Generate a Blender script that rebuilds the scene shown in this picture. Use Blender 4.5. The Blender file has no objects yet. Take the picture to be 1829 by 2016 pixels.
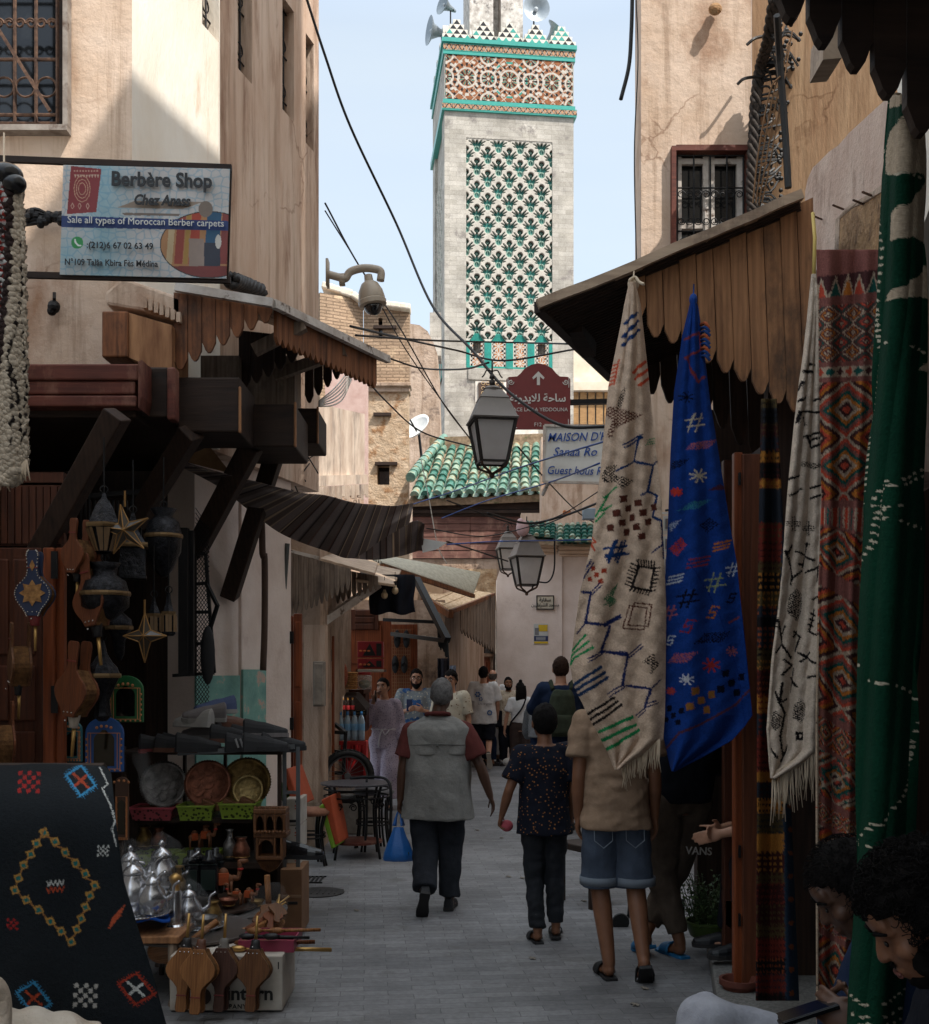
import bpy,math,random
import numpy as np
from mathutils import Vector,Matrix,noise
random.seed(7);np.random.seed(7)
D=bpy.data;sc=bpy.context.scene;COL=sc.collection
R=math.radians
# ---------------------------------------------------------------- camera, sky, sun, exposure
F,U0,V0,EYE=2200.0,914.5,1320.0,1.72
cd=D.cameras.new('camera');cam=D.objects.new('camera',cd);COL.objects.link(cam)
cam.location=(0,0,EYE);cam.rotation_euler=(R(90),0,0)
cd.sensor_width=36;cd.lens=36*F/2016;cd.shift_y=(1320-1008)/2016
cd.clip_start=0.05;cd.clip_end=2000
sc.camera=cam
SUN=Vector((.42,-.38,.82)).normalized()
w=D.worlds.new('World');sc.world=w;w.use_nodes=True
wn,wl=w.node_tree.nodes,w.node_tree.links
bg=wn['Background'];bg.inputs['Strength'].default_value=.15
sky=wn.new('ShaderNodeTexSky');sky.sky_type='NISHITA';sky.sun_disc=False
sky.sun_elevation=math.asin(SUN.z);sky.sun_rotation=math.atan2(SUN.x,SUN.y)
sky.air_density=1.0;sky.dust_density=2.5;sky.ozone_density=1.0
tc=wn.new('ShaderNodeTexCoord');mp=wn.new('ShaderNodeMapping');mp.inputs['Scale'].default_value=(1.2,1.2,7)
nz=wn.new('ShaderNodeTexNoise');nz.inputs['Scale'].default_value=1.6;nz.inputs['Detail'].default_value=6
rp=wn.new('ShaderNodeValToRGB');rp.color_ramp.elements[0].position=.38;rp.color_ramp.elements[1].position=.72
rp.color_ramp.elements[0].color=(.56,.56,.56,1);rp.color_ramp.elements[1].color=(.7,.7,.7,1)
mx=wn.new('ShaderNodeMix');mx.data_type='RGBA';sx=wn.new('ShaderNodeSeparateXYZ');mr=wn.new('ShaderNodeMapRange');mr.inputs['From Min'].default_value=.5;mr.inputs['From Max'].default_value=.85;mr.inputs['To Min'].default_value=1;mr.inputs['To Max'].default_value=2.9
vm=wn.new('ShaderNodeVectorMath');vm.operation='SCALE';vm.inputs[0].default_value=(2.7,2.95,2.98) # high cloud veil, brightened overhead to add fill light in the lane
wl.new(tc.outputs['Generated'],sx.inputs[0]);wl.new(sx.outputs['Z'],mr.inputs['Value']);wl.new(mr.outputs['Result'],vm.inputs['Scale']);wl.new(vm.outputs['Vector'],mx.inputs['B'])
wl.new(tc.outputs['Generated'],mp.inputs['Vector']);wl.new(mp.outputs['Vector'],nz.inputs['Vector'])
wl.new(nz.outputs['Fac'],rp.inputs['Fac']);wl.new(rp.outputs['Color'],mx.inputs['Factor'])
wl.new(sky.outputs['Color'],mx.inputs['A']);wl.new(mx.outputs['Result'],bg.inputs['Color'])
ld=D.lights.new('sun','SUN');ld.energy=2.8;ld.angle=R(.5);ld.color=(1,.955,.88)
sun=D.objects.new('sun',ld);COL.objects.link(sun);sun.rotation_euler=SUN.to_track_quat('Z','Y').to_euler()
sc.view_settings.view_transform='Standard';sc.view_settings.look='None'
sc.view_settings.exposure=1.12;sc.view_settings.gamma=1;sc.view_settings.use_curve_mapping=False
sc.render.engine='CYCLES';sc.cycles.use_denoising=True
sc.cycles.max_bounces=5;sc.cycles.diffuse_bounces=3;sc.cycles.glossy_bounces=2;sc.cycles.transparent_max_bounces=12
sc.cycles.sample_clamp_indirect=6

# ---------------------------------------------------------------- helpers
def P(u,v,d):return Vector(((u-U0)*d/F,d,EYE+(V0-v)*d/F))
def px(d):return d/F # metres per photo unit at distance d
def s2l(c):return c/12.92 if c<=.04045 else((c+.055)/1.055)**2.4
def rgb(r,g,b):return(s2l(r/255),s2l(g/255),s2l(b/255))
LOCAL=set()
def tag(o,label=None,cat=None,group=None,kind=None):
 for k,x in(('label',label),('category',cat),('group',group),('kind',kind)):
  if x:o[k]=x
 return o
def thing(name,label,cat,loc=None,rz=0,group=None): # an Empty at the base of a thing; with loc its parts are in local coordinates
 o=D.objects.new(name,None);COL.objects.link(o);o.empty_display_size=.1
 if loc is not None:o.location=loc;o.rotation_euler=(0,0,rz);LOCAL.add(o.name)
 return tag(o,label,cat,group)
def based(root): # move the Empty of a world-coordinate thing to its base
 pts=[Vector(c)for ch in root.children_recursive if ch.type=='MESH' for c in ch.bound_box]
 if not pts:return root
 b=Vector(((min(p.x for p in pts)+max(p.x for p in pts))/2,(min(p.y for p in pts)+max(p.y for p in pts))/2,min(p.z for p in pts)))
 root.location=b
 for ch in root.children:ch.matrix_parent_inverse=Matrix.Translation(-b)
 return root
def dup(root,loc=None,rz=None,label=None,parent=None):
 c=root.copy();COL.objects.link(c)
 if root.name in LOCAL:LOCAL.add(c.name)
 if parent is not None:c.parent=parent
 for ch in root.children:dup(ch,parent=c)
 if loc is not None:c.location=loc
 if rz is not None:c.rotation_euler=(0,0,rz)
 if label:c['label']=label
 return c
def link_mesh(name,me,parent=None,label=None,cat=None,group=None,kind=None):
 o=D.objects.new(name,me);COL.objects.link(o)
 if parent is not None:o.parent=parent
 return tag(o,label,cat,group,kind)

def nodes_of(name,rough,metal=0,spec=.35):
 m=D.materials.new(name);m.use_nodes=True;n,l=m.node_tree.nodes,m.node_tree.links
 b=n['Principled BSDF'];b.inputs['Roughness'].default_value=rough;b.inputs['Metallic'].default_value=metal
 b.inputs['Specular IOR Level'].default_value=spec
 return m,n,l,b
def coords(n,l,src,stretch,rot=(0,0,0)):
 if src=='pos':o=n.new('ShaderNodeNewGeometry').outputs['Position']
 else:o=n.new('ShaderNodeTexCoord').outputs['Object']
 mpn=n.new('ShaderNodeMapping');mpn.inputs['Scale'].default_value=stretch;mpn.inputs['Rotation'].default_value=rot
 l.new(o,mpn.inputs['Vector']);return mpn.outputs['Vector']
def noise_n(n,l,vec,scale,detail=6,rough=.6,dist=0):
 t=n.new('ShaderNodeTexNoise');t.inputs['Scale'].default_value=scale;t.inputs['Detail'].default_value=detail
 t.inputs['Roughness'].default_value=rough;t.inputs['Distortion'].default_value=dist;l.new(vec,t.inputs['Vector']);return t.outputs['Fac']
def ramp(n,l,fac,stops):
 r=n.new('ShaderNodeValToRGB');e=r.color_ramp.elements
 while len(e)<len(stops):e.new(.5)
 for k,(p,c)in enumerate(stops):e[k].position=p;e[k].color=(*c,1)if len(c)==3 else c
 l.new(fac,r.inputs['Fac']);return r.outputs['Color']
def mixc(n,l,fac,a,b,blend='MIX'):
 m=n.new('ShaderNodeMix');m.data_type='RGBA';m.blend_type=blend
 for s,x in(('Factor',fac),('A',a),('B',b)):
  if isinstance(x,(int,float)):m.inputs[s].default_value=x
  elif isinstance(x,tuple):m.inputs[s].default_value=(*x,1)
  else:l.new(x,m.inputs[s])
 return m.outputs['Result']
def bump_n(n,l,b,h,strength,dist=.02):
 k=n.new('ShaderNodeBump');k.inputs['Strength'].default_value=strength;k.inputs['Distance'].default_value=dist
 l.new(h,k.inputs['Height']);l.new(k.outputs['Normal'],b.inputs['Normal'])
def sc_(c,k):return tuple(min(1,x*k)for x in c)
MATS={}
def mat(name,c,c2=None,rough=.8,scale=5,stretch=(1,1,1),bump=.3,bscale=40,bdist=.01,metal=0,spec=.3,stain=None,st_scale=1.2,st_at=(.55,.68),src='pos',st_stretch=(1,1,1),crack=0):
 if name in MATS:return MATS[name]
 m,n,l,b=nodes_of(name,rough,metal,spec)
 c2=c2 or sc_(c,.72)
 v=coords(n,l,src,stretch)
 col=ramp(n,l,noise_n(n,l,v,scale,7),[(.34,c2),(.66,c)])
 if stain:
  v2=coords(n,l,src,st_stretch)
  f=ramp(n,l,noise_n(n,l,v2,st_scale,9,.68),[(st_at[0],(0,0,0)),(st_at[1],(1,1,1))])
  col=mixc(n,l,f,col,stain)
 h=noise_n(n,l,v,bscale,8,.65)
 if crack: # hairline cracks and drips of old lime render
  v3=coords(n,l,src,(1,1,1));w=n.new('ShaderNodeTexNoise');w.inputs['Scale'].default_value=2.5;w.inputs['Detail'].default_value=7;l.new(v3,w.inputs['Vector'])
  a=n.new('ShaderNodeVectorMath');a.operation='MULTIPLY_ADD';a.inputs[1].default_value=(.5,.5,.5);l.new(w.outputs['Color'],a.inputs[0]);l.new(v3,a.inputs[2])
  vo=n.new('ShaderNodeTexVoronoi');vo.feature='DISTANCE_TO_EDGE';vo.inputs['Scale'].default_value=crack;l.new(a.outputs[0],vo.inputs['Vector'])
  ck=mixc(n,l,ramp(n,l,noise_n(n,l,v3,1.3,3),[(.5,(0,0,0)),(.6,(1,1,1))]),(1,1,1),ramp(n,l,vo.outputs['Distance'],[(.003,(.62,.56,.52)),(.011,(1,1,1))]))
  dp=ramp(n,l,noise_n(n,l,coords(n,l,src,(7,7,.35)),1.4,8,.7),[(.36,(.7,.66,.62)),(.5,(1,1,1))])
  col=mixc(n,l,1.0,mixc(n,l,1.0,col,ck,'MULTIPLY'),dp,'MULTIPLY')
 l.new(col,b.inputs['Base Color'])
 if bump:bump_n(n,l,b,h,bump,bdist)
 MATS[name]=m;return m
def wood(name,c,c2,rough=.65,axis='z',scale=1.0,stain=None,src='pos'):
 if name in MATS:return MATS[name]
 m,n,l,b=nodes_of(name,rough,0,.25)
 st={'z':(10,10,.8),'x':(.8,10,10),'y':(10,.8,10)}[axis]
 v=coords(n,l,src,tuple(x*scale for x in st))
 f=noise_n(n,l,v,1.6,8,.62,1.5)
 wv=n.new('ShaderNodeTexWave');wv.inputs['Scale'].default_value=1.1;wv.inputs['Distortion'].default_value=7;wv.inputs['Detail'].default_value=3;wv.inputs['Detail Scale'].default_value=.6
 l.new(v,wv.inputs['Vector'])
 col=mixc(n,l,.16,ramp(n,l,f,[(.3,c2),(.7,c)]),ramp(n,l,wv.outputs['Fac'],[(.2,sc_(c2,.7)),(.75,c)]))
 v2=coords(n,l,src,(1.3,1.3,.6))
 if stain:col=mixc(n,l,ramp(n,l,noise_n(n,l,v2,2,8,.7),[(.52,(0,0,0)),(.68,(1,1,1))]),col,stain)
 l.new(col,b.inputs['Base Color']);bump_n(n,l,b,f,.5,.006)
 MATS[name]=m;return m
def plain(name,c,rough=.5,metal=0,spec=.4,bump=0,emit=None,alpha=None):
 if name in MATS:return MATS[name]
 m,n,l,b=nodes_of(name,rough,metal,spec)
 v=coords(n,l,'obj',(1,1,1))
 l.new(ramp(n,l,noise_n(n,l,v,9,5),[(.3,sc_(c,.82)),(.7,c)]),b.inputs['Base Color'])
 if bump:bump_n(n,l,b,noise_n(n,l,v,60,5),bump,.005)
 MATS[name]=m;return m
def glassy(name,c,alpha=.3,rough=.12):
 if name in MATS:return MATS[name]
 m,n,l,b=nodes_of(name,rough,0,.6)
 b.inputs['Base Color'].default_value=(*c,1);b.inputs['Alpha'].default_value=alpha
 v=coords(n,l,'obj',(1,1,1));bump_n(n,l,b,noise_n(n,l,v,35,4),.6,.01)
 MATS[name]=m;return m
def cloth(name,c,c2=None,bump=.35,scale=14,src='obj',rough=.92):
 if name in MATS:return MATS[name]
 m,n,l,b=nodes_of(name,rough,0,.12)
 v=coords(n,l,src,(1,1,1));f=noise_n(n,l,v,scale,6)
 l.new(ramp(n,l,f,[(.3,c2 or sc_(c,.75)),(.7,c)]),b.inputs['Base Color'])
 f2=noise_n(n,l,v,150,4,.7);a=n.new('ShaderNodeMath');a.operation='MULTIPLY_ADD';a.inputs[1].default_value=.3
 l.new(f2,a.inputs[0]);l.new(f,a.inputs[2]);bump_n(n,l,b,a.outputs[0],bump,.02)
 MATS[name]=m;return m
def painted(name='dyed_wool',rough=.95,wool=.5,spec=.1,grain=90,var=.32):
 if name in MATS:return MATS[name]
 m,n,l,b=nodes_of(name,rough,0,spec)
 at=n.new('ShaderNodeAttribute');at.attribute_name='Col'
 v=coords(n,l,'pos',(1,1,1));f=noise_n(n,l,v,grain,4,.7);g=noise_n(n,l,v,5,5)
 k=ramp(n,l,f,[(.25,(1-var,)*3),(.75,(1,1,1))]);k2=ramp(n,l,g,[(.3,(.8,.8,.8)),(.7,(1,1,1))])
 l.new(mixc(n,l,1.0,mixc(n,l,1.0,at.outputs['Color'],k,'MULTIPLY'),k2,'MULTIPLY'),b.inputs['Base Color'])
 if wool:bump_n(n,l,b,f,wool,.012)
 MATS[name]=m;return m

class MB:
 def __init__(s):s.v,s.f,s.m=[],[],[]
 def add(s,vs,fs,m=0):
  k=len(s.v);s.v+=[tuple(x)for x in vs]
  for f in fs:s.f.append(tuple(i+k for i in f));s.m.append(m)
  return s
 def hexa(s,p,m=0): # p: four front corners then the four behind them, same order
  return s.add(p,[(0,1,2,3),(7,6,5,4),(0,4,5,1),(1,5,6,2),(2,6,7,3),(3,7,4,0)],m)
 def box(s,c,sz,m=0,M=None):
  x,y,z=(q/2 for q in sz);c=Vector(c)
  p=[Vector(q)for q in((-x,-y,-z),(x,-y,-z),(x,-y,z),(-x,-y,z),(-x,y,-z),(x,y,-z),(x,y,z),(-x,y,z))]
  if M is not None:p=[M@q for q in p]
  return s.hexa([c+q for q in p],m)
 def pbox(s,u0,v0,u1,v1,d,th,m=0): # a real box whose front covers that part of the photo at distance d
  a,b=P(u0,v1,d),P(u1,v0,d)
  return s.box(((a.x+b.x)/2,d+th/2,(a.z+b.z)/2),(abs(b.x-a.x),th,abs(b.z-a.z)),m)
 def bar(s,a,b,wd,h=None,m=0,up=(0,0,1)):
  a,b=Vector(a),Vector(b);h=h or wd;t=(b-a).normalized();upv=Vector(up)
  if abs(t.dot(upv))>.98:upv=Vector((0,1,0))
  x=t.cross(upv).normalized();y=x.cross(t)
  o=[x*-wd/2-y*h/2,x*wd/2-y*h/2,x*wd/2+y*h/2,x*-wd/2+y*h/2]
  return s.hexa([a+q for q in o]+[b+q for q in o],m)
 def prism(s,pts,off,m=0):
  n=len(pts);off=Vector(off);a=[Vector(p)for p in pts]
  nr=Vector((0,0,0))
  for i in range(n):nr+=a[i].cross(a[(i+1)%n])
  if nr.dot(off)>0:a.reverse()
  return s.add(a+[p+off for p in a],[tuple(range(n)),tuple(range(2*n-1,n-1,-1))]+[(i,n+i,n+(i+1)%n,(i+1)%n)for i in range(n)],m)
 def tube(s,pts,r,n=8,m=0,caps=True,flat=1.0):
  pts=[Vector(p)for p in pts];k=len(pts);rs=r if isinstance(r,(list,tuple))else[r]*k
  base=len(s.v);t0=(pts[1]-pts[0]).normalized()
  x=t0.orthogonal().normalized()
  for i,p in enumerate(pts):
   t=((pts[min(i+1,k-1)]-pts[max(i-1,0)])).normalized()
   x=(x-t*x.dot(t)).normalized();y=t.cross(x)
   for j in range(n):
    a=2*math.pi*j/n;s.v.append(tuple(p+x*(math.cos(a)*rs[i])+y*(math.sin(a)*rs[i]*flat)))
  for i in range(k-1):
   for j in range(n):
    q=base+i*n;s.f.append((q+j,q+(j+1)%n,q+n+(j+1)%n,q+n+j));s.m.append(m)
  if caps:
   s.f.append(tuple(base+j for j in reversed(range(n))));s.m.append(m)
   q=base+(k-1)*n;s.f.append(tuple(q+j for j in range(n)));s.m.append(m)
  return s
 def lathe(s,prof,n=24,m=0,M=None,sq=None):
  M=M or Matrix();b=len(s.v);k=len(prof)
  for r,z in prof:
   for j in range(n):
    a=2*math.pi*(j+.5)/n;s.v.append(tuple(M@Vector((r*math.cos(a),r*math.sin(a),z))))
  for i in range(k-1):
   for j in range(n):
    q=b+i*n;s.f.append((q+j,q+(j+1)%n,q+n+(j+1)%n,q+n+j));s.m.append(m)
  s.f.append(tuple(b+j for j in reversed(range(n))));s.m.append(m)
  q=b+(k-1)*n;s.f.append(tuple(q+j for j in range(n)));s.m.append(m)
  return s
 def ell(s,c,r,m=0,M=None,nu=14,nv=9):
  c=Vector(c);M=M or Matrix();b=len(s.v);r=(r,r,r)if isinstance(r,(int,float))else r
  s.v.append(tuple(c+M@Vector((0,0,-r[2]))))
  for i in range(1,nv):
   t=math.pi*i/nv-math.pi/2
   for j in range(nu):
    a=2*math.pi*j/nu
    s.v.append(tuple(c+M@Vector((r[0]*math.cos(t)*math.cos(a),r[1]*math.cos(t)*math.sin(a),r[2]*math.sin(t)))))
  s.v.append(tuple(c+M@Vector((0,0,r[2]))));e=len(s.v)-1
  for j in range(nu):s.f.append((b,b+1+(j+1)%nu,b+1+j));s.m.append(m)
  for i in range(nv-2):
   for j in range(nu):
    q=b+1+i*nu;s.f.append((q+j,q+(j+1)%nu,q+nu+(j+1)%nu,q+nu+j));s.m.append(m)
  q=b+1+(nv-2)*nu
  for j in range(nu):s.f.append((q+j,q+(j+1)%nu,e));s.m.append(m)
  return s
 def grid(s,fn,nu,nv,m=0):
  b=len(s.v)
  for j in range(nv+1):
   for i in range(nu+1):s.v.append(tuple(fn(i/nu,j/nv)))
  for j in range(nv):
   for i in range(nu):
    q=b+j*(nu+1)+i;s.f.append((q,q+nu+1,q+nu+2,q+1));s.m.append(m)
  return s
 def text(s,txt,M,size,m=0,bold=0,shear=0,align='CENTER',ext=.002,sx=1,space=1):
  cu=D.curves.new('t','FONT');cu.body=txt;cu.size=size;cu.align_x=align;cu.align_y='CENTER'
  cu.offset=bold*size*4;cu.shear=shear;cu.extrude=ext;cu.resolution_u=3;cu.space_character=space
  o=D.objects.new('t',cu);COL.objects.link(o);me=o.to_mesh()
  S=M@Matrix.Diagonal((sx,1,1,1))
  s.add([S@q.co for q in me.vertices],[tuple(f.vertices)for f in me.polygons],m)
  o.to_mesh_clear();D.objects.remove(o);D.curves.remove(cu);return s
 def build(s,name,mats,parent=None,smooth=False,bevel=0,solid=0,sub=0,**kw):
  me=D.meshes.new(name);me.from_pydata(s.v,[],s.f);mats=mats if isinstance(mats,(list,tuple))else[mats]
  for x in mats:me.materials.append(x)
  if len(mats)>1:me.polygons.foreach_set('material_index',np.array(s.m,dtype=np.int32))
  if smooth:me.polygons.foreach_set('use_smooth',np.ones(len(s.f),dtype=bool))
  me.update();o=link_mesh(name,me,parent,**kw)
  if solid:q=o.modifiers.new('solid','SOLIDIFY');q.thickness=solid;q.offset=0
  if bevel:q=o.modifiers.new('bevel','BEVEL');q.width=bevel;q.segments=2;q.limit_method='ANGLE'
  if smooth and smooth!=True:q=o.modifiers.new('split','EDGE_SPLIT');q.split_angle=R(smooth)
  return o
def lerp(a,b,t):return a+(b-a)*t
def face_M(p,right=(1,0,0),up=(0,0,1)): # matrix that lays flat text on a plane at p
 x=Vector(right).normalized();y=Vector(up);y=(y-x*y.dot(x)).normalized();z=x.cross(y)
 return Matrix(((x.x,y.x,z.x,p[0]),(x.y,y.y,z.y,p[1]),(x.z,y.z,z.z,p[2]),(0,0,0,1)))
def curve(pts,n=12): # Catmull-Rom through points
 pts=[Vector(p)for p in pts];q=[pts[0]*2-pts[1]]+pts+[pts[-1]*2-pts[-2]];out=[]
 for i in range(1,len(q)-2):
  for k in range(n):
   t=k/n;a,b,c,d=q[i-1],q[i],q[i+1],q[i+2]
   out.append(.5*((2*b)+(c-a)*t+(2*a-5*b+4*c-d)*t*t+(3*b-a-3*c+d)*t**3))
 return out+[pts[-1]]
def interp(tab,x):
 return float(np.interp(x,[a for a,_ in tab],[b for _,b in tab]))

class Canvas: # a small raster that is stored as the colour attribute of a fine mesh
 def __init__(s,u0,v0,u1,v1,r,base):
  s.u0,s.v0,s.r=u0,v0,r;h,wd=int((v1-v0)*r)+1,int((u1-u0)*r)+1
  s.a=np.empty((h,wd,3));s.a[:]=base
  s.X,s.Y=np.meshgrid(u0+np.arange(wd)/r,v0+np.arange(h)/r)
 def win(s,x0,y0,x1,y1):
  h,wd=s.a.shape[:2];i0,i1=int(max(0,(x0-s.u0)*s.r)),int(min(wd,(x1-s.u0)*s.r+2));j0,j1=int(max(0,(y0-s.v0)*s.r)),int(min(h,(y1-s.v0)*s.r+2))
  return(slice(j0,max(j0,j1)),slice(i0,max(i0,i1)))
 def line(s,pts,wd,c):
  for(x0,y0),(x1,y1)in zip(pts,pts[1:]):
   w_=s.win(min(x0,x1)-wd,min(y0,y1)-wd,max(x0,x1)+wd,max(y0,y1)+wd);X,Y=s.X[w_],s.Y[w_]
   dx,dy=x1-x0,y1-y0;L=dx*dx+dy*dy+1e-9;t=np.clip(((X-x0)*dx+(Y-y0)*dy)/L,0,1)
   s.a[w_][(X-x0-t*dx)**2+(Y-y0-t*dy)**2<=wd*wd/4]=c
  return s
 def poly(s,pts,c):
  xs,ys=[p[0]for p in pts],[p[1]for p in pts];w_=s.win(min(xs),min(ys),max(xs),max(ys));X,Y=s.X[w_],s.Y[w_]
  k=np.zeros(X.shape,bool);n=len(pts)
  for i in range(n):
   (x0,y0),(x1,y1)=pts[i],pts[(i+1)%n]
   if y0==y1:continue
   k^=((Y<y0)!=(Y<y1))&(X<(x1-x0)*(Y-y0)/(y1-y0)+x0)
  s.a[w_][k]=c;return s
 def disc(s,x,y,r,c,ry=None):
  ry=ry or r;w_=s.win(x-r,y-ry,x+r,y+ry);s.a[w_][((s.X[w_]-x)/r)**2+((s.Y[w_]-y)/ry)**2<=1]=c;return s
 def get(s,X,Y):
  h,wd=s.a.shape[:2]
  return s.a[np.clip(np.round((Y-s.v0)*s.r).astype(int),0,h-1),np.clip(np.round((X-s.u0)*s.r).astype(int),0,wd-1)]
def col_mesh(name,V,colr,nu,nv,material,parent=None,solid=0,smooth=True,**kw): # (nv+1)*(nu+1) vertices with colours
 me=D.meshes.new(name);i=np.arange(nu);j=np.arange(nv)[:,None];q=(j*(nu+1)+i).ravel()
 fs=np.stack([q,q+nu+1,q+nu+2,q+1],1);n=len(fs)
 me.vertices.add(len(V));me.vertices.foreach_set('co',V.astype(np.float32).ravel())
 me.loops.add(n*4);me.loops.foreach_set('vertex_index',fs.astype(np.int32).ravel())
 me.polygons.add(n);me.polygons.foreach_set('loop_start',(np.arange(n)*4).astype(np.int32));me.polygons.foreach_set('loop_total',np.full(n,4,np.int32))
 if smooth:me.polygons.foreach_set('use_smooth',np.ones(n,bool))
 me.update(calc_edges=True)
 at=me.color_attributes.new('Col','FLOAT_COLOR','POINT');at.data.foreach_set('color',np.concatenate([colr,np.ones((len(V),1))],1).astype(np.float32).ravel())
 me.materials.append(material);o=link_mesh(name,me,parent,**kw)
 if solid:k=o.modifiers.new('solid','SOLIDIFY');k.thickness=solid;k.offset=0
 return o
def sheet(name,cv,left,right,v0,v1,nu,nv,depth,material,parent=None,solid=.012,wave=1.0,**kw):
 # a hanging cloth: left/right = edge tables (row, position); depth(s, t, u, v) gives the distance, folds included
 t=np.linspace(0,1,nv+1);v=v0+(v1-v0)*t
 L=np.interp(v,[a for a,_ in left],[b for _,b in left]);Rr=np.interp(v,[a for a,_ in right],[b for _,b in right])
 s=np.linspace(0,1,nu+1);UU=L[:,None]+(Rr-L)[:,None]*s;VV=np.repeat(v[:,None],nu+1,1)
 S=np.repeat(s[None],nv+1,0);T=np.repeat(t[:,None],nu+1,1);d=depth(S,T,UU,VV)
 V=np.stack([(UU-U0)*d/F,d,EYE+(V0-VV)*d/F],-1).reshape(-1,3)
 jx,jy=np.random.normal(0,.75,UU.shape),np.random.normal(0,.75,UU.shape) # yarn ends: fuzzy motif edges
 return col_mesh(name,V,cv.get(UU+jx,VV+jy).reshape(-1,3)*np.random.uniform(.8,1.08,(UU.size,1)),nu,nv,material,parent,solid,**kw)
def baked(mb,name,mats,voxel,smooth=5,fold=None,parent=None,**kw): # overlapping closed shapes grown into one continuous skin
 me=D.meshes.new(name);me.from_pydata(mb.v,[],mb.f);o=D.objects.new(name,me);COL.objects.link(o)
 q=o.modifiers.new('r','REMESH');q.mode='VOXEL';q.voxel_size=voxel
 q=o.modifiers.new('s','SMOOTH');q.iterations=smooth;q.factor=.5
 dg=bpy.context.evaluated_depsgraph_get();dg.update();m2=D.meshes.new_from_object(o.evaluated_get(dg));m2.name=name
 D.objects.remove(o);D.meshes.remove(me)
 n=len(m2.vertices)
 if fold and n:
  amp,st=fold;co=np.empty(n*3,np.float32);m2.vertices.foreach_get('co',co);co=co.reshape(-1,3)
  nr=np.empty(n*3,np.float32);m2.vertices.foreach_get('normal',nr);nr=nr.reshape(-1,3)
  of=random.random()*50
  k=np.array([noise.noise(Vector((c[0]*st[0]+of,c[1]*st[1],c[2]*st[2]+of)))+.5*noise.noise(Vector((c[0]*st[0]*2.1,c[1]*st[1]*2.1+of,c[2]*st[2]*2.1)))for c in co])
  k=np.sign(k)*np.abs(k)**.8
  co+=nr*(k*amp)[:,None];m2.vertices.foreach_set('co',co.ravel())
 m2.polygons.foreach_set('use_smooth',np.ones(len(m2.polygons),bool));m2.materials.clear()
 for x in(mats if isinstance(mats,(list,tuple))else[mats]):m2.materials.append(x)
 m2.update()
 return link_mesh(name,m2,parent,**kw)
def cable(name,pts,r,m,label,sag=0,n=10,group=None,cat='cable'):
 pts=curve(pts,n)if len(pts)>2 else[Vector(pts[0]).lerp(Vector(pts[1]),k/14)-Vector((0,0,sag*4*(k/14)*(1-k/14)))for k in range(15)]
 mb=MB();mb.tube(pts,r,5)
 return mb.build(name,m,None,True,label=label,cat=cat,group=group)
# ---------------------------------------------------------------- materials of the setting
PLA=mat('ochre_plaster',rgb(204,182,164),rgb(186,160,138),crack=1.1,scale=2.2,bump=.55,bscale=9,bdist=.025,stain=rgb(150,116,92),st_scale=1.5,st_at=(.5,.7),st_stretch=(1.3,1.3,.7))
PLW=mat('pale_plaster',rgb(234,228,218),rgb(222,210,194),scale=2,stretch=(1,1,.35),bump=.5,bscale=14,bdist=.02,stain=rgb(190,152,116),st_scale=2.2,st_at=(.6,.74),st_stretch=(1.6,1.6,.3))
PLT=mat('weathered_tan_plaster',rgb(206,184,166),rgb(182,152,130),crack=.9,scale=2,stretch=(1.5,1.5,.4),bump=.5,bscale=16,bdist=.02,stain=rgb(138,104,82),st_scale=2.4,st_at=(.53,.7),st_stretch=(2,2,.3))
PLO=mat('orange_plaster',rgb(190,156,122),rgb(164,126,94),crack=.8,scale=2,stretch=(2,2,.3),bump=.5,bscale=18,bdist=.02,stain=rgb(160,100,60),st_scale=3,st_at=(.6,.74),st_stretch=(2,2,.25))
PLP=mat('pink_plaster',rgb(224,208,198),rgb(208,190,178),scale=2.5,bump=.4,bscale=25,bdist=.015,stain=rgb(176,150,138),st_scale=1.1,st_at=(.58,.78))
PLD=mat('old_grey_plaster',rgb(186,164,146),rgb(150,126,106),crack=1.6,scale=2.5,bump=.8,bscale=14,bdist=.03,stain=rgb(96,80,70),st_scale=2.6,st_at=(.56,.7))
STO=mat('crumbling_stone',rgb(190,150,108),rgb(140,104,72),scale=7,bump=1,bscale=12,bdist=.08,stain=rgb(96,70,50),st_scale=5,st_at=(.55,.7))
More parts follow.
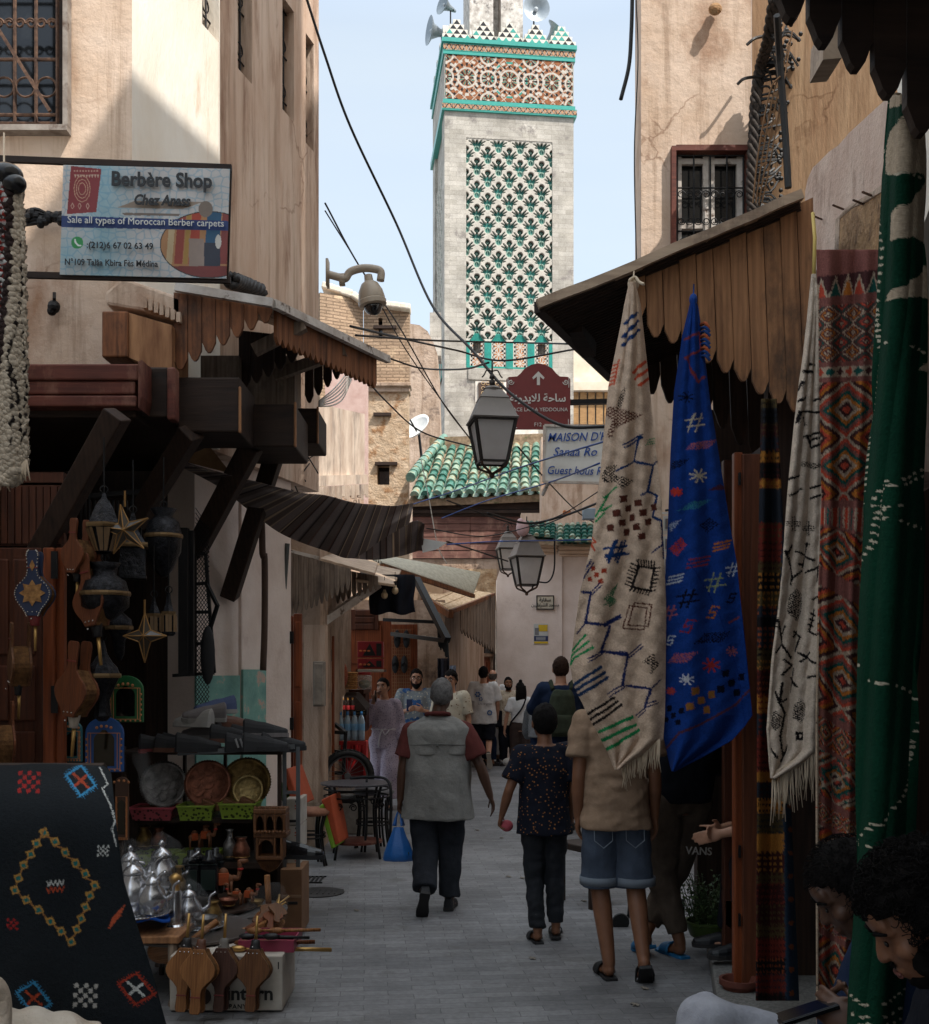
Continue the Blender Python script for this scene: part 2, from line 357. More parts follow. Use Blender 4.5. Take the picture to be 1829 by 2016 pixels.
def brick_mat(name,c1,c2,mortar,bw,bh,ms,bumpk=.6,rot=(0,0,0),axis='xz',dirt=None,rough=.85,mscale=.35):
 m,n,l,b=nodes_of(name,rough,0,.25)
 g=n.new('ShaderNodeNewGeometry').outputs['Position']
 mpn=n.new('ShaderNodeMapping');mpn.inputs['Rotation'].default_value=rot;l.new(g,mpn.inputs['Vector']);vec=mpn.outputs['Vector']
 wob=n.new('ShaderNodeTexNoise');wob.inputs['Scale'].default_value=3;wob.inputs['Detail'].default_value=4;l.new(vec,wob.inputs['Vector'])
 ad=n.new('ShaderNodeVectorMath');ad.operation='MULTIPLY_ADD';ad.inputs[1].default_value=(.03,.03,.03);l.new(wob.outputs['Color'],ad.inputs[0]);l.new(vec,ad.inputs[2])
 if axis=='xz':
  s_=n.new('ShaderNodeSeparateXYZ');c_=n.new('ShaderNodeCombineXYZ');l.new(ad.outputs[0],s_.inputs[0]);l.new(s_.outputs[0],c_.inputs[0]);l.new(s_.outputs[2],c_.inputs[1]);v=c_.outputs[0]
 else:v=ad.outputs[0]
 t=n.new('ShaderNodeTexBrick');t.inputs['Scale'].default_value=1;t.inputs['Brick Width'].default_value=bw;t.inputs['Row Height'].default_value=bh
 t.inputs['Mortar Size'].default_value=ms;t.inputs['Mortar Smooth'].default_value=mscale;t.inputs['Color1'].default_value=(*c1,1);t.inputs['Color2'].default_value=(*c2,1);t.inputs['Mortar'].default_value=(*mortar,1)
 l.new(v,t.inputs['Vector'])
 big=noise_n(n,l,vec,1.1,8,.65);fine=noise_n(n,l,vec,26,6,.7)
 col=mixc(n,l,1.0,t.outputs['Color'],ramp(n,l,big,[(.32,(.62,.62,.62)),(.68,(1.12,1.12,1.12))]),'MULTIPLY')
 col=mixc(n,l,1.0,col,ramp(n,l,fine,[(.3,(.75,.75,.75)),(.65,(1.08,1.08,1.08))]),'MULTIPLY')
 if dirt:col=mixc(n,l,ramp(n,l,noise_n(n,l,vec,1.7,9,.7),[(.56,(0,0,0)),(.66,(1,1,1))]),col,dirt)
 l.new(col,b.inputs['Base Color'])
 a=n.new('ShaderNodeMath');a.operation='MULTIPLY_ADD';a.inputs[1].default_value=-1.2;l.new(t.outputs['Fac'],a.inputs[0]);l.new(fine,a.inputs[2])
 bump_n(n,l,b,a.outputs[0],bumpk,.012);MATS[name]=m;return m
PAV=brick_mat('stone_pavers',rgb(138,137,138),rgb(120,119,121),rgb(100,99,100),.26,.085,.003,.35,(0,0,R(-5)),'xy',rough=.62,dirt=rgb(100,98,97))
BRK=brick_mat('old_mud_brick',rgb(182,154,128),rgb(160,134,110),rgb(140,118,96),.3,.075,.012,1.0,dirt=rgb(204,176,144))
WBR=brick_mat('whitewashed_brick',rgb(190,183,173),rgb(172,165,154),rgb(160,152,142),.5,.16,.006,.4,dirt=rgb(128,121,116))
W_RED=wood('red_painted_wood',rgb(112,62,50),rgb(74,40,34),axis='x',stain=rgb(140,100,84))
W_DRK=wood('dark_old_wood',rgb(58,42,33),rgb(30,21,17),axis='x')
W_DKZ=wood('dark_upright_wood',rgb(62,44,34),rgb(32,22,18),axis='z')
W_PLK=wood('warm_plank_wood',rgb(172,124,86),rgb(110,74,50),axis='z',stain=rgb(76,58,46))
W_CED=wood('cedar_plank_wood',rgb(150,96,62),rgb(86,52,32),axis='z',stain=rgb(62,44,34))
W_GRY=wood('grey_weathered_wood',rgb(150,132,116),rgb(86,72,62),axis='z',stain=rgb(60,50,44))
W_GRX=wood('grey_weathered_board',rgb(190,166,142),rgb(132,110,92),axis='x',stain=rgb(100,82,70))
W_DOR=wood('orange_brown_door_wood',rgb(142,74,40),rgb(92,44,24),rough=.45,axis='z')
W_DOD=wood('deep_brown_door_wood',rgb(92,50,32),rgb(52,28,19),rough=.5,axis='z')
W_FRZ=wood('purple_brown_boards',rgb(122,86,76),rgb(78,50,44),axis='x',stain=rgb(150,118,102))
IRON=plain('black_iron',rgb(34,33,34),.5,.6);IRONR=mat('rusty_iron',rgb(104,78,62),rgb(58,42,36),scale=30,bump=.3,metal=.3,rough=.7)
WHTM=mat('flaking_white_paint',rgb(206,198,190),rgb(168,156,146),scale=9,stain=rgb(96,76,64),st_scale=8,st_at=(.56,.62),rough=.6)
GLS=plain('dark_window_glass',rgb(26,28,30),.12,0,.6)
BLK=plain('black_rubber',rgb(22,22,23),.6);BLUEC=plain('blue_cable',rgb(32,74,150),.5)
GTIL=mat('green_glazed_tile',rgb(112,146,130),rgb(74,110,96),rough=.28,scale=6,bump=.3,bscale=30,spec=.6,stain=rgb(168,148,114),st_scale=6,st_at=(.54,.64))
DTIL=mat('teal_glazed_tile',rgb(44,104,92),rgb(26,70,64),rough=.28,scale=6,bump=.3,bscale=30,spec=.6,stain=rgb(110,96,76),st_scale=6,st_at=(.6,.7))
def wall(mb,p0,p1,z0,z1,th,holes=(),m=0,inn=1): # upright wall; holes = (from, to, bottom, top) along it and in height; inn: side the thickness goes to
 p0,p1=Vector((*p0,0)),Vector((*p1,0));t=(p1-p0).normalized();L=(p1-p0).length;nn=Vector((-t.y,t.x,0))*th*inn
 xs=sorted({0,L,*[h[0]for h in holes],*[h[1]for h in holes]});zs=sorted({z0,z1,*[h[2]for h in holes],*[h[3]for h in holes]})
 xs=[x for x in xs if 0<=x<=L];zs=[z for z in zs if z0<=z<=z1]
 for a,b in zip(xs,xs[1:]):
  run=[]
  for c,d in zip(zs,zs[1:]):
   inside=any(h[0]<(a+b)/2<h[1]and h[2]<(c+d)/2<h[3]for h in holes)
   if inside:run.append(None)
   elif run and run[-1]:run[-1][1]=d
   else:run.append([c,d])
  for r_ in run:
   if r_:
    q=[p0+t*a,p0+t*b]
    fr=[q[0]+Vector((0,0,r_[0])),q[1]+Vector((0,0,r_[0])),q[1]+Vector((0,0,r_[1])),q[0]+Vector((0,0,r_[1]))]
    mb.hexa(fr+[x+nn for x in fr],m)
 return mb
def scroll_grille(mb,M,wd,h,rows,cols,r=.011): # wrought grille in the plane of M (x right, y up)
 T=lambda x,y:M@Vector((x,y,0))
 for i in range(cols+1):mb.tube([T(wd*i/cols,0),T(wd*i/cols,h)],r,6)
 for y in(0,h*.04,h*.3,h*.7,h):mb.tube([T(0,y),T(wd,y)],r*.9,6)
 cw=wd/cols
 for i in range(cols):
  for(yc,sg)in rows:
   for s in(-1,1):
    pts=[]
    for k in range(26):
     a=k/25;rr=cw*.24*(1-.62*a);th=a*9.0
     pts.append(T(cw*(i+.5)+s*(cw*.25+rr*math.cos(th+math.pi)),yc+sg*rr*math.sin(th)))
    mb.tube(pts,r*.6,5)
  mb.tube([T(cw*(i+.5)+cw*.46*math.cos(a/16*2*math.pi),h*.17+cw*.46*math.sin(a/16*2*math.pi))for a in range(17)],r*.6,5)
 return mb
# ---------------------------------------------------------------- pavement
mb=MB();mb.add([(-120,-30,0),(140,-30,0),(140,400,0),(-120,400,0)],[(0,1,2,3)])
mb.build('pavement',PAV,kind='structure')
mb=MB();mb.prism([(1.17,5.1,.11),(1.55,7.2,.11),(2.6,7.2,.11),(2.4,5.1,.11)],(0,0,-.15))
mb.build('doorstep',mat('granite_step',rgb(120,118,114),rgb(84,82,80),scale=60,bump=.3),bevel=.012,kind='structure')
mb=MB();mb.lathe([(.0,0),(.2,0),(.2,.006),(.0,.006)],32,0,Matrix.Translation((-1.13,8.65,.001)))
for k in range(9):mb.bar((-1.31+k*.045,8.56,.008),(-1.31+k*.045,8.74,.008),.012,.006)
tag(mb.build('manhole_cover',mat('cast_iron_cover',rgb(72,70,70),rgb(48,46,46),metal=.3,rough=.6)),'round cast iron manhole cover set in the pavers left of the man in the vest','manhole cover')
mb=MB()
for k in range(8):mb.bar((-1.42+k*.035,9.05,.004),(-1.42+k*.035,9.3,.004),.016,.008)
mb.bar((-1.44,9.04,.004),(-1.15,9.04,.004),.02,.008);mb.bar((-1.44,9.31,.004),(-1.15,9.31,.004),.02,.008)
tag(mb.build('drain_grate',IRON),'small slotted iron drain grate in the pavers behind the manhole cover','drain')
mb=MB()
for k in range(14):mb.bar((1.0+k*.07,17.55,.01),(1.0+k*.07,17.9,.01),.03,.014)
mb.bar((.97,17.54,.01),(1.98,17.54,.01),.03,.014);mb.bar((.97,17.91,.01),(1.98,17.91,.01),.03,.014)
tag(mb.build('drain_grate',IRON),'long slotted drain grate across the far end of the lane by the walkers','drain')

# ---------------------------------------------------------------- left house (upper floors)
XL=lambda d:-2.05+.27*(d-6.89)
def dl(u,off=0):return(-2.05+off-.27*6.89)/((u-U0)/F-.27)
lh=thing('plastered_house','tall ochre and cream plastered house on the left with grilled windows above the carpet banner','building')
mb=MB()
wx=lambda u,d=6.89:(u-U0)*d/F
wz=lambda v,d:EYE+(V0-v)*d/F
wall(mb,(-4.6,6.89),(-2.05,6.89),3.3,10,.35,[(wx(-60)+4.6,wx(134)+4.6,wz(256,6.89),wz(-160,6.89))])
mb.build('wall',PLA,lh)
def on_l(u,off=0):d=dl(u,off);return d,(d-6.89)*math.hypot(1,.27)
h2=[]
d0,s0=on_l(398);d1,s1=on_l(431)
h2.append((s0,s1,wz(66,(d0+d1)/2),wz(-200,d0)))
mb=MB();wall(mb,(-2.05,6.89),(XL(8.0),8.0),3.3,10,.35,h2);mb.build('wall',PLW,lh)
OFF=-.05;h3=[]
for(ua,ub,vb,vt)in((468,496,150,-200),(556,579,228,8),(602,618,290,76)):
 da,sa=on_l(ua,OFF);db,sb=on_l(ub,OFF);h3.append((sa-1.15,sb-1.15,wz(vb,(da+db)/2),wz(vt,(da+db)/2)))
mb=MB();wall(mb,(XL(8.0)+OFF,8.0),(XL(9.89)+OFF,9.89),3.3,10,.35,h3);mb.build('wall',PLT,lh)
mb=MB();mb.prism([(XL(9.89)-.5,9.88,3.3),(XL(9.89)-3,9.88,3.3),(XL(9.89)-3,9.88,10),(XL(9.89)-.5,9.88,10)],(0,.3,0));mb.build('wall',PLT,lh)
mb=MB();mb.prism([(-3.1,-4,0),(-2.66,6.1,0),(-7,6.1,0),(-7,-4,0)],(0,0,4.2));mb.build('unseen_shade_wing',PLW,lh) # unseen wing added to cut sky light on the stall
tdir=Vector((.27,1,0)).normalized();ndir=Vector((1,-.27,0)).normalized()
def slim_window(p0,a,b,z0,z1,dep=.2):
 mid=Vector((*p0,0));q=lambda s,z,k:mid+tdir*s+ndir*-k+Vector((0,0,z))
 f=MB();f.bar(q(a,z0+.02,dep),q(b,z0+.02,dep),.05,.04);f.bar(q(a+.02,z0,dep),q(a+.02,z1,dep),.05,.04);f.bar(q(b-.02,z0,dep),q(b-.02,z1,dep),.05,.04)
 wi=f.build('window',W_DRK,lh)
 g=MB();g.hexa([q(a,z0,dep+.04),q(b,z0,dep+.04),q(b,z1,dep+.04),q(a,z1,dep+.04),q(a,z0,dep+.07),q(b,z0,dep+.07),q(b,z1,dep+.07),q(a,z1,dep+.07)]);g.build('pane',GLS,wi)
 g=MB();w_=b-a
 for k in range(1,4):g.tube([q(a+w_*k/4,z0,.07),q(a+w_*k/4,z1,.07)],.008,5)
 for zz in np.arange(z0+.15,z1,.38):
  g.tube([q(a,zz,.07),q(b,zz,.07)],.008,5)
  for s in(.3,.7):g.tube([q(a+w_*s+.05*math.cos(t),zz+.09+.05*math.sin(t),.07)for t in np.linspace(0,7,14)],.006,5)
 g.build('grille',IRON,wi)
slim_window((-2.05,6.89),*h2[0]);[slim_window((XL(8.0)+OFF,8.0),*h)for h in h3]
f=MB();zb,zt=wz(256,6.89),wz(-160,6.89);xa,xb=wx(-60),wx(134);y=6.84
f.box(((xa+xb)/2,y+.02,zb-.02),(xb-xa+.04,.1,.035));f.box((xb+.006,y+.03,(zb+zt)/2),(.03,.1,zt-zb));wi=f.build('window',mat('grey_worn_paint',rgb(150,142,134),rgb(110,98,90),scale=9,stain=rgb(84,66,56),st_scale=8),lh)
g=MB();g.box(((xa+xb)/2,7.1,(zb+zt)/2),(xb-xa,.03,zt-zb));g.build('pane',GLS,wi)
g=MB();g.box((xb-.1,7.06,(zb+zt)/2),(.06,.05,zt-zb));g.box(((xa+xb)/2,7.06,zb+.06),(xb-xa,.05,.1));g.build('casement',W_DRK,wi)
g=MB();scroll_grille(g,face_M((xa,6.93,zb+.06)),xb-xa-.08,1.32,[(.62,1),(1.12,1)],4,.012);g.bar((xa+.1,6.86,zb+.75),(xb-.1,6.86,zb+.1),.02);g.build('grille',IRONR,wi)
based(lh)
# the shop front below the house: lower pillars, lintel boards, deep wooden boxes and struts
sf=thing('craft_shop','dark timber shop front under the ochre house with boxed beams and slanting struts','shop front')
mb=MB()
wall(mb,(-4.6,7.0),(-2.3,7.0),wz(735,7),3.29,.3)
mb.build('wall',PLA,sf)
mb=MB();wall(mb,(-1.98,8.2),(-1.73,8.55),0,3.6,.3);wall(mb,(-1.72,8.62),(-1.46,9.4),0,3.7,.25);mb.build('pillar',PLP,sf)
mb=MB();wall(mb,(-1.96,8.17),(-1.71,8.52),0,wz(1330,8.4),.02);wall(mb,(-1.70,8.59),(-1.585,8.93),0,wz(1318,8.7),.02);mb.build('painted_band',mat('flaking_turquoise_paint',rgb(128,172,160),rgb(104,146,138),scale=7,stain=rgb(190,160,146),st_scale=7,st_at=(.58,.64)),sf)
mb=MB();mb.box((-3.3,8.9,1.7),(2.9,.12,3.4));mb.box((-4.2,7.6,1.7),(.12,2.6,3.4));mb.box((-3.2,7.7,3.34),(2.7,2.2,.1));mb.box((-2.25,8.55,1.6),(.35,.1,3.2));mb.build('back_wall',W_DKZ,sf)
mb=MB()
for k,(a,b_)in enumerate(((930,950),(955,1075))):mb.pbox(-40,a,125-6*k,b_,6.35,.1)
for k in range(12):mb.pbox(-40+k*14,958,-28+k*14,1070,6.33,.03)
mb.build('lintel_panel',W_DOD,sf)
def beam_box(u0,v0,u1,v1,d,dep,m):b=MB();b.pbox(u0,v0,u1,v1,d,dep);b.build('boxed_beam',m,sf,bevel=.012)
lb=MB()
for k,(va,vb)in enumerate(((716,748),(750,776),(778,800))):lb.pbox(40,va,272-(0,6,3)[k],vb,6.3+.012*(k%2),.12)
lb.build('lintel_board',W_RED,sf,bevel=.01)
lb=MB();lb.prism([P(272,712,6.28),P(279,708,6.3),P(279,780,6.3),P(272,802,6.28)],(0,.3,0));lb.build('lintel_board',W_RED,sf)
beam_box(40,800,268,822,6.4,.3,W_DRK);beam_box(276,722,331,822,6.5,.3,W_DRK);beam_box(328,722,345,826,6.44,.1,W_RED)
beam_box(344,742,472,851,6.75,.5,W_DRK);beam_box(469,760,474,852,6.72,.03,W_PLK)
beam_box(470,795,581,880,7.2,.6,W_DRK);beam_box(578,790,583,880,7.17,.03,W_PLK);beam_box(583,803,626,872,7.9,.5,W_DRK);beam_box(623,800,627,873,7.88,.03,W_PLK)
for(ua,va,ub,vb,d,wd)in((232,815,-30,1285,6.1,.12),(378,850,262,1035,6.75,.12),(498,875,385,1085,7.3,.13),(548,872,452,1175,7.9,.12)):
 mb=MB();mb.bar(P(ua,va,d),P(ub,vb,d+.5),wd,.13,up=(0,1,0));mb.build('strut',W_DKZ,sf,bevel=.008)
mb=MB();mb.prism([P(205,575,6.7),P(240,545,6.7),P(358,585,6.7),P(358,636,6.7),P(280,612,6.7),P(208,600,6.7)],(0,.5,0))
mb.build('plaster_corbel',PLA,sf,bevel=.02)
mb=MB()
for k in range(7):mb.pbox(281+k*11,584+k*5,289+k*11,606+k*4.6,6.66,.05)
mb.build('corbel_dentils',PLA,sf)
mb=MB();mb.pbox(200,612,252,703,6.6,.4);mb.build('beam_end',W_CED,sf,bevel=.01)
mb=MB();mb.prism([P(252,615,6.62),P(338,640,6.62),P(338,740,6.62),P(252,703,6.62)],(0,.4,0));mb.build('bracket',mat('stained_bracket',rgb(176,130,92),rgb(120,80,54),scale=5,stretch=(3,3,.4)),sf)
mb=MB()
for k in range(26):
 x=random.uniform(160,205);v=random.uniform(640,712);mb.ell(P(x+(v-640)*-.3+20,v,6.98),(random.uniform(.02,.06),.03,random.uniform(.015,.04)),nu=7,nv=5)
mb.build('broken_masonry',STO,sf)
based(sf)
# left awning over the shop
def ogee(u,w_,vb,drop): # scalloped foot of one plank: list of (u, v) going right to left
 return[(u+w_,vb-drop*.9),(u+w_*.86,vb-drop*.55),(u+w_*.74,vb-drop*.2),(u+w_*.6,vb),(u+w_*.4,vb),(u+w_*.26,vb-drop*.2),(u+w_*.14,vb-drop*.55),(u,vb-drop*.9)]
def cheek(ua,ub,top,bot,d,n,drop,gap=1.0,skew=0,th=.022): # planks hanging down from a sloping edge, cut to scallops
 mb=MB();w_=(ub-ua)/n
 for k in range(n):
  u=ua+k*w_;vb=interp(bot,u+w_/2);dd=d+.006*(k%3)
  pts=[(u,interp(top,u)),(u+w_-gap,interp(top,u+w_-gap))]+ogee(u,w_-gap,vb,drop)
  mb.prism([P(x+skew*(y-interp(top,x)),y,dd)for x,y in pts],(0,th,0))
 return mb
la=thing('wooden_awning','brown plank awning with scalloped cheek over the left shop front','awning')
cheek(342,536,[(342,575),(536,604)],[(342,735),(400,700),(480,655),(536,628)],6.7,7,22).build('cheek_planks',W_CED,la)
B1,B2=P(540,596,6.75),P(762,706,8.1)
A1,A2=P(348,562,6.75),P(560,640,8.9)
mb=MB();mb.hexa([A1,P(536,592,6.7),B2,A2]+[x+Vector((0,0,-.035))for x in(A1,P(536,592,6.7),B2,A2)]);mb.build('roof_boards',W_GRX,la)
mb=MB();mb.bar(P(346,565,6.66),P(538,597,6.64),.04,.05);mb.bar(P(538,598,6.66),P(764,708,8.1),.04,.05);mb.build('edge_board',WHTM,la)
mb=MB();n=20
for k in range(n):
 a,b_=k/n,(k+.96)/n;e0,e1=P(545,606,6.78),P(742,706,8.05);p,q=e0.lerp(e1,a),e0.lerp(e1,b_);m_=(p+q)/2;hgt=.22
 mb.prism([p,q,q-Vector((0,0,hgt*.8)),q.lerp(m_,.5)-Vector((0,0,hgt*.93)),m_-Vector((0,0,hgt)),p.lerp(m_,.5)-Vector((0,0,hgt*.93)),p-Vector((0,0,hgt*.8))],(-.02,.004,0))
mb.build('valance',W_CED,la)
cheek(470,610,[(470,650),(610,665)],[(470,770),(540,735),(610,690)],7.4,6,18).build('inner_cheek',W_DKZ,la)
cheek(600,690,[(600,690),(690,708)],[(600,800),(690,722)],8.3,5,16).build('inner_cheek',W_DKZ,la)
mb=MB()
for(a,b_)in(((500,690,7.0),(600,640,7.0)),((540,740,7.6),(680,690,7.6))):MB().bar(P(*a),P(*b_),.07).build('rafter',W_GRY,la)
MB().pbox(395,700,470,745,7.3,.25).build('wall_plate',W_GRY,la);MB().pbox(475,700,580,797,7.75,.3).build('wall_plate',W_GRY,la)
based(la)

# ---------------------------------------------------------------- right side: shading house, wall, upper house
XR=lambda y:1.84+.27*(y-4.75)
nh=thing('corner_house','tall near house on the right with a pink stub wall flaking above the carpets','building')
mb=MB();mb.prism([(XR(-9),-9,3.3),(XR(4.75),4.75,3.3),(9,4.75,3.3),(9,-9,3.3)],(0,0,9.12))
mb.prism([(XR(4.75),4.751,5.6),(XR(6.25),6.25,5.6),(3.09,5.49,5.6),(3.9,4.751,5.6)],(0,0,10))  # unseen jetty, shaped to shade the left house and leave a lit strip
mb.prism([(3.92,4.751,0),(3.92,6.3,0),(9,6.3,0),(9,4.751,0)],(0,0,13));mb.prism([(3.93,4.76,13.001),(3.93,6.29,13.001),(5.6,6.29,13.001),(5.6,4.76,13.001)],(0,0,4));mb.build('wall',PLW,nh)  # unseen rear blocks added to stop sun leaking into the lane
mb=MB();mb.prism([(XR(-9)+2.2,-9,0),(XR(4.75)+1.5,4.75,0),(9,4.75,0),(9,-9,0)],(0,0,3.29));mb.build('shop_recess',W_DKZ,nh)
mb=MB();top=[(1756,186),(1745,196),(1722,218),(1700,236),(1672,262),(1650,286),(1632,296),(1612,318),(1600,330),(1590,352),(1585,376)]
dd=lambda u:lerp(6.9,4.9,(u-1585)/170)
wp=[P(u,v+random.uniform(-3,3),dd(u))for u,v in top];n=len(wp)
bt=[Vector((p.x,p.y,2.6))for p in wp]
for i in range(n-1):
 q=[bt[i],bt[i+1],wp[i+1],wp[i]];mb.hexa([q[1],q[0],q[3],q[2]]+[x+Vector((.3,.1,0))for x in(q[1],q[0],q[3],q[2])])
mb.build('stub_wall',mat('stub_plaster',rgb(206,182,166),rgb(186,158,142),scale=3,bump=.8,bscale=30,bdist=.015,stain=rgb(140,112,96),st_scale=2.6,st_at=(.52,.7),st_stretch=(1.5,1.5,.6)),nh)
mb=MB();pts=[(1648,505),(1652,430),(1680,408),(1705,398),(1738,376),(1742,480),(1738,505)]
mb.prism([P(u,v,dd(u)-.03)for u,v in pts],(.15,.05,0));mb.build('bare_patch',STO,nh)
mb=MB();pts=[(1642,510),(1645,432),(1672,404),(1700,388),(1738,362),(1738,376),(1705,398),(1680,408),(1653,430),(1650,510)]
mb.prism([P(u,v,dd(u)-.045)for u,v in pts],(.05,.02,0));mb.build('plaster_edge',PLD,nh)
for(u,v)in((1660,412),(1700,402),(1718,386),(1618,432),(1588,462)):MB().bar(P(u,v,dd(u)-.02),P(u-20,v-8,dd(u)-.2),.008).build('nail',IRONR,nh)
based(nh)
uh=thing('plastered_house','sunlit ochre house on the right with one white grilled window above the plank awning','building')
mb=MB();zw0,zw1=wz(520,10),wz(294,10);xw0,xw1=wx(1322,10),wx(1474,10)
wall(mb,(1.58,10),(2.57,10),0,11,.35,[(xw0-1.58,xw1-1.58,zw0,zw1)])
mb.prism([(1.585,10.351,0),(2.57,10.351,0),(3.4,18,0),(2.85,18,0)],(0,0,10.9));mb.prism([(2.95,18.3,0),(4.4,22.4,0),(9,22.4,0),(9,18.3,0)],(0,0,10.5));mb.build('wall',PLA,uh)  # second prism: hidden block added to keep sun off the fountain house
mb=MB();wall(mb,(2.571,10.0),(4.3,8.95),0,11,.3);mb.build('side_wall',PLO,uh)
f=MB();w_=xw1-xw0
for(a,b_,c,d_)in((xw0-.01,zw0,xw0+.03,zw1),(xw1-.03,zw0,xw1+.01,zw1),(xw0+.03,zw1-.04,xw1-.03,zw1+.01)):f.box(((a+c)/2,9.98,(b_+d_)/2),(c-a,.1,d_-b_))
wi=f.build('window',W_RED,uh)
f=MB();z2=zw1-.05
for x in(xw0+.07,xw0+w_*.46,xw0+w_*.53,xw1-.07):f.box((x,10.06,(zw0+z2)/2),(.055,.05,z2-zw0))
for z in(z2-.04,z2-.62,zw0+.05):f.box(((xw0+xw1)/2,10.058,z),(w_-.08,.045,.05))
f.build('casement',WHTM,wi)
g=MB();g.box(((xw0+xw1)/2,10.12,(zw0+z2)/2),(w_,.03,z2-zw0));g.build('pane',GLS,wi)
g=MB();scroll_grille(g,face_M((xw0+.05,9.99,zw0)),w_-.1,zw1-zw0-.06,[(.62,1),(.38,-1)],4,.008);g.build('grille',IRON,wi)
g=MB();g.bar(P(1408,18,9.97),P(1406,22,9.86),.06,.05);g.ell(P(1408,18,9.9),(.06,.05,.05));g.build('wall_stub',STO,uh)
based(uh)
# right awning, near awning
ra=thing('wooden_awning','weathered brown plank awning on the right that the tan and blue rugs hang from','awning')
cheek(1238,1602,[(1238,552),(1602,388)],[(1238,610),(1290,665),(1340,680),(1406,726),(1448,746),(1493,780),(1546,808),(1602,822)],5.6,11,28,1.6,.04).build('cheek_planks',W_PLK,ra)
A,Bq=P(1572,388,5.5),P(1062,604,5.5);Cq=P(1205,742,6.96);Dq=A+(Cq-Bq)
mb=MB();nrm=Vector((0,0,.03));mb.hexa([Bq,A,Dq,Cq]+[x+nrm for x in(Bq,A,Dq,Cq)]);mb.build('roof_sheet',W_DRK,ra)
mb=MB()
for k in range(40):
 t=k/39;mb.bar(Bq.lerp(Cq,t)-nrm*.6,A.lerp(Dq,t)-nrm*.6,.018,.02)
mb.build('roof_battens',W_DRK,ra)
mb=MB();pts=[Bq.lerp(A,t)+Vector((random.uniform(-.004,.004),-.015,random.uniform(-.006,.008)))for t in np.linspace(-.005,1.01,12)]
for a,b_ in zip(pts,pts[1:]):mb.bar(a,b_,.05,.045)
mb.build('edge_board',W_GRX,ra)
[MB().bar(a,b_,w_).build('rafter',W_DRK,ra)for a,b_,w_ in((Bq,Cq,.055),(P(1132,640,5.9),P(1160,690,6.2),.08),(P(1130,595,5.7),P(1230,720,7.0),.06))]
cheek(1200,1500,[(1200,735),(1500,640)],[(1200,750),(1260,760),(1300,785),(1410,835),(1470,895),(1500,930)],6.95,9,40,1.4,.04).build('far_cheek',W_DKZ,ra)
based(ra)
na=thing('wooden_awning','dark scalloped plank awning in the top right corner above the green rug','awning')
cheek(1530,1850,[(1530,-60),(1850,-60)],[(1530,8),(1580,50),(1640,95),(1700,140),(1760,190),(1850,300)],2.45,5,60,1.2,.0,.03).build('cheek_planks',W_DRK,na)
mb=MB();z_=P(0,-62,2.45).z;q=[Vector((.66,2.5,z_+.01)),Vector((1.5,2.5,z_+.3)),Vector((1.15,.8,z_+.3)),Vector((.3,.8,z_+.01))];mb.hexa(q+[x+Vector((0,0,.04))for x in q]);mb.build('roof_sheet',W_DRK,na)
mb=MB();mb.bar(P(1612,130,3.4),P(1640,80,3.1),.05,.09);mb.build('bracket',W_GRX,na)
based(na)
# ---------------------------------------------------------------- minaret
PHI=R(6.7);TA=Vector((-.68,38,0));EX=Vector((math.cos(PHI),math.sin(PHI),0));EY=Vector((-math.sin(PHI),math.cos(PHI),0))
def TP(x,y,z):return TA+EX*x+EY*y+Vector((0,0,z))
K=38/F;tz=lambda v:EYE+(V0-v)*K;tx=lambda u:(u-875)*K
TW=4.47
mn=thing('minaret','square white minaret with green lattice panel and tiled band rising behind the lane','minaret')
def tbox(mb,x0,x1,y0,y1,z0,z1,m=0):return mb.hexa([TP(x0,y0,z0),TP(x1,y0,z0),TP(x1,y0,z1),TP(x0,y0,z1),TP(x0,y1,z0),TP(x1,y1,z0),TP(x1,y1,z1),TP(x0,y1,z1)],m)
zt_,zb_=tz(196),0
px0,px1,pz0,pz1=tx(918),tx(1091),tz(722),tz(268)
mb=MB()
tbox(mb,0,px0,0,.5,0,zt_);tbox(mb,px1,TW,0,.5,0,zt_);tbox(mb,px0,px1,0,.5,pz1,zt_);tbox(mb,px0,px1,0,.5,0,pz0)
tbox(mb,px0,px1,.18,.5,pz0,pz1)
tbox(mb,0,.12,.5,.9,0,zt_);tbox(mb,.1,.5,.9,3.6,0,zt_);tbox(mb,0,.12,3.6,TW,0,zt_);tbox(mb,TW-.4,TW,.5,TW,0,zt_);tbox(mb,.12,TW-.4,TW-.4,TW,0,zt_)
tbox(mb,0,TW,0,TW,zt_+.003,tz(76));mb.build('wall',WBR,mn)
WHT,TEAL,BLACK,ORG=rgb(206,198,186),rgb(58,122,114),rgb(24,26,28),rgb(150,92,58)
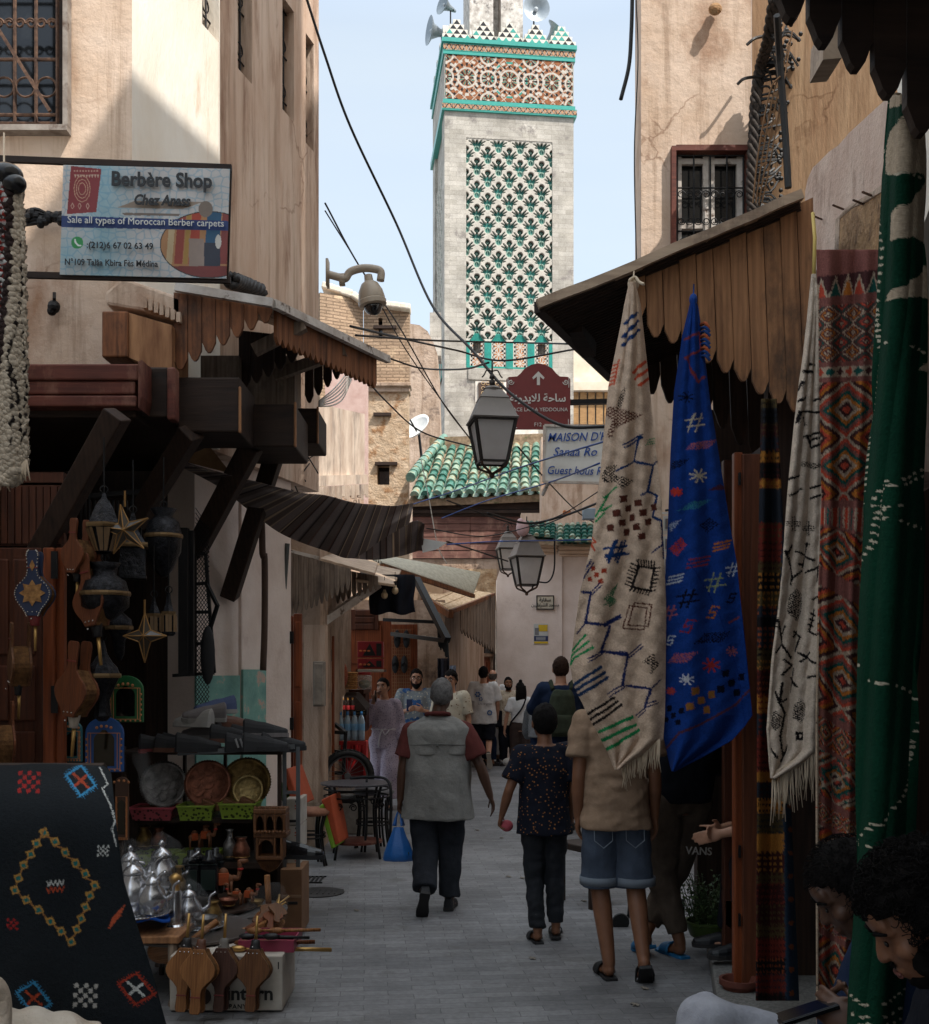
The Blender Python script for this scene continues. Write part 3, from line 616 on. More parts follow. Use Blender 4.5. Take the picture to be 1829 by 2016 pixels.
def sebka(u0w,u1w,z0,z1,nu,nv,cw,ch,place,name,tiles=True):
 X=np.linspace(0,u1w-u0w,nu+1)[None].repeat(nv+1,0);Z=np.linspace(0,z1-z0,nv+1)[:,None].repeat(nu+1,1)
 col=np.empty((nv+1,nu+1,3));col[:]=WHT;dep=np.zeros_like(X)
 base=.92 if tiles else 0
 for par in(0,1):
  gx=(X+par*cw/2)/cw;gz=(Z-base+par*ch/2)/ch
  a=(gx-np.floor(gx)-.5)*cw;b=(gz-np.floor(gz)-.5)*ch
  ring=np.hypot(a,b-ch*.30)<cw*.125
  bell=(np.hypot(a/(cw*.155),(b+ch*.16)/(ch*.17))<1)|((np.abs(a)<cw*.06)&(b>-ch*.1)&(b<ch*.22))
  sp=np.zeros_like(ring)
  for k,(dx,dz)in enumerate(((.36,.17),(.30,.02),(.28,.29))):
   L=np.hypot(dx*cw,dz*ch);t=np.clip((np.abs(a)*dx*cw+(b+ch*.04)*dz*ch)/L**2,0,1)
   sp|=np.hypot(np.abs(a)-t*dx*cw,b+ch*.04-t*dz*ch)<cw*.036*(1.5-t*.9)
  hole=(ring|bell|sp)&(Z>base+ch*.1)&(Z<(z1-z0)-.05)
  cid=np.sin(np.floor(gx)*12.9898+np.floor(gz)*78.233+par*3)*43758.5453;cid=cid-np.floor(cid);col[hole]=(np.array(TEAL)*(.62+.8*cid[...,None]))[hole];dep[hole]=.1
  inner=hole&(((np.hypot(a,b-ch*.30)<cw*.05))|((np.abs(np.hypot(a/(cw*.12),(b+ch*.17)/(ch*.13))-1)<.25))|((np.abs(a)<.012)&(b<0)))
  col[inner]=rgb(150,176,160);dep[inner]=.07
  ctr=hole&(np.hypot(a,b-ch*.30)<cw*.025);col[ctr]=BLACK
  dk=hole&(np.abs(np.hypot(a,b-ch*.30)-cw*.115)<cw*.03);col[dk]=rgb(70,60,48)
 if tiles:
  band=Z<.92;n4=(u1w-u0w)/4;ax=X/n4;q=(ax-np.floor(ax))*n4-n4/2
  col[band]=WHT
  pil=band&(np.abs(q)>n4*.33);col[pil]=rgb(52,150,138);dep[pil]=-.03
  star=band&(np.abs(q)<n4*.30)
  for cz in(.2,.48,.76):
   r=np.hypot(q,Z-cz);th=np.arctan2(Z-cz,q);s=star&(r<.15)
   col[star&(r>=.15)&(r<.4)&((np.floor(X*14)+np.floor(Z*14))%2>0)&(np.abs(Z-cz)<.14)]=BLACK
   col[s&(np.cos(8*th)>.1)]=rgb(186,112,52);col[s&(r<.05)]=WHT
  for k in(0,3):
   s=band&(np.floor(ax)==k)&(np.abs(q)<.13)&(Z>.5)&(Z<.9);col[s]=rgb(18,16,15);dep[s]=.16
  cap=(Z>=.92)&(Z<.92+ch*.35)&(np.abs(q)<n4*.42)&(((np.abs(q)+(Z-.92)*.7)<n4*.36));col[cap]=rgb(40,134,122);dep[cap]=.06
  bot=Z<.07;col[bot]=rgb(60,156,142)
 V=np.array([place(u0w+x,z0+z,d)for x,z,d in zip(X.ravel(),Z.ravel(),dep.ravel())])
 return col_mesh(name,V,col.reshape(-1,3),nu,nv,painted('painted_relief',.75,.15,.2,16,.42),mn,smooth=False)
sebka(px0,px1,pz0,pz1,200,520,(px1-px0)/4,.79,lambda x,z,d:TP(x,.02+d,z),'lattice_panel')
sebka(.95,3.55,pz0,tz(300),60,260,.65,.86,lambda x,z,d:TP(.05+d*.5,TW-x,z),'lattice_panel')
def zellij(x0,x1,z0,z1,nu,nv,place,name,star=True):
 X=np.linspace(x0,x1,nu+1)[None].repeat(nv+1,0);Z=np.linspace(z0,z1,nv+1)[:,None].repeat(nu+1,1);col=np.empty((nv+1,nu+1,3));col[:]=ORG
 W_,H_=x1-x0,z1-z0;zc=(z0+z1)/2
 rnd=np.random.rand(nv+1,nu+1);col[rnd<.25]=rgb(172,114,76)
 for gx,rr in[(x0+W_*(k+.5)/3,.62)for k in range(3)]+[(x0+W_*k/3,.5)for k in range(4)]+[(x0+W_*(k+.5)/3,.0)for k in range(3)]:
  if rr==0:continue
  for zz in([zc]if rr==.62 else[z0,z1,zc]):
   r=np.hypot(X-gx,Z-zz);th=np.arctan2(Z-zz,X-gx);q=8 if rr==.62 else 6;near=r<rr*(1 if zz==zc else .8)
   col[near&(np.abs(r-rr*.93)<.045)&(np.cos(2*q*th)>-.3)]=WHT
   col[near&(np.abs(r-rr*.72)<.05)&(np.cos(2*q*th)>.2)]=BLACK
   col[near&(np.abs(r-rr*.52)<.03)]=WHT
   col[near&(r<rr*.44)&(r>rr*.12)&(np.cos(q*th)>.35)]=BLACK
   col[near&(r<rr*.42)&(r>rr*.2)&(np.cos(q*th)<-.75)]=rgb(50,140,126)
   col[near&(r<rr*.1)]=WHT
   if rr==.62 and abs(gx-(x0+x1)/2)<.2:col[near&(np.abs(r-rr*.98)<.05)&(np.cos(q*th)>0)]=rgb(52,150,138)
 g=(np.abs(((X+Z)/.34)%1-.5)<.06)|(np.abs(((X-Z)/.34)%1-.5)<.06);rest=(col==ORG).all(-1)&g;col[rest]=WHT
 dots=(np.hypot(((X/.17)%1-.5),((Z/.17)%1-.5))<.26)&(col==ORG).all(-1);col[dots&((np.floor(X/.17)+np.floor(Z/.17))%2==0)]=BLACK
 V=np.array([place(x,z)for x,z in zip(X.ravel(),Z.ravel())])
 return col_mesh(name,V,col.reshape(-1,3),nu,nv,painted('painted_relief'),mn,smooth=False)
zellij(.03,TW-.03,tz(194),tz(107),330,110,lambda x,z:TP(x,-.02,z),'tiled_band')
def strapwork(x0,x1,z0,z1,place,name):
 nu,nv=420,14;X=np.linspace(x0,x1,nu+1)[None].repeat(nv+1,0);Z=np.linspace(0,1,nv+1)[:,None].repeat(nu+1,1);col=np.empty((nv+1,nu+1,3));col[:]=rgb(196,150,116)
 p=.3;f=(X/p)%1;t=np.abs(f*2-1)
 col[(np.abs(Z-t)<.14)|(np.abs(Z-1+t)<.14)]=rgb(40,42,40);col[(np.abs(Z-t)<.05)]=WHT;col[(Z<.1)|(Z>.9)]=rgb(60,150,136)
 V=np.array([place(x,z0+(z1-z0)*z)for x,z in zip(X.ravel(),Z.ravel())]);return col_mesh(name,V,col.reshape(-1,3),nu,nv,painted('painted_relief'),mn,smooth=False)
mb=MB()
for(v1,v0,o)in((203,195.5,.05),(218,203.2,.09),(106.5,101,.05),(101,84,.04),(83.8,75.5,.1)):tbox(mb,-o,TW+o,-o,TW+o,tz(v1),tz(v0))
mb.build('cornice',plain('turquoise_tile',rgb(62,152,140),.3),mn)
strapwork(-.1,TW+.1,tz(216),tz(204),lambda x,z:TP(x,-.095,z),'strapwork');strapwork(-.05,TW+.05,tz(100),tz(85),lambda x,z:TP(x,-.048,z),'strapwork')
mb=MB()
def merlon(o,ex,n=4,w_=.98,h=.66):
 rw=h/n
 for r_ in range(n):
  half=w_/2-r_*w_*.125
  a=[o+ex*-half+Vector((0,0,r_*rw)),o+ex*half+Vector((0,0,r_*rw)),o+ex*half+Vector((0,0,(r_+1)*rw)),o+ex*-half+Vector((0,0,(r_+1)*rw))]
  back=Vector((-ex.y,ex.x,0))*.22;mb.hexa(a+[q+back for q in a],0)
  c=max(1,int(half*2/.23));s_=half*2/c;nf=Vector((ex.y,-ex.x,0))*.006
  for k in range(c):
   x=-half+k*s_;b_=[o+ex*(x+.01)+Vector((0,0,r_*rw+.01))+nf,o+ex*(x+s_-.01)+Vector((0,0,r_*rw+.01))+nf,o+ex*(x+s_/2)+Vector((0,0,(r_+1)*rw-.006))+nf]
   mb.add(b_,[(0,1,2)],1 if random.random()<.62 else 2)
for x in(.42,1.33,2.235,3.14,TW-.42):merlon(TP(x,-.02,tz(75.5)),EX)
for y in(.5,1.6,2.7,3.8):merlon(TP(-.02,y,tz(75.5)),-EY)
mb.build('merlons',[plain('white_tile',rgb(214,206,192),.4),plain('black_tile',rgb(16,17,19),.35),plain('turquoise_tile',rgb(62,152,140))],mn)
mb=MB();cx=tx(990)
tbox(mb,cx-.98,cx-.14,1.2,3.1,tz(80),29);tbox(mb,cx+.14,cx+.92,1.2,3.1,tz(80),29);tbox(mb,cx-.14,cx+.14,1.2,3.1,tz(80),tz(66));tbox(mb,cx-.14,cx+.14,1.9,3.1,tz(66),29)
tbox(mb,cx-.55,cx+.5,1.12,1.2,tz(80),tz(67));mb.build('turret',mat('stained_lime_render',rgb(214,206,198),rgb(150,140,132),scale=5,stain=rgb(84,78,76),st_scale=4),mn)
mb=MB();tbox(mb,tx(936),tx(1062),-.03,.05,tz(860),tz(748));mb.build('door_surround',mat('white_lime_render',rgb(222,214,204),rgb(196,186,174),scale=6),mn)
gx0=tx(945);mb=MB();tbox(mb,tx(942),tx(990),-.1,-.035,tz(860),tz(752))
mb.build('door_grille',plain('carved_brown_screen',rgb(70,50,38),.6),mn)
mb=MB()
for i in range(5):
 for j in range(11):mb.tube([TP(gx0+.1+i*.16+.06*math.cos(t),-.11,tz(858)+.1+j*.17+.06*math.sin(t))for t in np.linspace(0,6.3,10)],.012,4)
mb.build('door_tracery',plain('pale_tracery',rgb(190,160,120),.6),mn)
mb=MB();tbox(mb,tx(922),tx(1092),-.06,0,tz(746),tz(724));mb.build('sill',WBR,mn)
mn.location=TP(TW/2,TW/2,0)
for ch in mn.children:ch.matrix_parent_inverse=Matrix.Translation(-mn.location)
def horn(name,u,v,d,aim,r,lab):
 o=thing(name,lab,'loudspeaker',P(u,v,d),0,'loudspeakers on the minaret');M=Vector(aim).normalized().to_track_quat('Z','Y').to_matrix().to_4x4()
 mb=MB();mb.lathe([(r*.12,-r*1.5),(r*.2,-r*1.2),(r*.3,-r*.7),(r*.55,-r*.2),(r*.95,.0),(r,.03),(r*.96,.03),(r*.5,-r*.2),(r*.1,-r*.35)],24,0,M);mb.build('bell',plain('grey_horn_metal',rgb(150,158,164),.4,.5),o,40)
 mb=MB();mb.lathe([(r*.1,-r*.4),(r*.16,-r*.1),(r*.05,0)],12,0,M);mb.build('driver',plain('horn_driver',rgb(180,186,190),.4),o)
 mb=MB();q=M@Vector((0,0,-r*.9));mb.bar(q,q+Vector((0,0,-.75)),.05);mb.bar(q+Vector((-.12,0,-.05)),q+Vector((.12,0,-.05)),.05);mb.build('bracket',IRON,o)
 return o
horn('loudspeaker',872,8,39,(-.8,-.55,.15),.36,'grey horn loudspeaker aimed left above the first merlon of the minaret')
horn('loudspeaker',1056,16,38.6,(.15,-1,-.05),.47,'large grey horn loudspeaker facing the lane beside the minaret turret')
horn('loudspeaker',846,60,40.5,(-.95,-.3,.05),.5,'grey horn loudspeaker on the left side of the minaret, lowest of all')
horn('loudspeaker',1096,56,40.5,(.5,-.2,.6),.4,'grey horn loudspeaker half hidden behind the right merlons')

# ---------------------------------------------------------------- far houses
hb=thing('brick_house','tall crumbling mud brick house in the middle distance left of the minaret','building')
mb=MB();x0,x1=wx(716,26),wx(806,26)
wall(mb,(x0,26),(x1,26),wz(752,26),wz(606,26),.5,[(wx(745,26)-x0,wx(753,26)-x0,wz(666,26),wz(626,26))]);mb.build('wall',BRK,hb)
mb=MB();wall(mb,(x0,25.95),(x1-.02,25.95),0,wz(773,26),.5,[(wx(743,26)-x0,wx(767,26)-x0,wz(955,26),wz(916,26))]);mb.build('wall',mat('patched_mud_plaster',rgb(196,172,146),rgb(168,142,114),scale=4,bump=1,bscale=10,bdist=.06,stain=rgb(150,112,78),st_scale=2.5,st_at=(.52,.62)),hb)
mb=MB();wall(mb,(wx(630,25.5),25.5),(x0-.01,26),0,wz(590,26),.5);mb.build('wall',BRK,hb)
mb=MB();top=[P(636+k*19,566+(6*k if k<4 else 22+k*2.4),26-(.03 if k<4 else 0))for k in range(10)]
for a,b_ in zip(top,top[1:]):mb.bar(a,b_+Vector((.02,0,0)),.5,.12+random.uniform(0,.05))
mb.build('roof_edge',mat('pale_lime',rgb(228,218,204),rgb(206,192,172),scale=8),hb,bevel=.03)  # rim has its own pale lime colour
mb=MB();mb.pbox(714,752,809,760,25.8,.5);mb.pbox(714,760,807,771,25.88,.5);mb.build('ledge',PLD,hb,bevel=.02)
for q in((738,909,782,915,25.85,.2),(735,640,780,646,25.9,.2),(735,812,770,818,25.85,.1)):MB().pbox(*q).build('timber',W_DRK,hb)
for q in((742,915,768,956,26.3,.1),(744,626,754,667,26.3,.1)):MB().pbox(*q).build('window',GLS,hb)
based(hb)
ph=thing('pink_house','pinkish plaster house behind the stained coping at the left','building')
mb=MB();mb.pbox(640,700,722,1100,23,.4);mb.build('wall',mat('rose_plaster',rgb(200,172,162),rgb(180,148,138),scale=4,bump=.5),ph);based(ph)
cp=thing('parapet_wall','pale projecting wall with black streaked coping and toothed cornice at left middle','wall')
mb=MB();xa,xb=P(575,800,16),P(718,815,18.6)
def pw(u0,v0a,v0b,u1,v1a,v1b,d0,d1,th,m,name):
 b=MB();q=[P(u0,v0b,d0),P(u1,v1b,d1),P(u1,v1a,d1),P(u0,v0a,d0)];b.hexa(q+[x+Vector((-th,.1,0))for x in q]);b.build(name,m,cp)
STK=mat('streaked_coping',rgb(206,190,174),rgb(170,150,134),scale=3,stretch=(1.6,1.6,.6),bump=.5,bscale=16,stain=rgb(112,102,96),st_scale=1.6,st_at=(.5,.7),st_stretch=(2.2,2.2,.5))
pw(560,780,938,718,815,940,15.5,18.6,.8,STK,'coping');pw(556,938,962,724,934,952,15.4,18.5,.85,STK,'cornice');pw(560,964,1400,716,958,1400,15.6,18.7,.8,PLT,'wall')
mb=MB();a,b_=P(590,957,15.45),P(724,950,18.5)
for k in range(26):q=a.lerp(b_,k/26);mb.bar(q+Vector((.02,-.02,-.03)),q+Vector((.02,-.02,-.2-.04*(k%3))),.05)
mb.build('drip_teeth',STK,cp);based(cp)
dm=thing('rounded_house','plain pale house with a rounded shoulder right behind the brick house','building')
mb=MB();prof=[(800,636),(826,640),(842,652),(854,676),(862,700),(868,900),(868,1300),(800,1300)]
mb.prism([P(u,v,33)for u,v in prof],(0,3,0));mb.build('wall',PLD,dm);mb=MB();mb.pbox(846,615,868,700,36,1);mb.pbox(870,860,1010,1400,35,.4);mb.build('block',WBR,dm);based(dm)
db=thing('satellite_dish','white satellite dish on the roof beside the green tiles','satellite dish',P(824,848,29))
M=Vector((-.5,-.6,.55)).normalized().to_track_quat('Z','Y').to_matrix().to_4x4();mb=MB()
mb.lathe([(.02,0),(.2,.03),(.36,.1),(.42,.15),(.42,.17),(.35,.12),(.02,.03)],28,0,M);mb.build('reflector',plain('white_dish',rgb(220,218,214),.5),db,True)
mb=MB();mb.bar((0,0,0),(.1,.2,-.9),.05);mb.bar((0,0,-.1),M@Vector((0,0,.4)),.03);mb.build('mast',IRON,db)
bh=thing('shuttered_house','pale house with tan slatted shutters behind the brown street sign','building')
mb=MB();mb.pbox(1122,690,1330,1400,46,2);mb.pbox(1120,752,1240,768,45.4,.6);mb.build('wall',mat('cream_render',rgb(224,212,194),rgb(204,188,166),scale=2),bh)
mb=MB()
for k in range(5):mb.pbox(1126+k*16,772,1139+k*16,835,45.7,.2)
mb.build('shutter',wood('tan_shutter',rgb(178,140,96),rgb(132,98,64),axis='x'),bh);based(bh)

# ---------------------------------------------------------------- green roofs
def tile_roof(root,uv0,uv1,d0,tops,n,m,name='tiles',rows=9,rad=.105):
 mb=MB();e0,e1=P(*uv0,d0),P(*uv1,d0)
 t0,t1=tops;rw=rows
 for k in range(n):
  s=(k+.5)/n;a=e0.lerp(e1,s);b_=t0.lerp(t1,s);ax=(b_-a)
  up=Vector((0,-ax.z,ax.y)).normalized();sd=Vector((1,0,0));rr=(e1-e0).x/n
  for r_ in range(rw):
   f0,f1=r_/rw-.01,(r_+1.12)/rw;c0,c1=a.lerp(b_,f0),a.lerp(b_,f1);jx=random.uniform(-.012,.012)
   ring=[]
   for c,ra,lift in((c0,rad,.03),(c1,rad*.8,.0)):
    ring+=[c+sd*(math.cos(t)*ra+jx)+up*(math.sin(t)*ra*1.1+lift)for t in np.linspace(0,math.pi,8)]
   mb.add(ring,[(i,i+1,i+9,i+8)for i in range(7)]+[tuple(range(7,-1,-1))],random.choice((0,0,1,2)))
   c0,c1=c0+sd*rr/2,c1+sd*rr/2;ring=[]
   for c,ra in((c0,rr*.42),(c1,rr*.38)):ring+=[c+sd*(math.cos(t)*ra)-up*(math.sin(t)*ra*.7-.02)for t in np.linspace(0,math.pi,6)]
   mb.add(ring,[(i,i+6,i+7,i+1)for i in range(5)],0)
 mb.build(name,[m,mat(m.name+'_faded',rgb(150,166,148),rgb(104,128,110),rough=.45,scale=9,bump=.3,stain=rgb(150,126,96),st_scale=7,st_at=(.5,.6)),mat(m.name+'_deep',rgb(66,118,104),rgb(40,84,74),rough=.25,scale=9,bump=.3,spec=.6,stain=rgb(92,84,64),st_scale=7,st_at=(.58,.66))],root,35)
gr=thing('tiled_gate_roof','green glazed tile roof on a dark boarded frieze across the middle of the lane','roof')
tile_roof(gr,(806,978),(1108,966),25,(P(846,884,27.6),P(1100,876,27.6)),14,GTIL)
mb=MB();pts=curve([P(808,940,25.2),P(836,905,26.5),P(874,862,27.8)],5)
for a,b_ in zip(pts,pts[1:]):mb.tube([a,a.lerp(b_,1.1)],[.12,.1],10)
mb.build('ridge_tiles',GTIL,gr,40)
mb=MB();mb.hexa([P(806,984,25.05),P(1110,972,25.05),P(1100,870,27.7),P(846,880,27.7)]+[x+Vector((0,.05,-.15))for x in(P(806,984,25.05),P(1110,972,25.05),P(1100,870,27.7),P(846,880,27.7))])
mb.bar(P(846,876,27.75),P(1130,866,27.75),.35,.3);mb.build('roof_bed',mat('mossy_mortar',rgb(150,128,104),rgb(104,86,68),scale=9,bump=.8,stain=rgb(84,88,58),st_scale=7),gr)
mb=MB();mb.pbox(812,982,1076,1003,25.25,.2);mb.pbox(812,1004,1074,1010,25.2,.25);mb.pbox(812,1011,1060,1016,25.28,.2);mb.build('cornice_board',W_DRK,gr)
mb=MB();vs=[1017,1032,1046,1058,1070,1084,1100]
for a,b_ in zip(vs,vs[1:]):
 for(ua,ub)in((812,925),(926,1030)):mb.pbox(ua,a,ub,b_-1.2,25.32+random.uniform(0,.03),.15)
mb.build('frieze_boards',W_FRZ,gr);mb=MB();mb.pbox(806,1101,985,1140,25.4,.3);mb.pbox(812,1017,1028,1100,25.6,.2);mb.build('backing_wall',PLD,gr)
based(gr)
fw=thing('fountain_house','pale pink plastered house with pilasters and small teal tile eaves closing the lane','building')
PD=22
mb=MB();mb.pbox(1026,1010,1066,1060,24.6,.4);mb.pbox(1066,860,1330,1040,24.0,.6);mb.build('upper_wall',PLA,fw)
mb=MB();pts=[(978,1520),(978,1140),(984,1122),(1000,1112),(1040,1108),(1040,1078),(1098,1076),(1098,1520)]
mb.prism([P(u,v,PD)for u,v in pts],(0,.5,0));mb.pbox(1098.2,1062,1107,1520,PD-.02,.6);mb.build('wall',PLP,fw)
mb=MB();mb.pbox(1107.5,1080,1330,1520,PD+.05,.5);mb.build('wall',PLP,fw)
mb=MB()
for(a,b_,o)in((1070,1078,.14),(1079,1086,.09),(1087,1091,.05)):mb.pbox(1040,a,1098,b_,PD-o,.3);mb.pbox(1100,a+4,1330,b_+4,PD-o,.4)
mb.build('cornice',mat('cream_cornice',rgb(222,198,176),rgb(200,172,148),scale=3),fw,bevel=.02)
tile_roof(fw,(1030,1056),(1094,1062),21.6,(P(1032,1030,22.6),P(1094,1032,22.6)),6,DTIL,rows=5,rad=.06);tile_roof(fw,(1096,1070),(1168,1070),21.3,(P(1098,1036,22.4),P(1168,1032,22.4)),6,DTIL,rows=5,rad=.065)
mb=MB();mb.hexa([P(1030,1062,21.65),P(1168,1070,21.4),P(1168,1034,22.5),P(1030,1034,22.6)]+[x-Vector((0,0,.08))for x in(P(1030,1062,21.65),P(1168,1070,21.4),P(1168,1034,22.5),P(1030,1034,22.6))]);mb.build('eave_bed',MATS['mossy_mortar'],fw)
based(fw)
# side wall with brown door running toward it (left of the fountain house)
sw=thing('side_wall','tan plaster wall with a brown panelled door under the grey plank cheek, far end left','wall')
mb=MB();p0,p1=P(872,1200,18.2),P(976,1200,PD+.4);L=math.hypot(p1.x-p0.x,p1.y-p0.y);al=lambda f:(f*L)
wall(mb,(p0.x,p0.y),(p1.x,p1.y),0,3.1,.3,[(al(.74),al(.93),0,2.0)]);mb.build('wall',PLT,sw)
t=Vector((p1.x-p0.x,p1.y-p0.y,0)).normalized();q0=Vector((p0.x,p0.y,0));nn=Vector((t.y,-t.x,0))
def onw(f,z,k=0):return q0+t*(f*L)+nn*k+Vector((0,0,z))
dr=MB();dr.hexa([onw(.74,0,-.06),onw(.93,0,-.06),onw(.93,1.98,-.06),onw(.74,1.98,-.06)]+[onw(f,z,-.12)for f,z in((.74,0),(.93,0),(.93,1.98),(.74,1.98))]);dro=dr.build('door',W_DOR,sw)
dr=MB()
for i in range(2):
 for j in range(3):
  a=.755+i*.09;z=.15+j*.62;dr.hexa([onw(a,z,-.03),onw(a+.07,z,-.03),onw(a+.07,z+.5,-.03),onw(a,z+.5,-.03)]+[onw(f,zz,-.06)for f,zz in((a,z),(a+.07,z),(a+.07,z+.5),(a,z+.5))])
dr.build('door_panel',W_DOR,dro,bevel=.012)
g=MB();g.hexa([onw(.74,2.05,.02),onw(.93,2.05,.02),onw(.93,2.5,.02),onw(.74,2.5,.02)]+[onw(f,z,-.05)for f,z in((.74,2.05),(.93,2.05),(.93,2.5),(.74,2.5))]);g.build('transom_grille',IRON,sw)
mb=MB();mb.pbox(878,1120,978,1200,PD+1.2,.3);mb.build('rubble_parapet',mat('rubble_lime',rgb(200,172,138),rgb(150,116,82),scale=6,bump=1,bscale=9,bdist=.08,stain=rgb(112,82,56),st_scale=4),sw)
mb=MB();wall(mb,(wx(822,17.6),17.6),(wx(872,18.2),18.2),0,3.2,.3);mb.pbox(846,1180,868,1500,17.5,.2);mb.build('pier',mat('cream_pier',rgb(206,184,160),rgb(178,152,128),scale=3,bump=.4),sw)
based(sw)
aw=thing('wooden_awning','sunlit bleached board awning with grey plank cheek above the far doorway','awning')
mb=MB()
q=[P(834,1170,17.6),P(888,1204,16.6),P(972,1171,19.4),P(871,1150,20)]
for k in range(7):
 a,b_=k/7,(k+.93)/7;r_=[q[0].lerp(q[1],a),q[0].lerp(q[1],b_),q[3].lerp(q[2],b_),q[3].lerp(q[2],a)];o=Vector((0,0,random.uniform(0,.03)));mb.hexa([x+o for x in r_]+[x+o-Vector((0,0,.03))for x in r_])
mb.build('roof_boards',mat('bleached_board',rgb(214,186,152),rgb(182,148,112),scale=5,stretch=(6,1,1),stain=rgb(120,90,64),st_scale=9,st_at=(.62,.7)),aw)
mb=MB();n=12;a,b_=P(908,1196,17.2),P(976,1172,19.4)
for k in range(n):
 p_,r_=a.lerp(b_,k/n),a.lerp(b_,(k+.95)/n);h=lerp(.42,1.05,k/n);m_=(p_+r_)/2
 mb.prism([p_,r_,r_-Vector((0,0,h-.08)),m_-Vector((0,0,h)),p_-Vector((0,0,h-.08))],(-.02,.03,0))
mb.build('cheek_planks',W_GRY,aw);mb=MB();mb.bar(q[0]-Vector((0,0,.05)),q[1]-Vector((0,0,.05)),.08,.1);mb.bar(q[1],q[2],.06);mb.build('edge_board',W_CED,aw);based(aw)
cs=thing('corrugated_sheet','long pale corrugated fibreglass sheet sloping over the kiosk','roof sheet')
q=[P(752,1108,13),P(932,1168,15.5),P(946,1128,17.5),P(700,1085,15.5)];mb=MB()
mb.grid(lambda a,b_:q[0].lerp(q[1],a).lerp(q[3].lerp(q[2],a),b_)+Vector((0,0,.022*math.sin(b_*75))),6,150)
mb.build('sheet',mat('yellowed_fibreglass',rgb(186,180,160),rgb(156,150,132),scale=3,stretch=(1,6,1),rough=.5,bump=.2),cs,solid=.006);mb=MB();mb.bar(q[0]-Vector((0,0,.04)),q[1]-Vector((0,0,.04)),.05);mb.build('batten',W_CED,cs);based(cs)
# kiosk
kb=thing('wooden_awning','grey weathered plank awning with ragged scallops over the snack kiosk','awning')
cheek(567,690,[(567,1086),(690,1120)],[(567,1215),(620,1195),(690,1160)],10.42,12,20,.8,0,.025).build('cheek_planks',W_GRY,kb)
cheek(660,745,[(660,1118),(745,1135)],[(660,1190),(745,1160)],11.6,8,14,.6,0,.02).build('cheek_planks',W_GRY,kb)
mb=MB()
for(a,b_,c,d_)in((P(566,1080,10.5),P(738,1128,10.9),P(744,1108,12.2),P(575,1064,12.2)),(P(700,1140,11.5),P(776,1150,11.8),P(790,1122,13),P(720,1108,13))):mb.hexa([a,b_,c,d_]+[x-Vector((0,0,.03))for x in(a,b_,c,d_)])
mb.build('roof_boards',W_GRX,kb,bevel=.006);mb=MB();mb.bar(P(566,1084,10.45),P(628,1099,10.5),.05,.03);mb.bar(P(590,1255,10.8),P(745,1150,12),.06,.08);mb.build('edge_board',WHTM,kb);based(kb)
ks=thing('kiosk','open wooden snack kiosk with folded brown doors on the left of the lane','kiosk')
mb=MB();mb.box((-1.62,10.75,1.5),(.5,.3,3));mb.box((-1.42,12.2,1.6),(.1,2.6,3.2));mb.box((-1.0,17.2,1.4),(1.4,.1,2.8));mb.build('wall',PLD,ks)
mb=MB();mb.pbox(598,1230,640,1580,10.6,.2);mb.build('wall_end',PLT,ks)
def leaf(u0,v0,u1,v1,d,m,th=.05,name='door_leaf'):
 b=MB();b.pbox(u0,v0,u1,v1,d,th);w_=(u1-u0);o=b.build(name,m,ks,bevel=.006);b=MB();n=3;h=(v1-v0)/n
 for k in range(n):b.pbox(u0+w_*.16,v0+k*h+h*.1,u1-w_*.16,v0+(k+1)*h-h*.08,d-.02,.019)
 b.build('door_panel',m,o,bevel=.012);return o
leaf(562,1212,577,1675,9.5,W_DOR);leaf(578,1208,594,1680,9.45,W_DOR)
leaf(640,1250,648,1560,11.6,W_DOR);leaf(649,1252,658,1560,11.55,W_DOR)
leaf(656,1222,770,1500,16.3,W_DOR);leaf(690,1200,745,1240,16.25,W_DOD);dl_=leaf(770,1229,822,1500,16.2,W_DOR)
g=MB()
for k in range(9):g.tube([P(772+k*4.4,1238,16.1),P(772+k*4.4,1400,16.1)],.006,4)
for k in range(24):g.tube([P(772,1240+k*6.9,16.1),P(808,1240+k*6.9,16.1)],.006,4)
g.build('wire_rack',plain('bronze_wire',rgb(150,110,80),.5,.4),ks)
for(u,v)in((572,1255),(572,1425),(648,1290),(648,1375)):MB().pbox(u-3,v-12,u+5,v+12,9.38 if u<600 else 11.5,.04).build('hinge',IRON,ks)
mb=MB();mb.pbox(658,1358,716,1366,13.2,1);mb.pbox(700,1318,756,1323,13.4,.45);mb.pbox(658,1366,720,1440,13.4,.5);mb.build('counter',W_DOD,ks);based(ks)
for k,(u,v)in enumerate(((782,1258),(800,1258),(778,1308),(796,1308))):
 mb=MB();mb.ell(P(u,v,16.05),(.05,.03,.13));mb.tube([P(u-5,v+2,16.02),P(u,v-6,15.97),P(u+5,v+2,16.02)],.014,6)
 tag(mb.build('slipper',plain('black_slipper',rgb(26,25,27),.7),smooth=True),('upper left','upper right','lower left','lower right')[k]+' black slipper hung on the wire rack of the kiosk door','slipper','slippers on the wire rack')
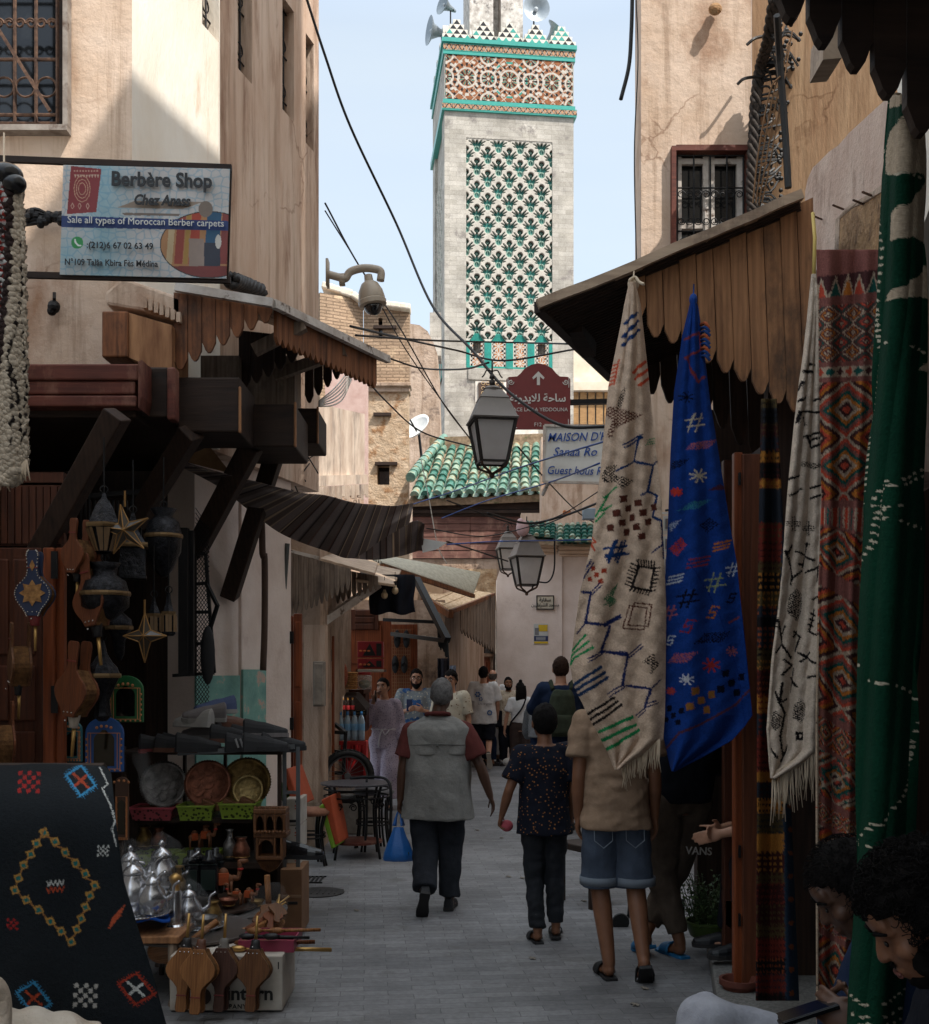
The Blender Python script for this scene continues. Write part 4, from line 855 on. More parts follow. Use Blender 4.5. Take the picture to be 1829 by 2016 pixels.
# ---------------------------------------------------------------- rugs
WOOL=painted()
def cc(ox,oy):return lambda*pp:[(x*.34985+ox,y*.34985+oy)for x,y in pp]
R1,R2,R3,R4=cc(1189.1,0),cc(1189.1,492.2),cc(1189.1,984.4),cc(1189.1,1474.6)
M3,L4=cc(590.6,984.4),cc(0,1474.6)
def hashm(c,p,r,w_,colr,tilt=.35):
 x,y=p
 for s in(-.35,.35):
  c.line([(x-r+s*r*.3,y+s*r+tilt*r*.4),(x+r+s*r*.3,y+s*r-tilt*r*.4)],w_,colr);c.line([(x+s*r+tilt*r,y-r),(x+s*r-tilt*r,y+r)],w_,colr)
def starm(c,p,r,colr,w_=2.6):
 for k in range(4):
  a=k*math.pi/4+.3;c.line([(p[0]-r*math.cos(a),p[1]-r*.8*math.sin(a)),(p[0]+r*math.cos(a),p[1]+r*.8*math.sin(a))],w_,colr)
def bars(c,p,ln,gap,n,w_,colr,sl=-.5):
 for k in range(n):y=p[1]+(k-(n-1)/2)*gap;x=p[0]+(k-(n-1)/2)*gap*-.35;c.line([(x-ln/2,y-sl*ln/2),(x+ln/2,y+sl*ln/2)],w_,colr)
def checkm(c,p,n,q,colr,tilt=.25):
 for i in range(n):
  for j in range(n):
   if(i+j)%2==0:
    x=p[0]+(i-n/2+.5)*q+(j-n/2)*q*-tilt;y=p[1]+(j-n/2+.5)*q*.95+(i-n/2)*q*tilt*.7
    c.poly([(x-q*.45,y-q*.35),(x+q*.4,y-q*.5),(x+q*.45,y+q*.4),(x-q*.4,y+q*.5)],colr)
def dotm(c,pts,colr,st=5):
 k=np.array(pts);w_=c.win(k[:,0].min(),k[:,1].min(),k[:,0].max(),k[:,1].max());old=c.a[w_].copy();c.poly(pts,colr)
 X,Y=c.X[w_],c.Y[w_];m_=((np.floor(X/st)+np.floor(Y/(st*.7)))%2==0)&(((X/st)%1)<.72);c.a[w_][m_]=old[m_]
def Sm(c,p,r,colr,w_=3):x,y=p;c.line([(x+r,y-r*.7),(x-r*.1,y-r*.8),(x-r*.5,y+r*.1),(x+r*.5,y-r*.1),(x+r*.1,y+r*.8),(x-r,y+r*.7)],w_,colr)
def fringe(parent,a,b,n,ln,r=.0035,m=None,name='fringe'):
 mb=MB()
 for k in range(n):
  p=Vector(a).lerp(Vector(b),(k+random.random()*.6)/n);l_=ln*random.uniform(.6,1.1);dx=random.uniform(-.02,.02)
  mb.tube([p+Vector((0,0,.02)),p+Vector((dx*.4,random.uniform(-.01,.01),-l_*.5)),p+Vector((dx,random.uniform(-.015,.015),-l_))],[r,r,r*.5],4)
 return mb.build(name,m,parent,True)
TAN,NAVY,BRN,INK,GRN,RED=rgb(218,190,166),rgb(26,56,104),rgb(92,48,38),rgb(34,28,28),rgb(34,142,84),rgb(206,84,56)
# tan rug
c=Canvas(1100,545,1330,1560,1.6,TAN)
for pq in(R2((180,355),(125,415)),R2((186,402),(112,490)),R2((192,452),(110,538))):c.line(pq,6,NAVY)
c.line(R2((90,620),(62,760)),3,RED)
for k in range(6):c.line(R2((88-k*5,640+k*22),(55-k*4,655+k*22)),3,RED)
for pq in(R2((226,630),(160,690)),R2((236,678),(172,728)),R2((242,726),(200,762))):c.line(pq,6,RED)
dotm(c,R2((125,770),(80,830),(65,900),(95,905),(120,830)),INK,4);dotm(c,R2((40,880),(140,905),(215,930),(120,980),(60,1010),(38,1060),(20,1050),(50,960),(0,920)),BRN,4.5)
for pq in(R2((212,1040),(112,1095)),R2((214,1055),(118,1112)),R2((200,1050),(168,1190),(272,1215),(240,1360),(300,1385),(272,1500),(332,1530)),R2((168,1190),(72,1245)),R2((240,1360),(210,1380)),R2((272,1215),(300,1190))):c.line(pq,5 if len(pq)>2 else 3.5,NAVY)
bars(c,R2((262,1080))[0],20,5,3,1.6,GRN,-.15);dotm(c,R2((20,1215),(80,1210),(60,1260),(165,1300),(100,1345),(80,1305),(0,1310),(-10,1270)),INK,4)
for pq in(R2((75,1335),(0,1395)),R2((45,1440),(-15,1470)),R2((20,1385),(-40,1500)),R2((0,1480),(-40,1530))):c.line(pq,4,GRN)
checkm(c,R3((150,105))[0],5,15,BRN,.4)
hashm(c,R3((70,290))[0],22,4.5,NAVY)
q=R3((190,375),(286,385),(262,512),(160,490));c.line(q+q[:1],5,INK)
for(a,b)in zip(q,q[1:]+q[:1]):
 for k in range(7):x,y=lerp(a[0],b[0],k/6),lerp(a[1],b[1],k/6);nx,ny=(b[1]-a[1]),-(b[0]-a[0]);L=math.hypot(nx,ny);c.line([(x,y),(x+nx/L*11-2,y+ny/L*11-3)],3.2,INK)
for(dx,dy)in((0,0),(-9,6)):q=[(x+dx,y+dy)for x,y in R3((168,578),(272,590),(252,712),(134,705))];c.line(q+q[:1],2.6,BRN)
dotm(c,R3((75,468),(20,520),(40,530),(-10,600),(70,570),(50,545)),rgb(70,120,84),3)
for pq in(R3((0,855),(130,872),(102,1042),(262,1062),(232,1172)),R3((130,872),(212,812)),R3((140,884),(222,826)),R3((102,1042),(18,1092)),R3((110,1056),(30,1110)),R3((262,1062),(312,1012)),R3((232,1172),(178,1212)),R3((240,1184),(190,1226)),R3((0,690),(95,648)),R3((0,712),(102,660)),R3((300,1140),(240,1168)),R3((290,1128),(235,1150)),R3((330,250),(270,300)),R3((320,130),(330,330))):c.line(pq,5 if len(pq)>2 else 3,rgb(34,44,92))
dotm(c,R3((280,860),(215,915),(262,930),(258,985),(312,920),(285,905)),INK,4)
for pq in(R3((-20,1302),(155,1222)),R3((-10,1352),(176,1264)),R3((20,1402),(196,1294))):c.line(pq,7,GRN)
c.line(M3((1635,195),(1665,240),(1640,245),(1660,285)),3.5,RED);hashm(c,M3((1770,285))[0],18,4,NAVY);checkm(c,M3((1668,425))[0],3,11,rgb(160,60,40),.3)
dotm(c,M3((1790,465),(1700,560),(1735,575),(1735,615),(1770,575),(1750,545)),rgb(70,120,84),3.4)
for pq in(M3((1590,518),(1640,520),(1612,690),(1705,702),(1800,655)),M3((1640,520),(1692,470)),M3((1650,532),(1700,482)),M3((1612,690),(1560,752)),M3((1740,712),(1690,852),(1835,862)),M3((1690,852),(1622,895)),M3((1700,862),(1626,912)),M3((1640,340),(1580,440)),M3((1650,352),(1590,452))):c.line(pq,5.5 if len(pq)>2 else 3,rgb(34,44,92))
for k in range(3):c.line(M3((1612+18*k,760+35*k),(1540+0*k,838+28*k),(1516,860+38*k)),5,GRN);c.line(M3((1690+20*k,940+30*k),(1540+12*k,1042+30*k)),6.5,rgb(34,62,100));c.line(M3((1770+20*k,1110+22*k),(1615+12*k,1208+32*k)),5.5,INK)
tanL=[(555,1241),(600,1231),(640,1224),(760,1200),(930,1184),(1070,1166),(1170,1141),(1310,1122),(1350,1130),(1420,1165),(1480,1198),(1515,1212)]
tanR=[(555,1249),(600,1259),(680,1268),(760,1277),(960,1300),(1200,1310),(1400,1308),(1455,1305),(1480,1272),(1500,1238),(1515,1216)]
fold_t=lambda S,T,UU,VV:5.36-.028*np.sin(S*7+T*1.5)*np.minimum(1,T*2)-.12*np.sin(S*math.pi)*(1-T*.6)+.015*np.sin(S*19+T*9)+.0015*np.sin(VV*.13+UU*.21)+.0015*np.sin(VV*.21-UU*.11+2)
rt=thing('rug','cream tan wool rug with navy branch and checker motifs hanging knotted from the plank awning','rug',group='rugs hung out for sale')
sheet('pile',c,tanL,tanR,555,1515,180,760,fold_t,WOOL,rt)
wf=plain('cream_fringe',rgb(196,176,152),.95)
fringe(rt,P(1222,1508,5.36),P(1300,1462,5.32),42,.12,m=wf)
mb=MB();mb.ell(P(1247,560,5.34),(.028,.028,.035));mb.tube(curve([P(1247,560,5.33),P(1240,552,5.3),P(1250,546,5.32),P(1259,556,5.3),P(1268,560,5.28)],5),.008,5);mb.tube([P(1247,556,5.34),P(1249,520,5.55)],.004,5);mb.build('knot',wf,rt,True);based(rt)
# blue rug
BLU=rgb(24,60,134);c=Canvas(1295,585,1495,1530,1.6,BLU);CRM,PNK,BK,DRD,ORA=rgb(196,184,160),rgb(160,92,104),rgb(10,16,38),rgb(130,40,48),rgb(186,110,40)
c.line(R2((460,505),(530,465),(546,560),(462,606),(524,745),(562,715)),4,rgb(132,56,56));starm(c,R2((465,830))[0],14,BK);hashm(c,R2((510,972))[0],18,2.6,CRM)
dotm(c,R2((455,1125),(500,1085),(630,1068),(590,1118)),PNK,3.4);dotm(c,R2((380,1240),(390,1190),(490,1172),(430,1220)),BK,3.4);starm(c,R2((530,1272))[0],17,CRM,3);starm(c,R2((410,1362))[0],9,rgb(200,60,50),4)
c.poly(R2((582,1355),(650,1318),(690,1350)),rgb(74,40,60));dotm(c,R2((410,1468),(500,1415),(608,1406),(520,1458)),rgb(50,120,134),2.4);dotm(c,R2((370,1548),(440,1510),(380,1590)),rgb(150,160,180),2.4)
dotm(c,R3((530,145),(590,95),(650,140),(580,190)),BK,4);dotm(c,R3((372,275),(430,210),(470,255),(410,318)),rgb(190,60,44),3.4)
bars(c,R3((660,258))[0],30,7,3,3.2,ORA,-.25);bars(c,R3((530,350))[0],40,8,3,3,rgb(140,50,56),-.2);bars(c,R3((405,445))[0],28,7,3,3,rgb(190,196,206),-.25)
hashm(c,R3((620,465))[0],19,3,rgb(140,150,110));hashm(c,R3((722,390))[0],13,2.4,rgb(190,196,206));hashm(c,R3((470,555))[0],18,4,BK);hashm(c,R3((370,635))[0],14,3,PNK)
Sm(c,R3((610,632))[0],14,ORA);Sm(c,R3((475,710))[0],15,DRD);Sm(c,R3((375,790))[0],11,rgb(190,196,206),2.4);Sm(c,R3((715,552))[0],11,BK)
dotm(c,R3((500,810),(560,750),(710,738),(660,800)),BK,3.6);dotm(c,R3((360,915),(400,865),(525,855),(470,915)),rgb(170,90,96),3.6);starm(c,R3((715,852))[0],11,PNK,3.2);starm(c,R3((600,930))[0],17,rgb(160,50,50),4.4);starm(c,R3((466,1010))[0],13,rgb(206,206,212),3);starm(c,R3((380,1075))[0],8,rgb(180,70,70),3.6)
checkm(c,R3((536,1132))[0],3,16,rgb(150,100,50),.3);checkm(c,R3((706,1034))[0],3,16,BK,.3);checkm(c,R3((390,1215))[0],3,12,BK,.3);c.line(R3((700,690),(760,660)),4,rgb(120,60,70))
c.line(R3((355,1395),(430,1310),(600,1232),(740,1150),(820,1070)),4.5,rgb(86,48,60));c.line(R3((395,210),(640,620),(760,1000),(800,1300)),1.6,rgb(12,44,120))
bluL=[(588,1364),(600,1360),(660,1345),(772,1329),(895,1322),(1034,1317),(1159,1310),(1299,1306),(1453,1308),(1495,1318),(1518,1324)]
bluR=[(588,1367),(608,1373),(660,1380),(790,1396),(895,1413),(1034,1436),(1107,1450),(1282,1469),(1408,1481),(1430,1466),(1457,1441),(1488,1385),(1505,1350),(1518,1326)]
rb=thing('rug','royal blue wool rug with scattered coloured signs hanging by a corner from the plank awning','rug',group='rugs hung out for sale')
sheet('pile',c,bluL,bluR,588,1518,150,700,lambda S,T,UU,VV:5.42-.032*np.sin(S*6.5+1-T)*np.minimum(1,T*2)-.08*np.sin(S*math.pi)+.012*np.sin(S*17+T*7)+.001*np.sin(VV*.2+UU*.15),WOOL,rb)
mb=MB()
for k in range(9):mb.tube(curve([P(1378,640+k*8,5.4),P(1388,636+k*8,5.36),P(1396+k%3,646+k*8,5.36)],4),.008,5,k%3 and 1)
mb.build('tassel',[plain('orange_yarn',rgb(170,84,50),.9),plain('navy_yarn',rgb(26,60,120),.9)],rb,True)
mb=MB();mb.ell(P(1365,590,5.38),(.02,.02,.03));mb.tube([P(1365,590,5.38),P(1366,560,5.58)],.004,5);mb.build('knot',plain('blue_yarn',rgb(20,60,130),.9),rb,True);based(rb)
# cream rug with black signs
CW=rgb(222,202,182);c=Canvas(1500,545,1640,1560,1.6,CW);INK2=rgb(26,22,24)
for(x,y)in((1158,645),(1185,648),(1135,685),(1160,688)):c.disc(*R2((x,y))[0],4,INK2)
for pq in(R2((1120,745),(1100,790)),R2((1140,820),(1100,855)),R2((1215,830),(1190,850)),R2((1090,975),(1105,910),(1210,915)),R2((1115,945),(1135,985)),R2((1120,1055),(1220,1025)),R2((1150,1080),(1215,1055)),R2((1165,1120),(1215,1090)),R2((1140,1050),(1160,1115)),R2((1045,1290),(1095,1270)),R2((1050,1380),(1110,1345)),R2((1170,1340),(1225,1320)),R2((1170,1400),(1225,1375)),
  R3((1050,255),(1025,310)),R3((1130,250),(1160,250)),R3((1080,290),(1180,340)),R3((1150,245),(1110,380)),R3((1090,360),(1120,370)),R3((1020,290),(1060,440),(1105,400)),R3((1060,440),(1050,475)),R3((1220,370),(1140,410)),R3((1210,380),(1200,460)),R3((1170,560),(1220,540)),
  R3((970,660),(1000,810),(960,860)),R3((1000,810),(1045,890)),R3((1020,710),(1000,750)),R3((1185,620),(1150,740),(1200,760)),R3((1160,640),(1190,650)),R3((1155,670),(1185,680)),R3((1150,700),(1180,712)),R3((1060,740),(1110,770),(1080,850)),R3((1060,770),(1080,740)),R3((1100,860),(1190,920)),R3((1110,910),(1160,860)),R3((1010,900),(1050,930),(1000,980)),R3((1070,950),(1050,1080)),R3((1045,1000),(1090,1050)),R3((1000,1030),(985,1140),(1010,1200)),R3((965,1080),(985,1140),(1020,1120)),R3((1190,990),(1150,1000)),R3((1010,1200),(985,1330),(1000,1440)),R3((1030,1380),(990,1470)),R3((940,1400),(970,1450))):c.line(pq,4.6,INK2)
for(x,y)in((1065,135),(1148,160)):
 for k in(-1,0,1):p=R3((x,y))[0];c.line([(p[0]-12,p[1]+k*4),(p[0]+12,p[1]+k*4)],2,INK2);c.line([(p[0]+k*4,p[1]-14),(p[0]+k*4,p[1]+14)],2,INK2)
for(x,y,s)in((1078,590,22),(1105,1190,17),(965,1240,14)):dotm(c,[(R3((x,y))[0][0]+s*a,R3((x,y))[0][1]+s*1.5*b)for a,b in((0,-1),(.7,-.4),(.6,.5),(0,1),(-.8,.4),(-.6,-.5))],INK2,3.4)
dotm(c,R2((1115,1190),(1225,1205),(1190,1235),(1105,1215)),INK2,3.6);p=R3((1102,1328))[0];c.poly([(p[0]-8,p[1]-9),(p[0]+8,p[1]-9),(p[0]+8,p[1]+9),(p[0]-8,p[1]+9)],INK2);c.disc(*p,3,CW)
wL=[(540,1600),(639,1590),(744,1576),(842,1565),(965,1553),(1054,1546),(1194,1534),(1299,1521),(1436,1511),(1500,1515),(1532,1519)]
wR=[(540,1604),(600,1611),(737,1613),(1000,1621),(1159,1619),(1334,1610),(1478,1607),(1500,1580),(1520,1545),(1532,1523)]
rw=thing('rug','off white wool rug with black signs and long fringe hanging beside the red kilim','rug',group='rugs hung out for sale')
sheet('pile',c,wL,wR,540,1532,110,760,lambda S,T,UU,VV:4.62-.022*np.sin(S*7+2*T)*np.minimum(1,T*2)+.012*np.sin(S*18+T*8)+.0015*np.sin(VV*.17+UU*.2),WOOL,rw)
fringe(rw,P(1521,1530,4.62),P(1606,1478,4.6),46,.19,.0035,wf);mb=MB();mb.tube([P(1602,545,4.62),P(1604,470,4.66),P(1600,420,4.8)],.008,5);mb.build('cord',plain('yellow_cord',rgb(186,160,90),.9),rw,True);based(rw)
# red kilim
MAU=rgb(146,92,84);c=Canvas(1595,470,1745,2060,1.7,MAU);X,Y=c.X,c.Y;xx=(X-1606)/np.interp(Y,[480,740,1000,1160,2016],[130,112,98,88,78])
skew=np.interp(Y,[480,700,1000,1100,1300,2060],[-.16,-.05,.0,.5,.6,.55]);w_=Y-skew*(X-1660)
CO,TL,OC,WH,DK=rgb(206,84,62),rgb(34,92,84),rgb(200,120,50),rgb(196,172,148),rgb(84,50,50)
tri=lambda f:np.abs((f%1)*2-1)
def zone(a,b):return(w_>=a)&(w_<b)
k=zone(540,582);f=xx*5;t=tri(f);c.a[k]=DK;c.a[k&(t<(w_-540)/42)]=WH;m_=k&(t<(w_-540)/42-.25);cid=np.floor(f).astype(int)%3
for i,cl in enumerate((CO,TL,OC)):c.a[m_&(cid==i)]=cl
k=zone(600,712);z=(w_-600)/112;f=xx*2.4
c.a[k]=rgb(110,66,62)
for i,cl in((0,WH),(1,OC),(2,WH),(3,TL),(4,CO),(5,WH)):c.a[k&(np.abs(tri(f+z*0)*.5+np.abs(tri(z*1.5)-.5)*.9-.1-i*.16)<.035)]=cl
k=zone(722,742);t=tri(xx*6);c.a[k]=WH
for i,cl in enumerate((CO,TL,DK)):c.a[k&(t+np.abs((w_-732)/10)<.9)&(np.floor(xx*6).astype(int)%3==i)]=cl
def big(a,b,nx,seed):
 k=zone(a,b);z=(w_-a)/(b-a);rng=np.random.RandomState(seed);q=tri(xx*nx)+tri(z*max(1,(b-a)/110))*1.1;pal=[CO,DK,WH,OC,TL,MAU,CO,WH,DK,OC];idx=np.floor(q*6.5).astype(int)%10
 for i,cl in enumerate(pal):c.a[k&(idx==i)]=cl
 st=k&((np.floor(X*1.1)+np.floor(w_*.45))%3==0);c.a[st]=c.a[st]*.55
big(752,985,.9,1);big(1046,1138,1.1,2);big(1176,1420,.8,3);big(1436,1490,2.4,4);big(1500,1590,1,5);big(1606,1640,3,6);big(1650,1790,.8,7);big(1806,1850,2.2,8);big(1864,2050,1,9)
k=zone(1000,1040);t=tri(xx*4);c.a[k&(t<.6)]=WH;c.a[k&(t<.35)]=CO;c.a[k&(t>.9)]=TL
k=zone(1500,1590);c.a[k&(((X-1600)%16<6)&((w_-1500)%18<6))]=TL;c.a[k&(np.abs(((X-1600)+(w_-1500))%60-30)<3)]=WH
c.a[(np.abs(xx-.02)<.03)&(Y>560)]=WH*1 if isinstance(WH,np.ndarray)else WH
kL=[(480,1607),(700,1612),(982,1618),(1159,1612),(1404,1607),(2060,1609)];kR=[(480,1738),(744,1721),(982,1707),(1159,1696),(1500,1694),(1700,1690),(1894,1682),(2060,1680)]
rk=thing('rug','red and orange patterned flatweave kilim with mauve bands hanging beside the green rug','rug',group='rugs hung out for sale')
sheet('weave',c,kL,kR,492,2060,110,640,lambda S,T,UU,VV:4.2-.03*np.sin(S*9+T*2)+.01*np.sin(S*23),painted('flat_weave',.9,.3,.1,160,.5),rk,solid=.008)
based(rk)
# narrow banded kilim behind the door post
c=Canvas(1480,780,1580,2000,1.6,rgb(96,52,40));X,Y=c.X,c.Y;rng=np.random.RandomState(5);y=780
pal=[rgb(150,74,40),rgb(70,34,32),rgb(178,118,52),rgb(44,48,56),rgb(120,48,38),rgb(90,74,46),rgb(30,26,28)]
while y<2000:
 h=rng.uniform(16,46);b=pal[rng.randint(7)];k=(Y>=y)&(Y<y+h);c.a[k]=b;d2=pal[rng.randint(7)];st=rng.uniform(5,12);c.a[k&((X*1.0+rng.randint(2)*Y)%st<st*.55)&((Y-y)%12<5)]=d2;y+=h
k=X>np.interp(Y,[780,1400,2000],[1538,1540,1548]);c.a[k]=rgb(46,62,80);fl=k&(np.hypot(X-np.interp(Y,[780,2000],[1546,1558]),(Y%46)-23)<5);c.a[fl]=rgb(150,84,50)
rn=thing('rug','narrow banded orange and black kilim with blue border hanging behind the brown door post','rug',group='rugs hung out for sale')
sheet('weave',c,[(785,1500),(1200,1492),(1970,1489)],[(785,1528),(1100,1544),(1500,1552),(1970,1572)],785,1970,60,420,lambda S,T,UU,VV:5.15-.05*np.sin(S*8+T*2),painted('flat_weave'),rn,solid=.008);based(rn)
# green rug
GR_=rgb(16,62,44);c=Canvas(1660,180,1850,2060,1.5,GR_);CRM2=rgb(206,184,158)
c.poly([(1762,180),(1850,180),(1850,480),(1800,520),(1762,560),(1768,420),(1756,330)],CRM2)
for pg in(R1((1640,610),(1728,590),(1690,690),(1645,745),(1600,960),(1600,720)),R1((1588,985),(1760,985),(1775,1030),(1690,1150),(1570,1330)),R1((1560,1390),(1700,1340),(1800,1390),(1800,1560),(1740,1660),(1560,1660)),R1((1560,560),(1600,560),(1605,1500),(1540,1600)),R2((1560,180),(1640,240),(1700,265),(1790,300),(1829,420),(1760,640),(1560,640))):c.poly(pg,GR_)
c.poly(R2((1830,60),(1640,240),(1622,288),(1745,268),(1840,310)),CRM2);c.poly(R2((1840,590),(1735,682),(1840,700)),CRM2)
def beads(pq,r=3.4,gap=10):
 pts=curve([(x,0,y)for x,y in pq],8);L=0;last=None
 for a,b in zip(pts,pts[1:]):
  L+=(b-a).length
  if L>gap:L=0;c.disc(b.x,b.z,r,rgb(214,200,176),r*.8)
for pq in(R2((1600,0),(1582,180),(1567,400),(1570,650),(1545,900),(1500,1150),(1470,1420)),R2((1540,500),(1700,550),(1829,620)),R2((1829,1200),(1680,1280),(1590,1330),(1560,1480),(1829,1600)),R2((1829,1240),(1690,1310),(1600,1350),(1575,1460)),R1((1740,1040),(1790,1100),(1790,1200),(1720,1300)),R1((1600,980),(1700,990),(1760,1020)),
  R3((1670,10),(1590,80),(1550,240),(1455,370)),R3((1640,30),(1560,90),(1530,250),(1450,390)),R3((1440,920),(1485,940)),R3((1480,1005),(1650,1060),(1780,1140)),R3((1790,1120),(1740,1300),(1690,1548)),R4((1722,0),(1662,230),(1500,470),(1440,530),(1700,575)),R4((1450,600),(1425,800)),R4((1400,1370),(1500,1440),(1600,1390),(1720,1290)),R4((1400,1490),(1550,1500),(1720,1390)),R4((1420,1548),(1600,1530),(1720,1440)),R1((1620,540),(1600,800),(1580,1200),(1600,1400))):beads(pq)
gL=[(185,1762),(350,1745),(600,1738),(800,1720),(1000,1706),(1300,1700),(1600,1694),(2060,1678)];gR=[(185,1806),(300,1815),(600,1815),(1000,1812),(1500,1800),(2060,1790)]
rg=thing('rug','thick dark green rug with cream zigzags and white beaded cords, hanging at far right','rug',group='rugs hung out for sale')
sheet('pile',c,gL,gR,188,2060,100,1150,lambda S,T,UU,VV:2.6+.05*np.cos(S*6+T)+.008*np.sin(S*21+T*15),WOOL,rg,solid=.03);based(rg)
# black rug in the left foreground
c=Canvas(-30,1490,340,2080,1.4,rgb(34,38,42));BL,OR,YE,TQ,WT,RD=rgb(62,140,186),rgb(170,72,48),rgb(180,136,70),rgb(36,110,108),rgb(196,196,192),rgb(160,44,42)
def diam(cx,cy,a,b,col1,x_,tilt=.25):
 f=lambda p,q:L4((cx+p+q*tilt*.3,cy+q+p*tilt))[0]
 q=[f(-a,-b*.1),f(a*.1,-b),f(a,b*.1),f(-a*.1,b)];c.line(q+q[:1],3.6,col1)
 for s,e in zip(q,q[1:]+q[:1]):
  for k in range(9):x,y=lerp(s[0],e[0],k/8),lerp(s[1],e[1],k/8);n_=(e[1]-s[1],s[0]-e[0]);L=math.hypot(*n_);c.poly([(x+n_[0]/L*8,y+n_[1]/L*8),(x-(e[0]-s[0])/22,y-(e[1]-s[1])/22),(x+(e[0]-s[0])/22,y+(e[1]-s[1])/22)],col1)
 c.line([f(-40,-28),f(40,28)],5,x_);c.line([f(34,-36),f(-34,36)],5,x_)
diam(455,190,80,86,BL,OR);diam(195,1402,90,90,BL,OR);diam(768,1350,92,88,rgb(160,58,42),WT)
for(x,y,q,cl,n)in((165,198,9,RD,5),(78,985,6,RD,4),(485,1385,10,rgb(180,176,170),5),(582,575,4.5,WT,5)):checkm(c,L4((x,y))[0],n,q,cl,.05)
bars(c,L4((658,946))[0],22,6,4,2.6,rgb(190,90,60),-1.2)
for y,cl in((755,WT),(792,rgb(190,80,50))):c.line(L4(*[(265+k*12,y+(16 if k%2 else-12)-k*.8)for k in range(9)]),2.6,cl)
path=[(252,475),(312,525),(368,585),(428,645),(485,705),(540,768),(512,825),(485,890),(460,955),(434,1015),(402,1085),(345,1025),(285,970),(222,905),(155,850),(92,795),(112,728),(142,655),(180,595),(212,535)]
for i,p in enumerate(path):
 a,b=L4(p)[0],L4(path[(i+1)%20])[0];c.line([(a[0],a[1]+7),(b[0],b[1]-7)],3,rgb(160,112,66));c.poly([(a[0]-10,a[1]-6),(a[0]+4,a[1]-10),(a[0]+10,a[1]+4),(a[0]-4,a[1]+9)],YE);c.poly([(a[0]-5,a[1]-3),(a[0]+3,a[1]-5),(a[0]+5,a[1]+3),(a[0]-3,a[1]+5)],TQ)
c.line(L4((562,118),(606,210),(576,236),(622,330),(646,412),(630,452),(652,548)),2.6,WT)
bL=[(1506,-30),(2080,-30)];bR=[(1506,172),(1509,200),(1517,212),(1527,219),(1580,224),(1650,231),(1737,243),(1824,269),(1912,297),(2016,325),(2080,345)]
rk2=thing('rug','black rug with coloured diamond embroidery draped over a stand at the bottom left','rug',group='rugs hung out for sale')
sheet('pile',c,bL,bR,1508,2080,230,420,lambda S,T,UU,VV:3.35+.55*np.exp(-T*16)-.12*T+.10*np.clip(S-.8,0,1)**2*25*.3+.012*np.sin(S*9+T*3),WOOL,rk2,solid=.015)
mb=MB();mb.tube([P(-40,1530,3.9),P(205,1530,3.9)],.05,10);mb.bar(P(-20,1540,3.9),P(-20,2400,3.7),.06);mb.bar(P(190,1545,3.9),P(225,2200,3.95),.06);mb.build('stand',W_DRK,rk2);based(rk2)
mb=MB();mb.grid(lambda a,b:P(lerp(-40,lerp(212,180,b),a),2060-66*(1-(2*a-.75)**2*.3)*math.sin(min(1,b*1.6)*1.57)+4*math.sin(a*23),3.0+b*.25),60,12)
o=mb.build('rug',mat('white_berber_wool',rgb(206,194,180),rgb(186,168,150),scale=6,bump=1,bscale=70,stain=rgb(170,84,60),st_scale=14,st_at=(.66,.7)),smooth=True,solid=.03);tag(o,'folded white wool rug edge lying along the bottom left corner','rug','rugs hung out for sale')
mb=MB();mb.tube(curve([P(-60,1975,2.9),P(-30,1950,2.95),P(-14,1965,2.97),P(-12,2010,2.95),P(-20,2060,2.9)],5),.045,12);tag(mb.build('rug',MATS['white_berber_wool'],smooth=True),'rolled white wool rug poking in at the left edge below the black rug','rug','rugs hung out for sale')
# shaggy cream rug, far left
c=Canvas(-30,320,70,970,1.8,rgb(206,190,170));X,Y=c.X,c.Y
c.a[X<np.interp(Y,[320,520,700,960],[24,22,10,-30])]=rgb(58,46,44)
k=(X<np.interp(Y,[320,520,700,960],[14,12,0,-30]))&((Y%14)<6);c.a[k]=rgb(150,48,40);k=(X>2)&(X<np.interp(Y,[320,520,700],[14,12,2]))&((Y%11)<3);c.a[k]=WT
for pq in([(38,470),(42,560),(28,640),(18,700),(24,780),(22,880)],[(46,560),(34,600),(48,690),(50,800),(46,880)],[(18,700),(34,800),(40,880)]):c.line(pq,3,rgb(40,34,32))
rs=thing('rug','shaggy cream rug with black lines hanging at the far left below the banner rail','rug',group='rugs hung out for sale')
sheet('pile',c,[(350,-30),(960,-30)],[(350,30),(370,42),(480,48),(700,52),(900,54),(930,55),(960,30)],345,955,60,340,lambda S,T,UU,VV:4.6+.02*np.sin(S*8)+.004*np.sin(VV*.3+np.sin(UU*.23+VV*.05)*3)+.003*np.sin(VV*.71-UU*.5),WOOL,rs,solid=.03)
fringe(rs,P(-20,950,4.6),P(54,915,4.6),40,.06,.004,wf);mb=MB();mb.ell(P(12,345,4.6),(.07,.06,.05));mb.ell(P(28,362,4.58),(.05,.04,.04));mb.build('plastic_wrap',plain('black_plastic',rgb(26,25,26),.25),rs,True);mb=MB();mb.tube([P(8,262,5.0),P(8,345,4.62)],.004,5);mb.build('cord',wf,rs);based(rs)
